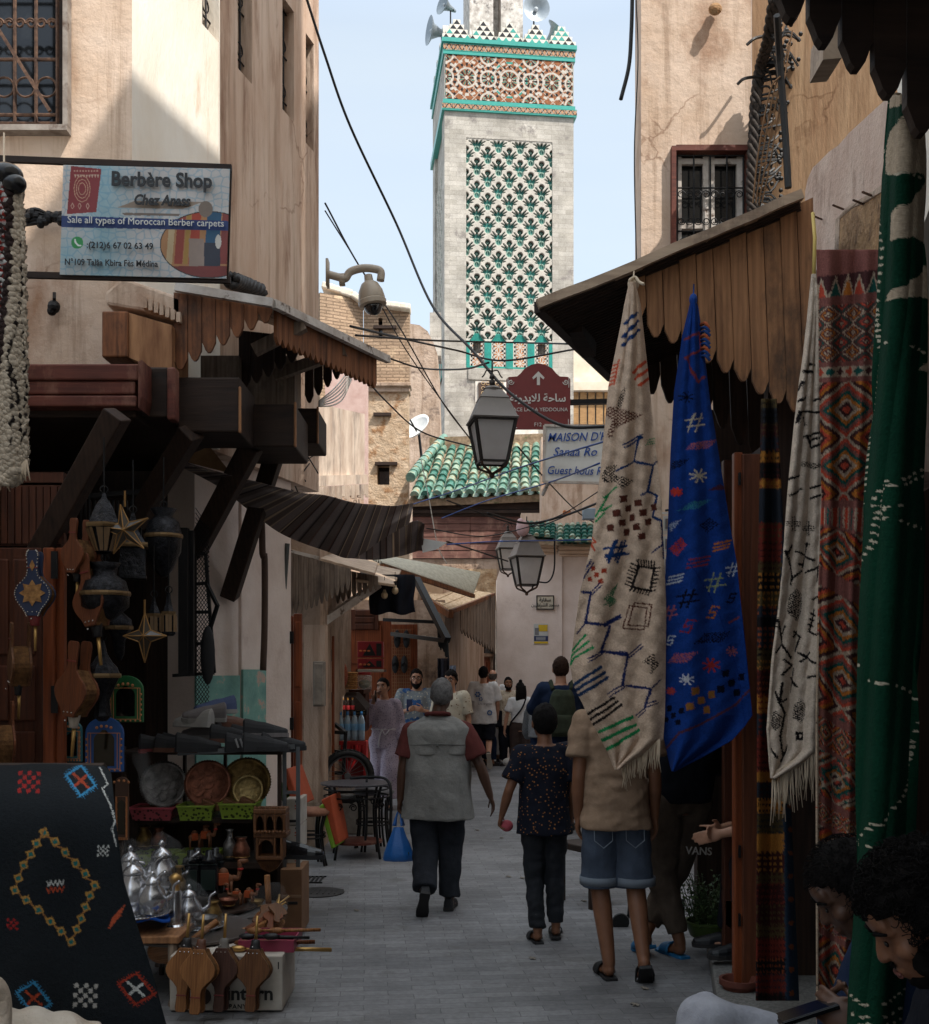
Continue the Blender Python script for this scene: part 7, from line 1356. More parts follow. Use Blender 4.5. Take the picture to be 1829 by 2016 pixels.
[mb.bar(P(a,b,d),P(c_,e,d),.022)for a,b,c_,e in((384,1092,405,1090),(405,1090,422,1325),(340,1330,422,1325),(384,1092,384,1330),(384,1205,412,1205),(384,1268,416,1266),(384,1150,409,1148))];mb.bar(P(362,1040,7.4),P(362,1330,7.4),.06);mb.bar(P(375,1045,7.45),P(375,1330,7.45),.05);mb.tube([P(407,1150,d),P(428,1192,d-.05),P(411,1245,d)],.018,6);mb.build('frame',IRON,gg);mb=MB()
for k in range(-10,30):y0=1095+k*9.5;mb.bar(P(385,y0,d),P(412,y0+40,d),.004);mb.bar(P(385,y0+40,d),P(412,y0,d),.004)
mb.build('mesh',IRON,gg);based(gg)
mb=MB();mb.ell(P(409,1290,7.5),(.05,.03,.2));tag(mb.build('hanging_shoe',SB,smooth=True),'long black shoe sole hung on the mesh gate','shoe')
gr_=thing('window_grating','black barred grating above the shop interior behind the hanging lanterns','grating');mb=MB();[mb.bar(P(160+k*9,985,7.2),P(160+k*9,1060,7.2),.012)for k in range(14)];mb.bar(P(155,978,7.2),P(282,968,7.2),.03);mb.build('bars',IRON,gr_);based(gr_)
# ---------------------------------------------------------------- kiosk goods
o=thing('snack_bag','clear plastic sack of orange snacks hung by the kiosk door','bag');mb=MB();mb.ell(P(672,1330,12.8),(.075,.07,.17));mb.build('snacks',mat('orange_snacks',rgb(190,104,70),rgb(140,64,44),scale=60,bump=1,bscale=70,src='obj'),o,True);mb=MB();mb.lathe([(.05,-.24),(.09,-.2),(.095,0),(.07,.12),(.03,.3),(.012,.5)],14,0,Matrix.Translation(P(672,1330,12.8)));mb.build('sack',PLAS,o,True);based(o)
for k in range(8):
 mb=MB();mb.lathe([(.01,0),(.075,.002),(.082,.012),(.07,.024),(.01,.026)],18,0,Matrix.Translation(P(690+(k%2),1357-k*4.3,12.9)));tag(mb.build('flatbread',mat('baked_bread',rgb(196,148,92),rgb(150,100,56),scale=30),smooth=40),'round golden flatbread in the stack on the kiosk counter','bread','stack of flatbreads on the counter')
o=thing('sweet_jar','clear jar of sweets with a red lid on the kiosk counter','jar',P(718,1357,13.1));mb=MB();mb.lathe([(.08,0),(.085,.02),(.085,.15),(.07,.17)],18);mb.build('jar',glassy('jar_plastic',(.6,.62,.6),.35),o,True);mb=MB();mb.lathe([(.076,.172),(.076,.2),(.02,.203)],18);mb.build('lid',plain('red_plastic_lid',rgb(170,44,48),.4),o,40);mb=MB();mb.ell((0,0,.06),(.07,.07,.055));mb.build('sweets',mat('mixed_sweets',rgb(150,120,70),rgb(60,90,60),scale=60,src='obj'),o,True)
for k,(u0,v0,u1,v1,lab)in enumerate(((704,1263,754,1294,'red snack display box with black figure, upper one in the kiosk'),(704,1297,754,1316,'red snack display box, lower one in the kiosk'))):
 o=thing('snack_box',lab,'box',None,0,'red snack boxes');mb=MB();mb.pbox(u0,v0,u1,v1,13.6,.18);mb.build('carton',plain('red_carton',rgb(150,34,40),.5),o,bevel=.004);mb=MB();h=v1-v0;mb.prism([P(u0+10,v1-3,13.594),P(u1-14,v1-3,13.594),P(u0+24,v0+4,13.594)],(0,.004,0));mb.pbox(u1-13,v0+4,u1-3,v1-3,13.594,.004);mb.build('black_print',INKM,o);mb=MB();[mb.ell(P(u0+6+q*8,v0+h*.6,13.592),(.02,.003,.012),nu=8,nv=4)for q in range(3)];mb.build('orange_print',plain('orange_ink',rgb(200,110,60),.5),o);based(o)
mb=MB();mb.pbox(704,1318,755,1323,13.35,.2);tag(mb.build('paper_tray',plain('white_paper',rgb(190,186,176),.7),bevel=.004),'flat white paper tray under the red snack boxes','tray')
o=thing('biscuit_box','black biscuit carton with gold lettering behind the cola bottles','box');mb=MB();mb.pbox(696,1388,722,1408,13.0,.2);mb.build('carton',plain('black_carton',rgb(26,26,28),.5),o,bevel=.004);mb=MB();put(mb,'KING',709,1397,12.992,6,bold=.002);put(mb,'COOKIES',709,1404,12.992,3,space=1.1);mb.build('lettering',plain('gold_lettering',rgb(190,170,120),.5),o);based(o)
mb=MB();mb.hexa([P(660,1372,12.7),P(700,1372,12.7),P(722,1398,12.6),P(690,1400,12.6)]+[x+Vector((.02,.25,.05))for x in(P(660,1372,12.7),P(700,1372,12.7),P(722,1398,12.6),P(690,1400,12.6))]);tag(mb.build('lid_board',W_DRK),'dark tilted lid board under the flatbreads','board')
def bottle(u,v,d,s,lab,grp,liquid,cap,lab_m):
 o=thing('bottle',lab,'bottle',P(u,v,d),0,grp);b=MB();b.lathe([(.03*s,0),(.04*s,.01*s),(.04*s,.09*s),(.036*s,.11*s),(.04*s,.13*s),(.04*s,.2*s),(.03*s,.25*s),(.014*s,.28*s),(.013*s,.3*s)],12);b.build('body',liquid,o,True);b=MB();b.lathe([(.016*s,.298*s),(.016*s,.32*s),(.004,.322*s)],10);b.build('cap',cap,o,40);b=MB();b.lathe([(.0405*s,.12*s),(.0412*s,.122*s),(.0412*s,.195*s),(.0405*s,.197*s)],14);b.build('label',lab_m,o,40);return o
WB=plain('clear_water',rgb(150,170,186),.1,0,.7);CB=plain('cola',rgb(36,22,20),.15,0,.6);BC,OC_=plain('blue_cap',rgb(60,130,190),.4),plain('orange_cap',rgb(200,140,60),.4);BLB,RLB=plain('blue_label',rgb(120,170,210),.5),plain('red_label',rgb(160,40,44),.5)
b0=bottle(657,1458,12.3,.95,'blue capped water bottle in the shrink wrapped pack on the red crate','water bottles on the red crate',WB,BC,BLB)
for k in range(1,10):dup(b0,P(657+(k%5)*13.6,1458-(k//5)*3,12.3+(k//5)*.09))
b0=bottle(666,1410,12.6,.62,'orange capped cola bottle in the wrapped pack above the water bottles','cola bottles in the kiosk',CB,OC_,RLB)
for k in range(1,8):dup(b0,P(666+(k%4)*9.3,1410-(k//4)*2,12.6+(k//4)*.06))
mb=MB();mb.pbox(655,1410,705,1413,12.55,.2);[mb.pbox(u,1413,u+3,1460,12.7,.05)for u in(656,702)];tag(mb.build('bottle_shelf',W_DRK),'dark shelf carrying the cola bottles','shelf')
o=thing('crate','red plastic bottle crate standing under the water bottles','crate');mb=MB();d=12.2
for(u0,v0,u1,v1)in((651,1459,721,1467),(651,1490,721,1498),(651,1540,721,1560),(651,1467,657,1540),(715,1467,721,1540),(682,1467,690,1540)):mb.pbox(u0,v0,u1,v1,d,.03)
for k in range(9):mb.pbox(657+k*7,1467,660+k*7,1490,d+.003,.02)
mb.pbox(651,1459,721,1560,d+.3,.03);mb.pbox(651,1460,655,1560,d+.031,.26);mb.pbox(717,1460,721,1560,d+.031,.26);mb.build('crate_body',plain('red_crate_plastic',rgb(160,30,32),.45),o,bevel=.004);based(o)
# hand cart
ct=thing('hand_cart','black tube framed hand cart with one knobbly wheel parked by the kiosk','cart');d=11.6;mb=MB()
for a,b in(((596,1437,d),(681,1443,d)),((681,1443,d),(676,1520,d)),((596,1437,d),(596,1525,d)),((596,1520,d),(676,1522,d)),((600,1478,d),(678,1480,d)),((596,1437,d),(590,1390,d-.2)),((681,1443,d),(640,1410,d+.5)),((596,1437,d),(560,1437,d+.5))):mb.bar(P(*a),P(*b),.035)
mb.build('frame',plain('black_frame_paint',rgb(24,25,27),.4,.3),ct)
WC=P(684,1528,11.3);rw_=.235;M=Matrix.Translation(WC)@Matrix.Rotation(R(90),4,'X')@Matrix.Rotation(R(12),4,'Y')
mb=MB();mb.tube([M@Vector((rw_*math.cos(t),rw_*math.sin(t),0))for t in np.linspace(0,2*math.pi,40)],.03,8,0,False)
for k in range(40):t=k*math.pi/20;mb.box(M@Vector(((rw_+.028)*math.cos(t),(rw_+.028)*math.sin(t),0)),(.022,.045,.022),M=(M.to_3x3()@Matrix.Rotation(t,3,'Z')))
wh=mb.build('wheel',BLK,ct,True);mb=MB();mb.tube([M@Vector(((rw_-.035)*math.cos(t),(rw_-.035)*math.sin(t),0))for t in np.linspace(0,2*math.pi,40)],.012,6,0,False);[mb.tube([M@Vector((.02*math.cos(k),.02*math.sin(k),0)),M@Vector(((rw_-.03)*math.cos(k*math.pi/10),(rw_-.03)*math.sin(k*math.pi/10),0))],.0025,4)for k in range(20)];mb.lathe([(.03,-.04),(.035,0),(.03,.04)],12,0,M);mb.build('rim',plain('steel_rim',rgb(120,120,122),.35,.7),wh);based(ct)
# hanging dark cloth, bulbs, awning frame
mb=MB();mb.grid(lambda a,b:P(lerp(728,816,a)+2*math.sin(b*7),lerp(1131,1208,b)+3*math.sin(a*11)*b,12.3+.05*math.sin(a*14+b*2)),40,16);tag(mb.build('hanging_cloth',cloth('black_cloth',rgb(36,38,46)),smooth=True,solid=.01),'black cloth hanging under the kiosk roof sheet','cloth')
for u,v,lab in((757,1172,'bare light bulb hanging under the kiosk awning, left one'),(778,1163,'bare light bulb hanging under the kiosk awning, right one')):
 o=thing('light_bulb',lab,'bulb',P(u,v,11.9),0,'bare bulbs');mb=MB();mb.ell((0,0,0),(.035,.035,.04));mb.lathe([(.022,.03),(.014,.06)],10);mb.build('bulb',plain('frosted_bulb',rgb(200,176,140),.3),o,True);mb=MB();mb.lathe([(.018,.06),(.018,.1)],8);mb.tube([(0,0,.09),(0,0,.2)],.004,4);mb.build('socket',IRON,o)
af=thing('awning_frame','black folding awning frame with fringe sticking out over the lane','awning frame');d=13;mb=MB();[mb.bar(P(*a),P(*b),w_)for a,b,w_ in(((820,1140,d),(881,1260,d-.8),.07),((756,1220,d+.6),(862,1225,d),.04),((772,1248,d+.6),(881,1262,d-.8),.045))];mb.build('frame',IRON,af);mb=MB();a,b=P(862,1235,d-.5),P(881,1262,d-.8)
for k in range(18):q=a.lerp(b,k/17);mb.tube([q,q+Vector((.01,0,-.16-.06*random.random()))],.012,4)
mb.build('fringe',BLK,af);based(af)
mb=MB();mb.grid(lambda a,b:P(lerp(862,884,a),lerp(1296,1382,b),15+.06*math.sin(a*9)),12,12);tag(mb.build('hanging_scarf',cloth('black_scarf',rgb(40,38,44)),smooth=True,solid=.012),'dark scarf hanging on the wall behind the curly haired man','scarf');mb=MB();mb.grid(lambda a,b:P(lerp(886,897,a),lerp(1310,1390,b),15.2+.03*math.sin(a*9)),8,12);tag(mb.build('hanging_scarf',cloth('grey_blue_scarf',rgb(120,126,140)),smooth=True,solid=.012),'grey blue striped scarf hanging beside the dark scarf','scarf')
mb=MB();mb.ell(P(1029,1040,13.4),(.08,.05,.1));mb.ell(P(1025,1030,13.4),(.05,.04,.06));tag(mb.build('plastic_bag',plain('pinkish_white_bag',rgb(206,170,170),.5),smooth=True),'pinkish white plastic bag caught in the wires above the far lanterns','bag')
mb=MB();mb.pbox(1148,1000,1180,1022,13,.12);tag(mb.build('junction_box',plain('pale_blue_box',rgb(150,166,178),.5),bevel=.01),'pale blue junction box on the wires beside the tan rug','junction box');mb=MB();mb.tube(curve([P(1115+8*math.cos(t*2.1),1010+5*math.sin(t*3.3),13)for t in range(12)],4),.012,5);tag(mb.build('orange_wire_coil',plain('orange_wire',rgb(186,110,60),.6),smooth=True),'small coil of orange wire on the wall cables','wire')
# tables, stools and mats on the left of the lane
def iron_leg(b,p0,p1,bow=.04,r=.011):p0,p1=Vector(p0),Vector(p1);d_=Vector((p0.x,p0.y,0)).normalized();b.tube(curve([p0,p0.lerp(p1,.3)-d_*bow,p0.lerp(p1,.7)-d_*bow*.5,p1+d_*.02],6),r,6)
it=thing('iron_table','black wrought iron table with shelf and scrollwork beside the kiosk cart','table',(-1.0,10.35,0),R(8),'wrought iron furniture');mb=MB();mb.lathe([(.02,.665),(.33,.668),(.335,.682),(.02,.684)],32);mb.build('tabletop',mat('dark_mosaic_top',rgb(92,92,96),rgb(40,40,44),scale=40,rough=.3),it);mb=MB();mb.lathe([(.02,.13),(.24,.132),(.24,.15),(.02,.151)],24);mb.build('shelf',W_RED,it)
for k in range(4):
 a=math.pi/4+k*math.pi/2;mb=MB();iron_leg(mb,(.3*math.cos(a),.3*math.sin(a),.665),(.27*math.cos(a),.27*math.sin(a),0),.05,.013);mb.build('leg',IRON,it,True)
mb=MB();[mb.tube([(.3*math.cos(t),.3*math.sin(t),z)for t in np.linspace(0,6.29,30)],.008,5)for z in(.63,.56)]
for k in range(8):
 a=k*math.pi/4;c_=Vector((.27*math.cos(a),.27*math.sin(a),0));tg=Vector((-math.sin(a),math.cos(a),0))
 for s in(-1,1):mb.tube([c_+tg*s*(.04+.035*(1-t/14)*math.cos(t))+Vector((0,0,.48+.035*(1-t/14)*math.sin(t)))for t in np.linspace(0,9,22)],.006,5)
mb.build('scrollwork',IRON,it,True)
def stool(x,y,h,r,lab,cm):
 o=thing('iron_stool',lab,'stool',(x,y,0),R(20),'wrought iron furniture');mb=MB();mb.lathe([(.02,h-.03),(r,h-.025),(r+.01,h),(r*.8,h+.03),(.02,h+.035)],22);mb.build('seat',cm,o,True)
 for k in range(4):a=math.pi/4+k*math.pi/2;mb=MB();[iron_leg(mb,(r*.9*math.cos(a+q),r*.9*math.sin(a+q),h-.02),(r*.85*math.cos(a+q),r*.85*math.sin(a+q),0),.03)for q in(-.1,.1)];mb.build('leg',IRON,o,True)
 mb=MB();[mb.tube([(r*.8*math.cos(t),r*.8*math.sin(t),z)for t in np.linspace(0,6.29,26)],.008,5)for z in(.25,.28)];mb.build('ring',IRON,o,True);return o
stool(-1.37,9.9,.47,.17,'iron stool with a worn brown cushion at the rack end',mat('worn_brown_leather',rgb(140,96,74),rgb(104,66,50),scale=14));stool(-.88,10.75,.56,.2,'taller iron stool with grey seat just behind the iron table',plain('grey_seat',rgb(96,96,100),.4))
mb=MB();mb.tube(curve([P(690,1532,10.3),P(745,1530,10.2),P(765,1540,10.15),P(770,1570,10.1),P(768,1660,10.05)],6),.014,6);mb.tube(curve([P(722,1533,10.35),P(722,1600,10.35),P(718,1675,10.3)],5),.012,6);tag(mb.build('chair_frame',IRON,smooth=True),'curved black iron chair back frame at the right of the iron table','chair','wrought iron furniture')
for(pts,c_,n_,lab)in(([(632,1575),(650,1566),(668,1660),(660,1664)],rgb(180,80,46),'orange_foam','orange folded mat leaning behind the iron stool'),([(628,1588),(640,1578),(660,1668),(652,1672)],rgb(130,170,50),'lime_foam','lime green folded mat leaning against the orange one'),([(556,1518),(566,1512),(592,1586),(576,1590)],rgb(180,80,46),'orange_foam','orange folded mat poking out of the grey shoe stand'),([(546,1545),(552,1540),(566,1588),(558,1590)],rgb(130,170,50),'lime_foam','lime green folded mat in the grey shoe stand')):
 mb=MB();mb.prism([P(u,v,9.9 if u>600 else 7.6)for u,v in pts],(.05,.35,0));tag(mb.build('foam_mat',plain(n_,c_,.7),bevel=.01),lab,'mat','folded foam mats')
mb=MB();mb.box((-1.2,12.0,.22),(.5,.6,.44));tag(mb.build('stone_block',mat('grey_stone_block',rgb(140,136,130),rgb(110,104,98),scale=8),bevel=.02),'pale stone block on the pavers behind the iron stool','block')
# right side: plant, clay pot, trolley, card rack
pl=thing('potted_plant','bushy green herb in a green plastic tub on the doorstep at right','plant',P(1398,1852,6.75)+Vector((0,.1,0)));mb=MB();mb.lathe([(.085,0),(.1,.01),(.128,.085),(.14,.09),(.14,.1),(.12,.1),(.11,.06),(.01,.06)],22);mb.build('tub',plain('green_plastic_tub',rgb(74,92,40),.5),pl,40);mb=MB();st=MB()
for k in range(46):
 a=random.uniform(0,6.28);r_=.17*math.sqrt(random.random());h=random.uniform(.12,.36)*(1-r_*1.2);tip=Vector((r_*1.15*math.cos(a),r_*1.15*math.sin(a),.08+h));st.tube([(tip.x*.4,tip.y*.4,.05),tip*.8+Vector((0,0,.03)),tip],.003,4)
 for q in range(16):
  f=random.uniform(.3,1.02);c_=Vector((tip.x*(.4+.6*f),tip.y*(.4+.6*f),.05+(tip.z-.05)*f))+Vector((random.gauss(0,.016),random.gauss(0,.016),random.gauss(0,.012)));M3_=Matrix.Rotation(random.uniform(0,6.28),3,'Z')@Matrix.Rotation(random.uniform(-.9,.9),3,'X');l_=random.uniform(.014,.026)
  mb.add([c_+M3_@Vector(p)for p in((0,0,0),(l_*.45,l_*.6,.003),(0,l_*1.5,0),(-l_*.45,l_*.6,.003))],[(0,1,2,3)])
mb.build('foliage',mat('herb_leaf',rgb(86,108,62),rgb(46,66,36),rough=.5,scale=30,bump=0,src='obj'),pl);st.build('stems',plain('herb_stem',rgb(70,84,50),.6),pl)
mb=MB();mb.lathe([(.06,0),(.085,.13),(.1,.132),(.1,.16),(.085,.16),(.07,.12),(.01,.12)],22,0,Matrix.Translation(P(1455,1988,5.66)));tag(mb.build('clay_pot',plain('terracotta',rgb(96,50,38),.7),smooth=40),'empty terracotta pot at the foot of the brown folding door','pot')
tw=thing('trolley','small folding luggage trolley with black wheels behind the man in shorts','trolley');mb=MB();mb.tube(curve([P(1240,1760,7.6),P(1238,1800,7.6),P(1228,1818,7.6)],4),.012,6);mb.tube([P(1345,1770,7.5),P(1345,1825,7.5)],.012,6);mb.build('frame',IRON,tw,True)
for u,v in((1222,1815),(1343,1822),(1356,1834)):mb=MB();mb.lathe([(.01,-.015),(.055,-.015),(.06,0),(.055,.015),(.01,.015)],18,0,Matrix.Translation(P(u,v,7.5))@Matrix.Rotation(R(90),4,'X'));mb.build('wheel',BLK,tw,40)
based(tw)
cr=thing('card_rack','white wire rack of small pictures standing between the tan and blue rugs','rack');mb=MB();d=8.6;[mb.bar(P(u,1000,d),P(u,1800,d),.015)for u in(1288,1322)];[mb.bar(P(1284,v,d),P(1326,v,d),.012)for v in range(1010,1800,40)];mb.build('wires',plain('white_wire',rgb(190,186,180),.5),cr);mb=MB()
for v in range(1012,1790,40):[mb.pbox(u,v+4,u+15,v+34,d-.02,.01)for u in(1288,1306)]
mb.build('picture_frames',plain('white_frames',rgb(186,180,172),.5),cr);mb=MB()
for v in range(1012,1790,40):[mb.pbox(u+4,v+9,u+11,v+29,d-.026,.004)for u in(1288,1306)]
mb.build('pictures',mat('small_pictures',rgb(120,96,80),rgb(70,80,92),scale=40,bump=0),cr);based(cr)
wb=thing('wicker_chair','dark woven chair standing behind the boy on the right of the lane','chair',(.98,8.3,0),R(-60));mb=MB();mb.box((0,0,.42),(.44,.42,.05));mb.build('seat',W_DRK,wb,bevel=.01);mb=MB();[mb.bar((x,.2,.45),(x*1.05,.26,.9),.03,.012)for x in np.linspace(-.2,.2,9)];[mb.bar((-.22,.2+z*.06,.48+z*.42),(.22,.2+z*.06,.48+z*.42),.012,.03)for z in np.linspace(0,1,8)];mb.build('backrest',W_DRK,wb);[MB().bar((x,y,0),(x,y,.42),.04).build('leg',W_DRK,wb)for x in(-.19,.19)for y in(-.18,.18)]
# ---------------------------------------------------------------- people
def skin(n,c):return mat(n,rgb(*c),sc_(rgb(*c),.8),rough=.5,scale=12,bump=.1,bscale=90,spec=.35,src='obj')
SK1,SK2,SK3,SK4=skin('deep_brown_skin',(84,57,43)),skin('olive_skin',(150,106,80)),skin('tan_skin',(126,85,62)),skin('light_skin',(186,138,112))
HAIRM=mat('black_hair',rgb(30,27,26),rgb(14,12,12),rough=.8,spec=.08,scale=60,bump=.8,bscale=120,src='obj');HAIRG=mat('grey_stubble_hair',rgb(112,108,106),rgb(70,66,64),rough=.8,scale=40,bump=.5,bscale=140,src='obj');HAIRB=mat('brown_hair',rgb(62,44,34),rgb(34,24,20),rough=.8,spec=.08,scale=60,bump=.8,bscale=120,src='obj')
EYEW,EYEB,LIP=plain('eye_white',rgb(200,196,190),.3),plain('dark_iris',rgb(30,22,18),.2),plain('lip_skin',rgb(112,66,58),.5)
SOLE,SANDAL=plain('dark_sole',rgb(36,34,34),.7),plain('black_sandal',rgb(28,27,28),.6)
J0=dict(pel=(0,0,.93),chest=(0,0,1.27),neck=(0,-.015,1.46),head=(0,.02,1.625),sL=(-.175,0,1.40),eL=(-.235,-.03,1.12),wL=(-.245,.03,.87),sR=(.175,0,1.40),eR=(.235,-.03,1.12),wR=(.245,.03,.87),hL=(-.092,0,.9),kL=(-.1,.02,.49),aL=(-.1,-.02,.08),hR=(.092,0,.9),kR=(.1,.02,.49),aR=(.1,-.02,.08))
def limb(b,pts,rs,n=12):
 for(p,q),(r0,r1)in zip(zip(pts,pts[1:]),zip(rs,rs[1:])):b.tube([p.lerp(q,t)for t in(0,.33,.66,1)],[lerp(r0,r1,t)for t in(0,.33,.66,1)],n)
 for p,r in zip(pts,rs):b.ell(p,r*.99,nu=n,nv=8)
def loft(b,rings,n=24): # rings of (centre, half width, half depth)
 base=len(b.v)
 for c,rx,ry in rings:
  for j in range(n):
   a=2*math.pi*j/n;ca,sa=math.cos(a),math.sin(a);e=.93
   b.v.append((c[0]+rx*math.copysign(abs(ca)**e,ca),c[1]+ry*math.copysign(abs(sa)**e,sa),c[2]))
 for i in range(len(rings)-1):
  for j in range(n):q=base+i*n;b.f.append((q+j,q+(j+1)%n,q+n+(j+1)%n,q+n+j));b.m.append(0)
 b.f.append(tuple(base+j for j in reversed(range(n))));b.m.append(0);q=base+(len(rings)-1)*n;b.f.append(tuple(q+j for j in range(n)));b.m.append(0)
def hand(b,w,d,thumb,curl=.5,s=1.0):
 d=d.normalized();t=(thumb-d*thumb.dot(d)).normalized();n=d.cross(t);M=Matrix((t,d,n)).transposed()
 b.ell(w+d*.045*s,(.04*s,.055*s,.017*s),M=M,nu=14,nv=8);b.ell(w+d*.01*s,(.03*s,.035*s,.02*s),M=M,nu=10,nv=7)
 for k,(o,L)in enumerate(((.03,.072),(.010,.082),(-.011,.076),(-.030,.06))):
  p=w+d*.088*s+t*o*s;pts=[p-d*.02*s];a=0
  for q in range(3):a+=curl*(.45+.1*k);pts.append(pts[-1]+(d*math.cos(a)+n*math.sin(a)+t*o*.6)*L*s*(.5,.32,.28)[q]*1.15)
  limb(b,pts,[.0095*s,.009*s,.0082*s,.007*s],7)
 p=w+d*.03*s+t*.03*s;limb(b,[p,p+(t*.6+d*.6+n*.3*curl)*.045*s,p+(t*.55+d*1.1+n*.8*curl)*.07*s],[.013*s,.0105*s,.008*s],7)
def head_shape(b,M,s=1.0,nose=1.0):
 e=lambda c,r:b.ell(M@Vector([x*s for x in c]),tuple(x*s for x in r),M=M.to_3x3())
 e((0,-.01,.015),(.074,.094,.098));e((0,.02,-.03),(.064,.074,.085));e((0,.05,-.085),(.036,.036,.028));e((0,.035,-.055),(.055,.055,.045));e((0,.072,.04),(.055,.022,.035))
 b.tube([M@Vector((0,.083*s,.015*s)),M@Vector((0,.1*s,-.022*s*nose))],[.009*s,.014*s],8);e((0,.1,-.025),(.017,.014,.011));e((0,.086,-.058),(.026,.014,.007));e((0,.085,-.068),(.022,.013,.008))
 for q in(-1,1):e((q*.078,-.012,-.008),(.009,.02,.032));e((q*.034,.07,.02),(.02,.018,.008));e((q*.04,.06,-.02),(.024,.024,.022))
def hair_cap(name,M,s,o,m,style='short',rough=.006):
 b=MB();rx,ry,rz=(.0805,.1005,.108)if style!='curly' else(.088,.108,.116);nu,nv=56,36;pts,keep=[],[]
 for i in range(nv+1):
  t=math.pi*i/nv-math.pi/2
  for j in range(nu):
   a=2*math.pi*j/nu;v=Vector((rx*math.cos(t)*math.cos(a),ry*math.cos(t)*math.sin(a),rz*math.sin(t)));k=1+rough*12*noise.noise(v*(40 if style!='curly' else 26))*(1 if style!='curly' else 1.3);pts.append(v*k+Vector((0,-.014,.022)))
 lim={'short':(.062,-.01,-.075),'curly':(.055,-.01,-.08),'long':(.062,-.06,-.16),'bald':(.2,-.02,-.07)}[style]
 for i in range(nv):
  for j in range(nu):
   f=(i*nu+j,i*nu+(j+1)%nu,(i+1)*nu+(j+1)%nu,(i+1)*nu+j);c=(pts[f[0]]+pts[f[2]])/2
   zl=lim[0]if c.y>.045 else lerp(lim[1],lim[0],max(0,(c.y-.0)/.045)**2)if c.y>0 else lerp(lim[1],lim[2],min(1,-c.y/.07))
   if c.z>zl and not(style=='bald' and c.z>.05):keep.append(f)
 b.add([M@(p*s)for p in pts],keep);ob=b.build(name,m,o,True,solid=.004);return ob
def shirt_rings(J,wd=1.0,dp=1.0,belly=0,z0=.82,flare=1.0,neck_z=1.475):
 pel,ch=Vector(J['pel']),Vector(J['chest']);out=[]
 for z,rx,ry in((z0,.185*flare,.125*flare),(.93,.188,.13),(1.05,.178,.122),(1.18,.18,.122),(1.3,.19,.125),(1.38,.182,.112),(1.43,.13,.09),(neck_z,.075,.072)):
  if z<z0-.001:continue
  t=(z-.93)/(1.27-.93);c=pel.lerp(ch,t)if t<1 else ch.lerp(Vector(J['neck']),min(1,(z-1.27)/.2));bl=belly*math.exp(-((z-1.02)/.16)**2)
  out.append(((c.x,c.y+bl*.3,c.z if t<1 else c.z),rx*wd+bl*.55,ry*dp+bl))
 return out
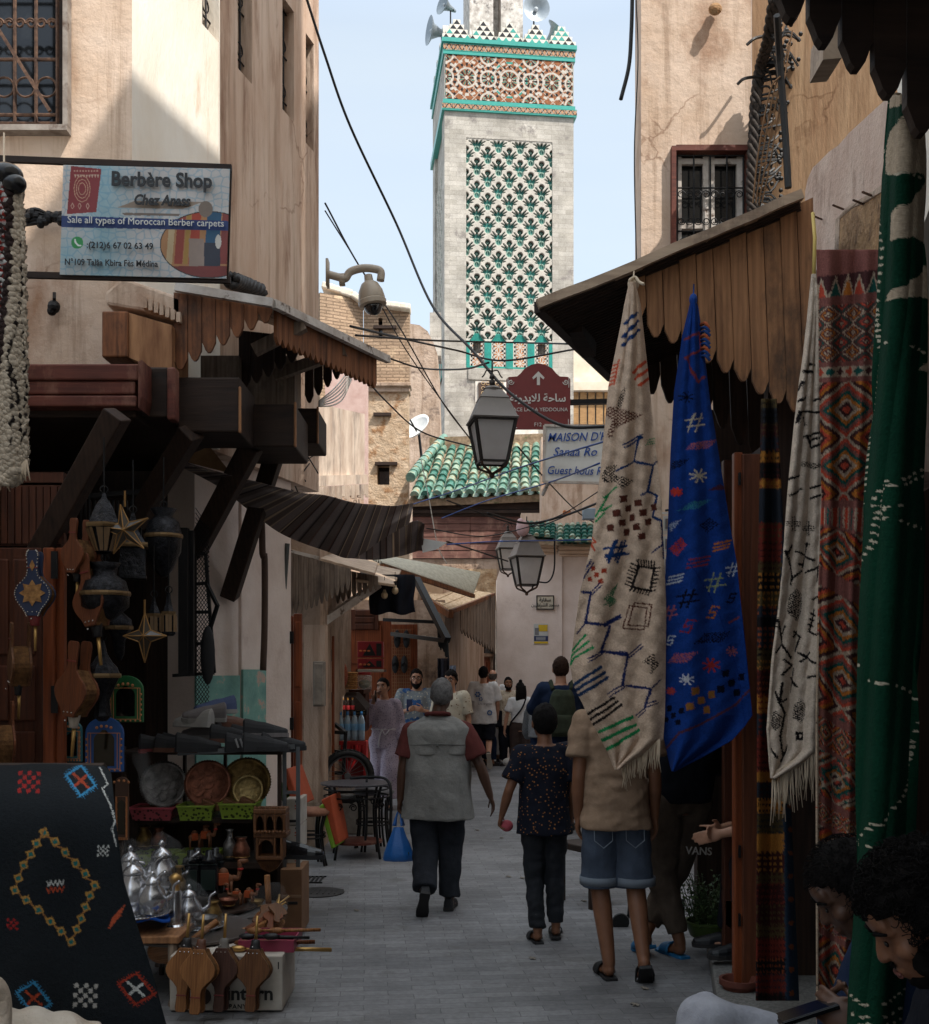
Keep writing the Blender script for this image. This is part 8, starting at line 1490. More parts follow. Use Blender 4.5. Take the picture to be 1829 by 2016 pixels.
def person(label,loc,yaw,H,sk,pose={},head=(0,0,0),hair='short',hm=None,face=False,beard=False,glasses=False,vox=.011,fat=1.0,hands=(.6,.6),feet='shoe',fl=(0,0),legs=True,shoe_m=None,thumbs=None,sole_m=None,headset=1.0):
 s=H/1.75;J={**J0,**pose};V={k:Vector(v)*s for k,v in J.items()}
 b=MB();loft(b,[(tuple(Vector(c)*s),rx*s*.86*fat,ry*s*.84*fat)for c,rx,ry in shirt_rings(J)])
 M=Matrix.Translation(V['head'])@(Matrix.Rotation(R(head[1]),4,'Z')@Matrix.Rotation(R(head[0]),4,'X')@Matrix.Rotation(R(head[2]),4,'Y'))
 hs=s*1.02*headset;head_shape(b,M,hs);limb(b,[V['neck']-Vector((0,0,.04*s)),V['neck'].lerp(V['head'],.5),M@Vector((0,-.02*s,-.02*s))],[.062*s*fat,.054*s,.056*s])
 for q,sd in(('L',-1),('R',1)):
  limb(b,[V['neck'].lerp(V['s'+q],.45)-Vector((0,0,.02*s)),V['s'+q],V['s'+q].lerp(V['e'+q],.4),V['e'+q],V['e'+q].lerp(V['w'+q],.35),V['w'+q]],[x*s*fat**.5 for x in(.06,.055,.046,.037,.039,.025)])
  th=Vector((sd*-.25,1,.1))if not thumbs or thumbs[q]is None else Vector(thumbs[q]);d=V['w'+q]-V['e'+q]
  if d.normalized().dot(th.normalized())>.9:th=Vector((0,.2,1))
  hand(b,V['w'+q],d,th if sd<0 else th,hands[0 if sd<0 else 1]*(-1 if sd<0 else 1)*-1,s)
  if legs:
   limb(b,[V['h'+q],V['h'+q].lerp(V['k'+q],.45),V['k'+q],V['k'+q].lerp(V['a'+q],.3),V['a'+q]],[x*s*fat**.5 for x in(.088,.072,.054,.055,.036)])
   p=fl[0 if sd<0 else 1];fd=Matrix.Rotation(R(p),3,'X')@Vector((sd*.12,1,0)).normalized();up=Matrix.Rotation(R(p),3,'X')@Vector((0,0,1));a=V['a'+q]
   fm=Matrix((fd.cross(up),fd,up)).transposed();b.ell(a-up*.035*s+fd*.015*s,(.036*s,.055*s,.04*s),M=fm);b.ell(a-up*.052*s+fd*.095*s,(.042*s,.075*s,.024*s),M=fm)
   for k in range(5):b.ell(a-up*.062*s+fd*(.165-.012*k if True else 0)*s+fm.col[0]*(-.03+.015*k)*s*(1 if sd<0 else-1)*-1,(.0095*s,.016*s,.009*s),M=fm,nu=7,nv=5)
 o=baked(b,'person',sk,vox,4);o.location=loc;o.rotation_euler=(0,0,R(yaw));LOCAL.add(o.name);tag(o,label,'person')
 if hair and hair!='none':hair_cap('hair',M,hs,o,hm or HAIRM,'short' if hair=='bun' else hair)
 if hair in('long',):
  h=MB()
  for k in range(9):x=-.06+k*.015;h.tube(curve([M@Vector((x*1.1*hs,-.09*hs,.06*hs)),M@Vector((x*1.3*hs,-.12*hs,-.08*hs)),M@Vector((x*1.2*hs,-.1*hs,-.24*hs)),M@Vector((x*.9*hs,-.1*hs,-.36*hs))],4),[.026*s]*10+[.018*s,.012*s,.006*s],7)
  h.ell(M@Vector((0,-.03*hs,.14*hs)),.035*s);h.build('long_hair',hm or HAIRM,o,True)
 if hair=='bun':h=MB();h.ell(M@Vector((0,-.13*hs,0)),(.05*s,.05*s,.05*s));h.build('hair_bun',hm or HAIRM,o,True)
 if face:
  e,i=MB(),MB()
  for q in(-1,1):e.ell(M@Vector((q*.033*hs,.079*hs,.004*hs)),(.014*hs,.009*hs,.0075*hs),M=M.to_3x3(),nu=10,nv=6);i.ell(M@Vector((q*.033*hs,.0855*hs,.004*hs)),(.006*hs,.004*hs,.0065*hs),M=M.to_3x3(),nu=8,nv=5)
  (e.build('eyes',EYEW,o,True)if face==True else 0);i.build('irises',EYEB,o,True);e=MB()
  for q in(-1,1):e.tube([M@Vector((q*x*hs,y*hs,z*hs))for x,y,z in((.014,.093,.024),(.035,.093,.031),(.054,.078,.024))],[.004*hs,.005*hs,.003*hs],6)
  e.build('eyebrows',hm or HAIRM,o,True);e=MB();e.ell(M@Vector((0,.0965*hs,-.060*hs)),(.024*hs,.006*hs,.005*hs),M=M.to_3x3());e.ell(M@Vector((0,.095*hs,-.067*hs)),(.019*hs,.006*hs,.006*hs),M=M.to_3x3());e.build('lips',LIP,o,True)
 if beard:
  e=MB();g=lambda c,r:e.ell(M@Vector([x*hs for x in c]),tuple(x*hs for x in r),M=M.to_3x3());g((0,.045,-.085),(.058,.052,.045));g((-.052,.02,-.045),(.022,.04,.05));g((.052,.02,-.045),(.022,.04,.05));g((0,.1,-.046),(.03,.008,.006));g((0,.055,-.11),(.04,.04,.03));baked(e,'beard',hm or HAIRM,.006*s,2,(.003,(60,60,60)),o)
 if glasses:
  e=MB()
  for q in(-1,1):e.tube([M@Vector(((q*.036+.027*math.cos(t))*hs,.104*hs,(.003+.021*math.sin(t))*hs))for t in np.linspace(0,6.3,18)],.0028*hs,5);e.tube([M@Vector((q*.063*hs,.104*hs,.008*hs)),M@Vector((q*.082*hs,0,.01*hs))],.002*hs,5)
  e.tube([M@Vector((-.01*hs,.106*hs,.006*hs)),M@Vector((.01*hs,.106*hs,.006*hs))],.0025*hs,5);e.build('glasses',IRON,o,True)
 if legs and feet:
  for q,sd in(('L',-1),('R',1)):
   p=fl[0 if sd<0 else 1];fr=Matrix.Rotation(R(p),3,'X');fd=fr@Vector((sd*.12,1,0)).normalized();up=fr@Vector((0,0,1));a=V['a'+q];F4=Matrix((fd.cross(up),fd,up)).transposed().to_4x4();F4.translation=a-up*.08*s+fd*.02*s
   if feet=='shoe':
    e=MB();loft_shoe(e,.28*s,F4,.085*s,.024*s);u_,w_=MB(),MB()
    for f,k in zip(e.f,e.m):(u_ if k==0 else w_).add([e.v[i]for i in f],[tuple(range(len(f)))])
    sh=u_.build('shoe',shoe_m or SB,o,True);w_.build('sole',sole_m or SOLE,sh)
   else:
    e=MB();out=[(.034,-.075),(.04,-.03),(.036,.05),(.048,.12),(.04,.18),(.015,.2)];e.prism([F4@Vector((x*s,y*s,-.012*s))for x,y in out]+[F4@Vector((-x*s,y*s,-.012*s))for x,y in reversed(out)],up*.022*s);sd_=e.build('sandal',shoe_m or SANDAL,o,bevel=.004)
    e=MB();e.grid(lambda a_,c_:F4@Vector((.05*s*math.cos(math.pi*a_),(.04+.085*c_)*s,(.008+.062*math.sin(math.pi*a_)**.7*(1.1-.35*c_))*s)),12,4);e.build('strap',shoe_m or SANDAL,sd_,True,solid=.006)
 return o,V,s,M
def top(o,V,s,pose,name,m,wd=1.0,dp=1.0,belly=0,z0=.82,flare=1.0,sleeve=.55,sr=(.075,.072),fold=(.010,(9,9,7)),vox=.011,neck_z=1.475,cuff=None):
 J={**J0,**pose};b=MB();loft(b,[(tuple(Vector(c)*s),rx*s,ry*s)for c,rx,ry in shirt_rings(J,wd,dp,belly,z0,flare,neck_z)])
 for q in 'LR':
  if sleeve<=0:continue
  S_,E,W=V['s'+q],V['e'+q],V['w'+q];up=Vector((0,0,.008*s));b.ell(S_+up,sr[0]*s,nu=14,nv=10);mid=V['neck'].lerp(S_,.5);b.tube([mid-Vector((0,0,.03*s)),S_+up],[sr[0]*s*1.05,sr[0]*s],14)
  if sleeve<=1:b.tube([S_+up,S_.lerp(E,sleeve)],[sr[0]*s,sr[1]*s],14)
  else:b.tube([S_+up,E],[sr[0]*s,lerp(sr[0],sr[1],.5)*s],14);b.ell(E,lerp(sr[0],sr[1],.5)*s,nu=14,nv=10);b.tube([E,E.lerp(W,sleeve-1)],[lerp(sr[0],sr[1],.5)*s,sr[1]*s],14)
 return baked(b,name,m,vox,5,(fold[0]*s,fold[1]),o)
def bottoms(o,V,s,name,m,to=1.0,r=(.105,.085,.07),z1=.98,fold=(.010,(8,8,8)),vox=.011,wd=1.0,dp=1.0,belly=0):
 b=MB();c=(V['hL']+V['hR'])/2;t=V.get('waist',Vector((0,0,z1*s)))
 loft(b,[((c.x,c.y,c.z-.06*s),.165*wd*s,.115*dp*s),((c.x,c.y,c.z+.02*s),.18*wd*s,.128*dp*s),((lerp(c.x,V['pel'].x,.8),lerp(c.y,V['pel'].y,.8),max(c.z+.06*s,z1*s)),.165*wd*s,(.115*dp+belly)*s)])
 for q in 'LR':
  h,k,a=V['h'+q],V['k'+q],V['a'+q];b.ell(h,r[0]*s,nu=14,nv=10);b.tube([h,h.lerp(k,.5),k],[r[0]*s,lerp(r[0],r[1],.55)*s,r[1]*s],16)
  if to>.5:b.ell(k,r[1]*s*.99,nu=14,nv=10);e=k.lerp(a,(to-.5)*2);b.tube([k,k.lerp(e,.5),e],[r[1]*s,lerp(r[1],r[2],.6)*s,r[2]*s],16)
  else:pass
 return baked(b,name,m,vox,5,(fold[0]*s,fold[1]),o)
def fabric(n,base,spots,scale=30,thr=.3,src='obj',c3=None):
 m,nn_,l,b=nodes_of(n,.9,0,.12);v=coords(nn_,l,src,(1,1,1));t=nn_.new('ShaderNodeTexVoronoi');t.inputs['Scale'].default_value=scale;l.new(v,t.inputs['Vector'])
 col=ramp(nn_,l,t.outputs['Distance'],[(thr-.04,spots),(thr+.04,base)])
 if c3:col=mixc(nn_,l,ramp(nn_,l,noise_n(nn_,l,v,scale*.28,3),[(.52,(0,0,0)),(.56,(1,1,1))]),col,c3)
 l.new(col,b.inputs['Base Color']);bump_n(nn_,l,b,noise_n(nn_,l,v,22,6),.35,.02);return m
g8=px(8.0)
# 1 elderly man in the grey vest
po=dict(neck=(0,-.02,1.45),head=(.03,.0,1.62),sL=(-.19,0,1.34),eL=(-.26,-.02,1.09),wL=(-.285,.02,.83),sR=(.195,0,1.34),eR=(.32,-.04,1.09),wR=(.395,.02,.86),kL=(-.10,-.02,.5),aL=(-.09,-.27,.2),kR=(.095,.06,.5),aR=(.085,.03,.085),hL=(-.1,0,.88),hR=(.1,0,.88))
o,V,s,M=person('elderly man in a grey sleeveless vest and red shirt walking away with a blue bag',(P(862,1320,8).x,8.0,0),0,1.665,SK1,po,(0,-6,0),'short',HAIRG,vox=.008,fat=1.12,hands=(1.0,.5),fl=(-52,0),shoe_m=SB)
top(o,V,s,po,'polo_shirt',cloth('brick_red_cotton',rgb(92,48,45)),1.02,1.02,.02,.86,1,.75,(.08,.096),vox=.009,neck_z=1.49)
top(o,V,s,po,'vest',mat('grey_vest_cotton',rgb(134,131,126),rgb(108,106,102),rough=.85,scale=5,bump=.5,bscale=14,bdist=.03,src='obj'),1.26,1.3,.05,.70,1.22,0,fold=(.02,(5,5,3)),vox=.009,neck_z=1.45)
b=MB()
loft(b,[((0,0,z*s),rx*s,ry*s)for z,rx,ry in((1.18,.228,.168),(1.26,.24,.162),(1.33,.252,.15),(1.375,.252,.136),(1.41,.215,.118),(1.44,.15,.104),(1.468,.1,.094))]);baked(b,'vest_yoke',MATS['grey_vest_cotton'],.009,4,(.008,(7,7,4)),o)
b=MB();b.tube([Vector((.246*math.sin(x),-.172*math.cos(x),1.265-.012*abs(x)))*s for x in np.linspace(-1.2,1.2,16)],.004,5);b.tube([Vector((.0,-.168,1.27))*s,Vector((0,-.172,1.245))*s],.008,6);b.build('seam',plain('vest_seam',rgb(100,98,94),.9),o,True)
b=MB();b.tube([Vector((.085*math.cos(t),-.02+.085*math.sin(t),1.478-.012*math.sin(t)))*s for t in np.linspace(0,6.29,24)],.016,8);b.build('collar',MATS['brick_red_cotton'],o,True)
bottoms(o,V,s,'trousers',cloth('charcoal_trousers',rgb(44,46,52),rgb(34,36,40)),.98,(.125,.1,.085),.9,(.016,(6,6,6)),vox=.009,wd=1.15,dp=1.15)
# bag in his hand
hp=Vector(o.location)+V['wL']+Vector((-.01,.0,-.085));bg_=thing('carrier_bag','bulging blue plastic carrier bag in the hand of the man in the vest','bag',hp)
b=MB();rings=[(-.16,.035,.02),(-.22,.055,.035),(-.28,.08,.05),(-.34,.1,.06),(-.385,.108,.06),(-.4,.1,.05)];n=28;base=0
for z,rx,ry in rings:
 for j in range(n):a=2*math.pi*j/n;k=1+.07*math.sin(a*7+z*9);b.v.append((rx*k*math.cos(a),ry*k*math.sin(a),z+.05))
for i in range(len(rings)-1):
 for j in range(n):q=i*n;b.f.append((q+j,q+(j+1)%n,q+n+(j+1)%n,q+n+j));b.m.append(0)
b.f.append(tuple((len(rings)-1)*n+j for j in range(n)));b.m.append(0)
for x in(-1,1):b.tube(curve([(x*.03,0,-.1),(x*.016,0,-.03),(0,0,.012)],5),[.022,.02,.017,.014,.012,.01,.009,.009,.008,.008,.008],7,flat=.4)
b.build('bag',glassy('blue_plastic_film',rgb(40,110,190),.82,.3),bg_,True);b=MB();[b.ell((random.uniform(-.06,.06),random.uniform(-.025,.025),random.uniform(-.335,-.25)),random.uniform(.018,.03),nu=7,nv=5)for _ in range(26)];b.build('greens',plain('dark_greens',rgb(52,66,44),.7),bg_)
# 2 boy
po=dict(head=(.0,.02,1.63),sL=(-.165,0,1.38),eL=(-.27,-.03,1.13),wL=(-.315,.06,.93),eR=(.225,-.02,1.12),wR=(.22,.12,.92),kL=(-.075,.03,.49),aL=(-.06,-.07,.085),kR=(.085,.05,.5),aR=(.09,.03,.1),hL=(-.085,0,.9),hR=(.085,0,.9))
o,V,s,M=person('boy in a dark patterned T shirt and ripped black jeans walking away',(P(1072,1320,7.12).x,7.12,0),4,1.49,SK3,po,(8,4,0),'short',vox=.008,hands=(1.2,.6),feet='sandal',headset=1.13)
top(o,V,s,po,'t_shirt',fabric('dark_monogram_cotton',rgb(24,26,36),rgb(150,100,56),42,.2),1.06,1.1,0,.80,1.1,.72,(.082,.094),vox=.009)
jn=mat('ripped_black_denim',rgb(34,36,42),rgb(24,26,30),rough=.85,scale=6,bump=.4,bscale=60,src='obj',stain=rgb(120,122,122),st_scale=7,st_at=(.69,.74),st_stretch=(3,3,.6));bottoms(o,V,s,'jeans',jn,.97,(.1,.074,.062),.97,(.011,(9,9,15)),vox=.009)
bp_=Vector(o.location)+Matrix.Rotation(R(4),3,'Z')@(V['wL']+Vector((.035,.03,-.07)));mb=MB();mb.ell(bp_,(.042,.04,.038));tag(mb.build('pink_fruit',mat('pink_fruit_skin',rgb(190,96,104),rgb(150,60,72),scale=20),smooth=True),'round pink fruit held in the left hand of the boy','fruit')
# 3 man in tan T shirt and denim shorts
po=dict(head=(.02,.05,1.62),sL=(-.178,0,1.40),eL=(-.21,-.03,1.11),wL=(-.205,.03,.88),sR=(.175,0,1.40),eR=(.215,-.03,1.11),wR=(.225,.03,.875),kL=(-.085,.03,.5),aL=(-.045,-.06,.085),kR=(.11,-.01,.5),aR=(.125,-.17,.14),hL=(-.086,0,.88),hR=(.086,0,.88))
o,V,s,M=person('man in a tan T shirt and denim shorts, his head behind the cream rug',(P(1214,1320,6.25).x,6.3,0),2,1.77,SK3,po,vox=.0075,feet='sandal',fl=(0,-42),hands=(.5,.5))
top(o,V,s,po,'t_shirt',cloth('tan_cotton',rgb(156,130,108),rgb(132,108,88)),1.0,1.12,.01,.825,1.1,.62,(.078,.084),(.011,(7,7,13)),vox=.009)
dn=mat('faded_blue_denim',rgb(74,84,100),rgb(48,56,70),rough=.85,scale=4,bump=.4,bscale=70,src='obj');bottoms(o,V,s,'shorts',dn,.5,(.1,.106,.1),.88,(.006,(9,9,9)),vox=.009,wd=.88,dp=.88)
b=MB()
for q in 'LR':k=V['k'+q]+Vector((0,0,.01));b.tube([k,k+Vector((0,0,.045))],.112*s,18)
b.build('rolled_cuff',plain('pale_denim_cuff',rgb(112,120,130),.9),o,True);b=MB();[b.tube([Vector((x+dx*.05,-.108-.012*(dz<.05),.75+dz))*s for dx,dz in((-1,.08),(-1,.02),(0,-.02),(1,.02),(1,.08),(-1,.08))],.0035,4)for x in(-.085,.09)];b.build('pocket_stitching',MATS['pale_denim_cuff'],o)
# 4 man in black leaning behind the blue rug
po=dict(pel=(.02,0,.95),chest=(.08,-.05,1.27),neck=(.14,-.05,1.45),head=(.16,-.02,1.62),sL=(-.06,0,1.38),sR=(.27,-.06,1.38),eL=(-.1,.1,1.12),wL=(.05,.2,1.12),eR=(.33,.02,1.14),wR=(.18,.2,1.1),hL=(-.08,0,.92),hR=(.11,0,.92),kL=(-.06,.08,.5),aL=(.0,-.05,.085),kR=(.06,.12,.5),aR=(-.17,.06,.13))
o,V,s,M=person('man in a black top and brown joggers standing cross legged behind the blue rug',(P(1350,1320,6.45).x,6.75,.0),180-160,1.76,SK3,po,vox=.009,feet='sandal',shoe_m=plain('blue_flip_flop',rgb(36,110,160),.6),fl=(0,-18))
top(o,V,s,po,'sweatshirt',cloth('black_cotton',rgb(26,28,36)),1.1,1.15,0,.9,1.05,1.6,(.09,.07),vox=.011);bottoms(o,V,s,'joggers',cloth('brown_jogger_cotton',rgb(92,80,70),rgb(74,64,56)),.93,(.125,.1,.06),.96,(.01,(8,8,6)),vox=.01,wd=1.12)
b=MB();pw_=Matrix.Rotation(R(-20),4,'Z')@Matrix.Translation(-Vector(o.location));q=P(1376,1676,6.44);b.text('VANS',pw_@face_M(q,(1,.1,-.06)),.062,0,bold=.003);b.build('leg_print',plain('pale_leg_print',rgb(150,144,138),.8),o)
# 5 seated person whose forearm and clogs show at the door
po=dict(pel=(0,0,.62),chest=(.0,.06,.94),neck=(0,.08,1.13),head=(0,.11,1.29),sL=(-.18,.06,1.06),sR=(.18,.06,1.06),eL=(-.22,.27,.88),wL=(-.12,.56,.80),eR=(.22,.24,.84),wR=(-.03,.54,.815),hL=(-.09,0,.6),hR=(.09,0,.6),kL=(-.1,.42,.62),kR=(.1,.42,.62),aL=(-.13,.42,.2),aR=(.1,.45,.2))
o,V,s,M=person('person seated behind the brown folding door with hands together and black clogs showing',(P(1402,1320,6.2).x+.6,6.28,.02),90,1.75,SK4,po,vox=.0075,feet='shoe',shoe_m=plain('black_clog',rgb(26,28,32),.45),hands=(.3,.3),thumbs=dict(L=(.3,.1,1),R=(-.3,.1,1)))
top(o,V,s,po,'shirt',MATS['black_cotton'],1.05,1.1,0,.9,1,1.0,(.085,.08));b=MB();bottoms(o,V,s,'trousers',MATS['black_cotton'],.97,(.11,.09,.08),.66,vox=.012)
mb=MB();mb.box((2.08,6.3,.26),(.42,.5,.52));tag(mb.build('bench',W_DKZ,bevel=.01),'dark wooden block bench behind the brown folding door','bench')
# 6, 7 the two young men at the bottom right
def near_man(label,u,v,d,yaw,pitch,sk,hair,hm,pose,extra=None):
 Hd=P(u,v,d);po=dict(pel=(0,-.1,.60),chest=(0,-.02,.96),neck=(0,.06,1.12),head=(0,.16,1.24),sL=(-.18,.02,1.05),sR=(.18,.02,1.05),eL=(-.25,.1,.8),wL=(-.1,.38,.76),eR=(.25,.1,.8),wR=(.04,.38,.74),hL=(-.09,-.08,.6),hR=(.09,-.08,.6),kL=(-.12,.36,.62),kR=(.12,.36,.6),aL=(-.12,.4,.15),aR=(.12,.4,.15));po.update(pose)
 hp_=Matrix.Rotation(R(yaw),3,'Z')@Vector(po['head']);loc=Vector((Hd.x-hp_.x,Hd.y-hp_.y,Hd.z-hp_.z));return(*person(label,loc,yaw,1.75,sk,po,(pitch,0,0),hair,hm,'down',vox=.0055,hands=(.9,.9),thumbs=dict(L=(.4,.3,1),R=(-.4,.3,1)),feet=None),po)
NEAR_M=[]
o,V,s,M,po=near_man('young man with thick curly black hair bent over at the bottom right corner',1818,1806,2.12,82,-34,SK3,'curly',HAIRM,dict(head=(0,.15,1.26)))
NEAR_M.append(M);top(o,V,s,po,'shirt',MATS['black_cotton'],1.1,1.15,0,.62,1,1.5,(.09,.07),neck_z=1.44)
b=MB();[b.ell(M@Vector((q*.055,.03,-.055)),(.014,.045,.04),M=M.to_3x3())for q in(-1,1)];b.ell(M@Vector((0,.058,-.09)),(.04,.034,.026),M=M.to_3x3());b.ell(M@Vector((0,.098,-.047)),(.026,.006,.005),M=M.to_3x3());baked(b,'beard',HAIRM,.006,2,(.002,(80,80,80)),o)
o,V,s,M,po=near_man('young man with short black hair looking down at a phone beside the green rug',1680,1752,2.86,84,-36,SK1,'short',HAIRM,dict(eL=(-.25,.06,.84),wL=(-.19,.19,.935),eR=(.16,.14,.84),wR=(-.05,.22,.925),kL=(-.16,.54,.93),aL=(-.12,.6,.5),hL=(-.09,-.05,.68),kR=(.1,.35,.66)))
NEAR_M.append(M);top(o,V,s,po,'shirt',cloth('navy_cotton',rgb(30,42,66)),1.05,1.1,0,.62,1,1.3,(.09,.06),neck_z=1.44);bottoms(o,V,s,'trousers',cloth('pale_grey_joggers',rgb(150,150,156),rgb(124,124,132)),.9,(.095,.08,.06),.66,(.014,(9,9,9)),vox=.009)
mb=MB();M_=Matrix.Rotation(R(-18),3,'Y');q=P(1586,1992,2.72);mb.box(q,(.15,.075,.01),M=M_);mb.box(q+Vector((0,0,.006)),(.14,.068,.002),M=M_);tag(mb.build('phone',plain('black_phone_glass',rgb(16,17,20),.1),bevel=.003),'black phone held flat by the young man with short hair','phone')
# 8 woman on the phone
po=dict(sL=(-.165,0,1.39),sR=(.165,0,1.39),eR=(.25,.08,1.13),wR=(.13,.10,1.44),eL=(-.21,-.02,1.12),wL=(-.25,.08,.88),head=(.02,.02,1.62),kL=(-.09,.16,.5),aL=(-.08,.14,.1),kR=(.08,-.02,.49),aR=(.09,-.22,.13))
o,V,s,M=person('young woman in a lilac printed jumpsuit walking towards us with a phone at her ear',(P(757,1320,14).x,14,0),176,1.63,SK4,po,(4,-14,4),'bun',None,True,vox=.009,feet='sandal',thumbs=dict(L=None,R=(0,0,1)),hands=(.5,.9),fl=(0,-20))
dr_=fabric('lilac_print',rgb(170,158,172),rgb(112,98,120),55,.3);top(o,V,s,po,'blouse',dr_,.98,1.05,0,.80,1.08,1.86,(.075,.07),(.01,(10,10,7)),vox=.01);bottoms(o,V,s,'wide_trousers',dr_,.93,(.115,.12,.125),.98,(.014,(9,9,4)),vox=.01)
b=MB();b.tube([Vector((.175*math.cos(t),.125*math.sin(t),1.06))*s for t in np.linspace(0,6.3,26)],.012,6);b.tube([Vector((.02,.13,1.06))*s,Vector((.05,.16,.92))*s,Vector((.06,.15,.82))*s],.01,5);b.tube([Vector((.02,.13,1.06))*s,Vector((-.03,.16,.98))*s,Vector((-.08,.12,1.05))*s],.009,5);b.build('belt',plain('white_cord_belt',rgb(196,190,196),.9),o,True)
pp=Matrix.Rotation(R(176),3,'Z')@(V['wR']+Vector((-.03,.02,.06)))+Vector(o.location);mb=MB();mb.box(pp,(.014,.07,.14));tag(mb.build('phone',MATS['black_phone_glass'],bevel=.004),'dark phone held to the ear of the woman in lilac','phone')
# 9 bearded man with phone
po=dict(eL=(-.27,.06,1.13),wL=(-.1,.28,1.2),eR=(.27,.06,1.13),wR=(.12,.28,1.2),sL=(-.19,0,1.4),sR=(.19,0,1.4))
o,V,s,M=person('bearded man in glasses and a blue floral shirt holding up a phone',(P(820,1320,15).x,15,0),180,1.74,SK4,po,(-3,0,0),'short',None,True,True,True,.009,1.08,(1.1,1.1),thumbs=dict(L=(0,.2,1),R=(0,.2,1)))
top(o,V,s,po,'shirt',fabric('blue_floral_print',rgb(120,126,130),rgb(176,168,150),26,.26,c3=rgb(50,84,130)),1.12,1.15,.03,.78,1.08,.8,(.09,.095),vox=.011);bottoms(o,V,s,'trousers',MATS['charcoal_trousers'],.95,(.115,.09,.08),.92,vox=.013)
pp=Matrix.Rotation(R(180),3,'Z')@(V['wR']+Vector((-.04,.06,.07)))+Vector(o.location);mb=MB();mb.box(pp,(.075,.012,.16));tag(mb.build('phone',plain('navy_phone',rgb(34,48,88),.3),bevel=.004),'navy phone held up by the bearded man','phone')
# 10 curly haired man
o,V,s,M=person('curly haired man with glasses half hidden behind the man in the grey vest',(P(888,1320,14.4).x,14.4,0),160,1.72,SK4,{},(0,0,0),'curly',None,True,False,True,.01)
top(o,V,s,{},'shirt',fabric('cream_stripe',rgb(196,186,166),rgb(120,96,76),20,.2),1.05,1.1,0,.8,1.05,.8,(.085,.09));bottoms(o,V,s,'trousers',MATS['charcoal_trousers'],.95,vox=.014)
# 11 white T shirt man
po=dict(eL=(-.25,-.06,1.12),wL=(-.27,-.04,.88),eR=(.24,.02,1.12),wR=(.24,.14,.92),kL=(-.1,.06,.5),aL=(-.09,.05,.085),kR=(.09,-.04,.5),aR=(.08,-.36,.27))
o,V,s,M=person('man in a white T shirt with blue flowers and black shorts striding away',(P(952,1320,19.4).x,19.4,0),0,1.79,SK4,po,(6,-10,0),'short',vox=.01,fl=(0,-70),sole_m=plain('cream_sole',rgb(186,176,164),.7))
top(o,V,s,po,'t_shirt',cloth('white_cotton',rgb(206,204,202),rgb(190,188,188)),1.15,1.15,0,.78,1.08,.85,(.09,.1),vox=.012);bottoms(o,V,s,'shorts',MATS['black_cotton'],.5,(.12,.11,.1),.9,vox=.012)
b=MB()
for(x,z,r_,n)in((-.1,1.28,.05,6),(-.05,1.2,.035,5)):
 for k in range(n):a=k*6.28/n;b.ell(Vector((x+r_*.7*math.cos(a),-.148,z+r_*.7*math.sin(a)))*s,(r_*.34,.006,r_*.34),nu=8,nv=5)
for k in range(9):a=k*.7;b.ell(Vector((.1+.035*math.cos(a),-.146,.97+.035*math.sin(a)))*s,(.014,.006,.014),nu=7,nv=5)
b.build('flower_print',plain('blue_flower_print',rgb(80,112,160),.9),o,True);b=MB();b.text('Los Angeles',face_M(Vector((.02,-.158,1.12))*s),.05,0,shear=.3);b.build('back_print',plain('grey_back_print',rgb(110,106,104),.9),o)
# 12 bald man
o,V,s,M=person('bald man in a long white robe just beyond the white T shirt',(P(970,1320,20.6).x,20.6,0),0,1.74,SK4,{},(4,0,0),'bald',HAIRG,vox=.012)
b=MB();loft(b,[((0,0,z*s),rx*s,ry*s)for z,rx,ry in((.18,.2,.16),(.6,.2,.15),(1.0,.2,.14),(1.3,.2,.13),(1.38,.19,.12),(1.44,.12,.09),(1.48,.075,.07))]);[limb(b,[V['s'+q],V['e'+q],V['e'+q].lerp(V['w'+q],.8)],[.085*s,.08*s,.075*s])for q in 'LR'];baked(b,'robe',MATS['white_cotton'],.014,5,(.01,(7,7,2)),o)
# 13 man facing us
o,V,s,M=person('man with a short fade and open striped shirt walking towards us',(P(1001,1320,20.2).x,20.2,0),172,1.6,SK2,{},(0,12,0),'short',None,True,True,vox=.011)
top(o,V,s,{},'shirt',fabric('striped_tan',rgb(190,176,156),rgb(120,100,84),30,.25),1.05,1.1,0,.8,1.05,.9,(.085,.09));bottoms(o,V,s,'trousers',MATS['black_cotton'],.95,(.115,.095,.085),vox=.014)
b=MB();b.bar((.1,.1,.85),(.28,.1,.85),.05,.3);b.build('shoulder_bag',MATS['black_cotton'],o,bevel=.02)
# 14 woman in white top
po=dict(sL=(-.155,0,1.38),sR=(.155,0,1.38),eL=(-.25,-.02,1.12),wL=(-.29,.0,.86),eR=(.235,.0,1.14),wR=(.17,.16,1.06))
o,V,s,M=person('woman with long black hair in a white top and brown trousers walking away',(P(1024,1320,18.4).x,18.4,0),0,1.53,SK4,po,(4,8,0),'long',vox=.01)
top(o,V,s,po,'t_shirt',MATS['white_cotton'],.98,1.0,0,.96,.95,.75,(.08,.09),vox=.012);bottoms(o,V,s,'trousers',cloth('brown_trousers',rgb(66,54,50)),.97,(.11,.095,.085),1.02,vox=.013,wd=1.05);b=MB();b.tube(curve([Vector((.1,-.08,1.43))*s,Vector((.02,-.15,1.25))*s,Vector((-.16,-.12,1.02))*s,Vector((-.2,-.02,.92))*s],5),.014,6);b.build('bag_strap',MATS['black_cotton'],o,True)
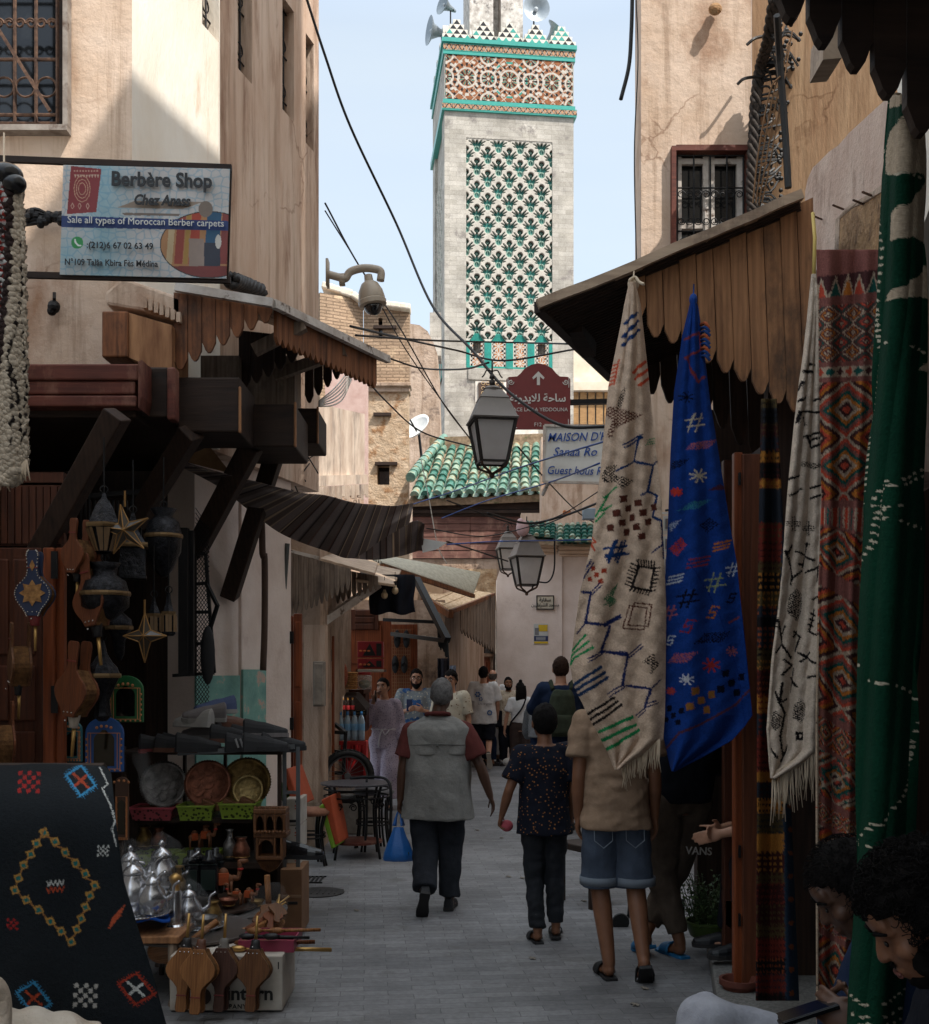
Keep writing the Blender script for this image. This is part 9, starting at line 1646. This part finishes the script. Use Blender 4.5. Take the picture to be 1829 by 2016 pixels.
# 15 backpacker
po=dict(eL=(-.27,.1,1.22),wL=(-.1,.3,1.36),eR=(.27,.1,1.22),wR=(.1,.3,1.36))
o,V,s,M=person('tall man with a dark green backpack standing with raised hands beside the cream rug',(P(1104,1320,12.1).x,12.1,0),0,1.87,SK4,po,(10,0,0),'short',HAIRB,vox=.01,thumbs=dict(L=(0,.2,1),R=(0,.2,1)))
top(o,V,s,po,'hoodie',MATS['navy_cotton'],1.1,1.15,0,.8,1.05,1.85,(.09,.065),vox=.012);bottoms(o,V,s,'trousers',MATS['navy_cotton'],.96,(.115,.095,.085),vox=.014)
GNB=cloth('olive_canvas',rgb(62,68,54),rgb(48,52,42));b=MB();loft(b,[((0,-.2,z*s),rx,ry)for z,rx,ry in((.95,.12,.07),(1.0,.15,.1),(1.2,.15,.11),(1.36,.13,.1),(1.42,.09,.06))]);bp=baked(b,'backpack',GNB,.012,5,(.008,(9,9,7)),o);b=MB();loft(b,[((0,-.3,z*s),rx,ry)for z,rx,ry in((.98,.1,.03),(1.02,.11,.04),(1.14,.11,.04),(1.17,.1,.02))]);baked(b,'front_pocket',GNB,.012,4,(.005,(9,9,7)),bp)
b=MB();[b.tube(curve([Vector((q*.09,-.12,1.42))*s,Vector((q*.11,-.02,1.5))*s,Vector((q*.12,.1,1.38))*s],5),.028,8,flat=.5)for q in(-1,1)];b.build('straps',GNB,bp,True);b=MB();b.lathe([(.03,0),(.032,.1),(.02,.13)],10,0,Matrix.Translation(Vector((.17,-.2,1.06))*s));b.build('water_bottle',plain('blue_bottle',rgb(90,150,190),.3),bp,True)
# 16, 17 partly hidden people
po=dict(pel=(0,0,.9),chest=(0,.2,1.13),neck=(0,.32,1.2),head=(0,.45,1.2),sL=(-.17,.26,1.16),sR=(.17,.26,1.16),eL=(-.2,.35,.9),eR=(.2,.35,.9),wL=(-.12,.5,.72),wR=(.12,.5,.72));o,V,s,M=person('person in a black and white striped top bending forward beside the backpacker',(P(1070,1320,15.5).x,15.5,0),0,1.68,SK3,po,(-40,0,0),'short',vox=.012)
m,nn_,l,b_=nodes_of('striped_jersey',.9);v_=coords(nn_,l,'obj',(1,1,1),(.5,0,.5));wv=nn_.new('ShaderNodeTexWave');wv.inputs['Scale'].default_value=22;l.new(v_,wv.inputs['Vector']);l.new(ramp(nn_,l,wv.outputs['Fac'],[(.6,rgb(40,42,48)),(.8,rgb(130,130,130))]),b_.inputs['Base Color']);top(o,V,s,po,'jersey',m,1.1,1.3,.05,.82,1.1,1.4,(.1,.09));bottoms(o,V,s,'trousers',MATS['navy_cotton'],.95,vox=.014)
po=dict(pel=(0,0,.5),chest=(0,.02,.82),neck=(0,.02,1.0),head=(0,.05,1.15),sL=(-.17,.02,.94),sR=(.17,.02,.94),eL=(-.22,.12,.7),eR=(.22,.12,.7),wL=(-.1,.34,.62),wR=(.1,.34,.62),hL=(-.09,0,.48),hR=(.09,0,.48),kL=(-.12,.42,.5),kR=(.12,.42,.5),aL=(-.12,.42,.08),aR=(.12,.42,.08));o,V,s,M=person('person in dark clothes sitting by the wall behind the man in the white T shirt',(P(924,1320,20).x,20,0),-60,1.7,SK2,po,(0,0,0),'short',None,True,vox=.013);top(o,V,s,po,'jacket',MATS['black_cotton'],1.1,1.15,0,.84,1.05,1.7,(.09,.07));bottoms(o,V,s,'trousers',MATS['navy_cotton'],.95,(.11,.09,.08),.55,vox=.014)
mb=MB();mb.box((P(924,1320,20).x,20,.19),(.4,.4,.38));tag(mb.build('stone_block',MATS['grey_stone_block'],bevel=.02),'stone block under the seated person by the far wall','block')
# strands over the hair of the two nearest heads
def strands(o,M,n,curl,m,seed):
 rng=random.Random(seed);b=MB()
 for _ in range(n):
  t,a=math.asin(rng.uniform(-.55,1)),rng.uniform(0,6.28);v=Vector((.086*math.cos(t)*math.cos(a),.106*math.cos(t)*math.sin(a)-.014,.114*math.sin(t)+.022))
  if v.z<(.062 if v.y>.045 else-.03 if v.y>-.02 else-.07):continue
  nr=Vector((v.x/.086,(v.y+.014)/.106,(v.z-.022)/.114)).normalized();tg=nr.cross(Vector((rng.uniform(-1,1),rng.uniform(-1,1),rng.uniform(-1,1)))).normalized()
  if curl:
   r_=rng.uniform(.004,.009);bt=nr.cross(tg);c_=v+nr*rng.uniform(.0,.016);ph=rng.uniform(0,6)
   pts=[c_+(nr*math.cos(ph+k*.75)+tg*math.sin(ph+k*.75))*r_+bt*(k-4)*.0022 for k in range(9)]
  else:pts=[v,v+nr*.006+tg*.003+Vector((0,.003,0)),v+nr*.009+tg*.008+Vector((0,.006,0))]
  b.tube([M@(p*1.02)for p in pts],[.0010]*(len(pts)-1)+[.0004],4)
 b.build('hair_strands',m,o,True)
near=[x for x in D.objects if x.name.startswith('person')and 'bottom right corner' in x.get('label','')][0];near2=[x for x in D.objects if x.name.startswith('person')and 'beside the green rug' in x.get('label','')][0]
strands(near,NEAR_M[0],3000,True,HAIRM,3);strands(near2,NEAR_M[1],1700,False,HAIRM,4)
# more stock crowded on the stall: brass and silver pots, bowls, extra bellows and shoes
def pot(u,v,d,s,lab,m,kind):
 o=thing('metal_pot',lab,'pot',P(u,v,d),R(random.uniform(0,90)),'small metal pots');b=MB()
 pr={'bowl':[(.03,0),(.05,.02),(.075,.06),(.08,.075),(.07,.062),(.01,.02)],'jar':[(.04,0),(.06,.03),(.065,.08),(.04,.13),(.03,.15),(.045,.17),(.01,.17)],'ewer':[(.035,0),(.03,.015),(.05,.06),(.045,.11),(.02,.15),(.018,.19),(.03,.21),(.008,.215)]}[kind]
 b.lathe([(r_*s,z*s)for r_,z in pr],18);b.build('vessel',m,o,True);b=MB();b.tube([(pr[1][0]*s*1.02*math.cos(t),pr[1][0]*s*1.02*math.sin(t),pr[1][1]*s)for t in np.linspace(0,6.3,20)],.003,4)
 if kind=='ewer':b.tube(curve([(.04*s,0,.1*s),(.09*s,0,.12*s),(.07*s,0,.19*s),(.02*s,0,.19*s)],4),.005*s,5)
 b.build('trim',BRASS,o,True);return o
TB=MATS['chased_brass'];TC=MATS['chased_copper'];TS=MATS['chased_silver']
for u,v,d,s,m,k,lab in((405,1826,6.0,.8,TS,'bowl','silver bowl at the right rim of the dark round table'),(420,1822,6.2,.8,TB,'jar','brass jar behind the silver bowl on the dark round table'),(352,1768,6.55,.9,TB,'ewer','gold spouted ewer beside the biggest teapot'),(335,1808,6.15,.7,TS,'jar','silver jar between the teapots and the flask'),(450,1786,6.55,.7,TC,'bowl','copper bowl on the small round table under the camels'),(505,1786,6.7,.6,TB,'bowl','brass bowl at the right rim of the small round table'),(285,1672,7.4,.9,TB,'jar','brass jar in the lower green basket nearest the black rug'),(312,1670,7.4,.8,TC,'jar','copper jar beside the brass jar in the lower green basket'),(452,1690,7.3,.9,TS,'ewer','silver ewer standing on the lower shelf behind the wall lantern'),(475,1694,7.3,.9,TC,'jar','copper jar on the lower shelf right of the silver ewer'),(290,1606,7.3,.8,TC,'bowl','copper bowl in the pink basket')):pot(u,v,d,s,lab,m,k)
for u,v,d,rz,lab,m,ms in((345,1478,7.55,-60,'black shoe wedged behind the wavy soled trainer on the rack',SB,SB),(330,1482,7.25,-100,'black shoe with brown sole second from the left on the rack',SB,LEAB),(450,1440,7.6,-60,'dark brown shoe under the topmost black running shoe',LEAB,SB),(412,1455,7.55,75,'grey suede shoe squeezed in the middle of the heap',SG,SW_),(480,1462,7.5,-95,'black shoe lying just under the topmost running shoe',SB,SG),(505,1480,7.15,-80,'black shoe on the rack edge right of the three striped trainer',SB,SB),(440,1405,7.65,120,'blue and white small shoe on the very top of the heap',plain('blue_shoe',rgb(70,84,120),.7),SW_)):shoe(u,v,d,R(rz),lab,m,ms,random.uniform(-.25,.25))
for k in range(7):
 p=P(470+k*15,1842-(k%3)*14,6.0+.05*(k%4));o=thing('bellows','small wrapped bellows in the heap behind the pink tray','bellows',p,0,'heap of small bellows');o.rotation_euler=(R(-70),R(20*(k%3)-15),R(-50+13*k));b=MB();b.prism([(x*.3,0,z*.3)for z,x in BP]+[(-x*.3,0,z*.3)for z,x in reversed(BP)],(0,.012,0));b.build('board',(BOARD['honey'],BOARD['red'],BOARD['brown'])[k%3],o,bevel=.002);b=MB();b.tube([(0,.006,.19),(0,.006,.3)],.006,6);b.build('nozzle',BRASS,o,True)
for k,(u,v)in enumerate(((1030,1502),(1003,1500),(1042,1506))):mb=MB();mb.ell(P(u,v,18.2),(.12,.1,.07),nu=9,nv=6);tag(mb.build('litter',plain('pale_litter_plastic',rgb(170,164,158),.6)),('crumpled litter on the far drain beside the woman in white','crumpled litter left of the far drain','crumpled litter at the right end of the far drain')[k],'litter')
for k in range(12):
 x,y=random.uniform(-1,1.0),random.uniform(5.6,12);mb=MB();mb.grid(lambda a,b:(x+a*.035+.006*math.sin(b*5),y+b*.05,.004+.006*math.sin(a*4+b*3)**2),4,4);tag(mb.build('paper_scrap',plain('dirty_paper',rgb(130,122,112),.9),solid=.001),'tiny scrap of paper lying on the pavers of the lane','scrap','scraps on the pavers')
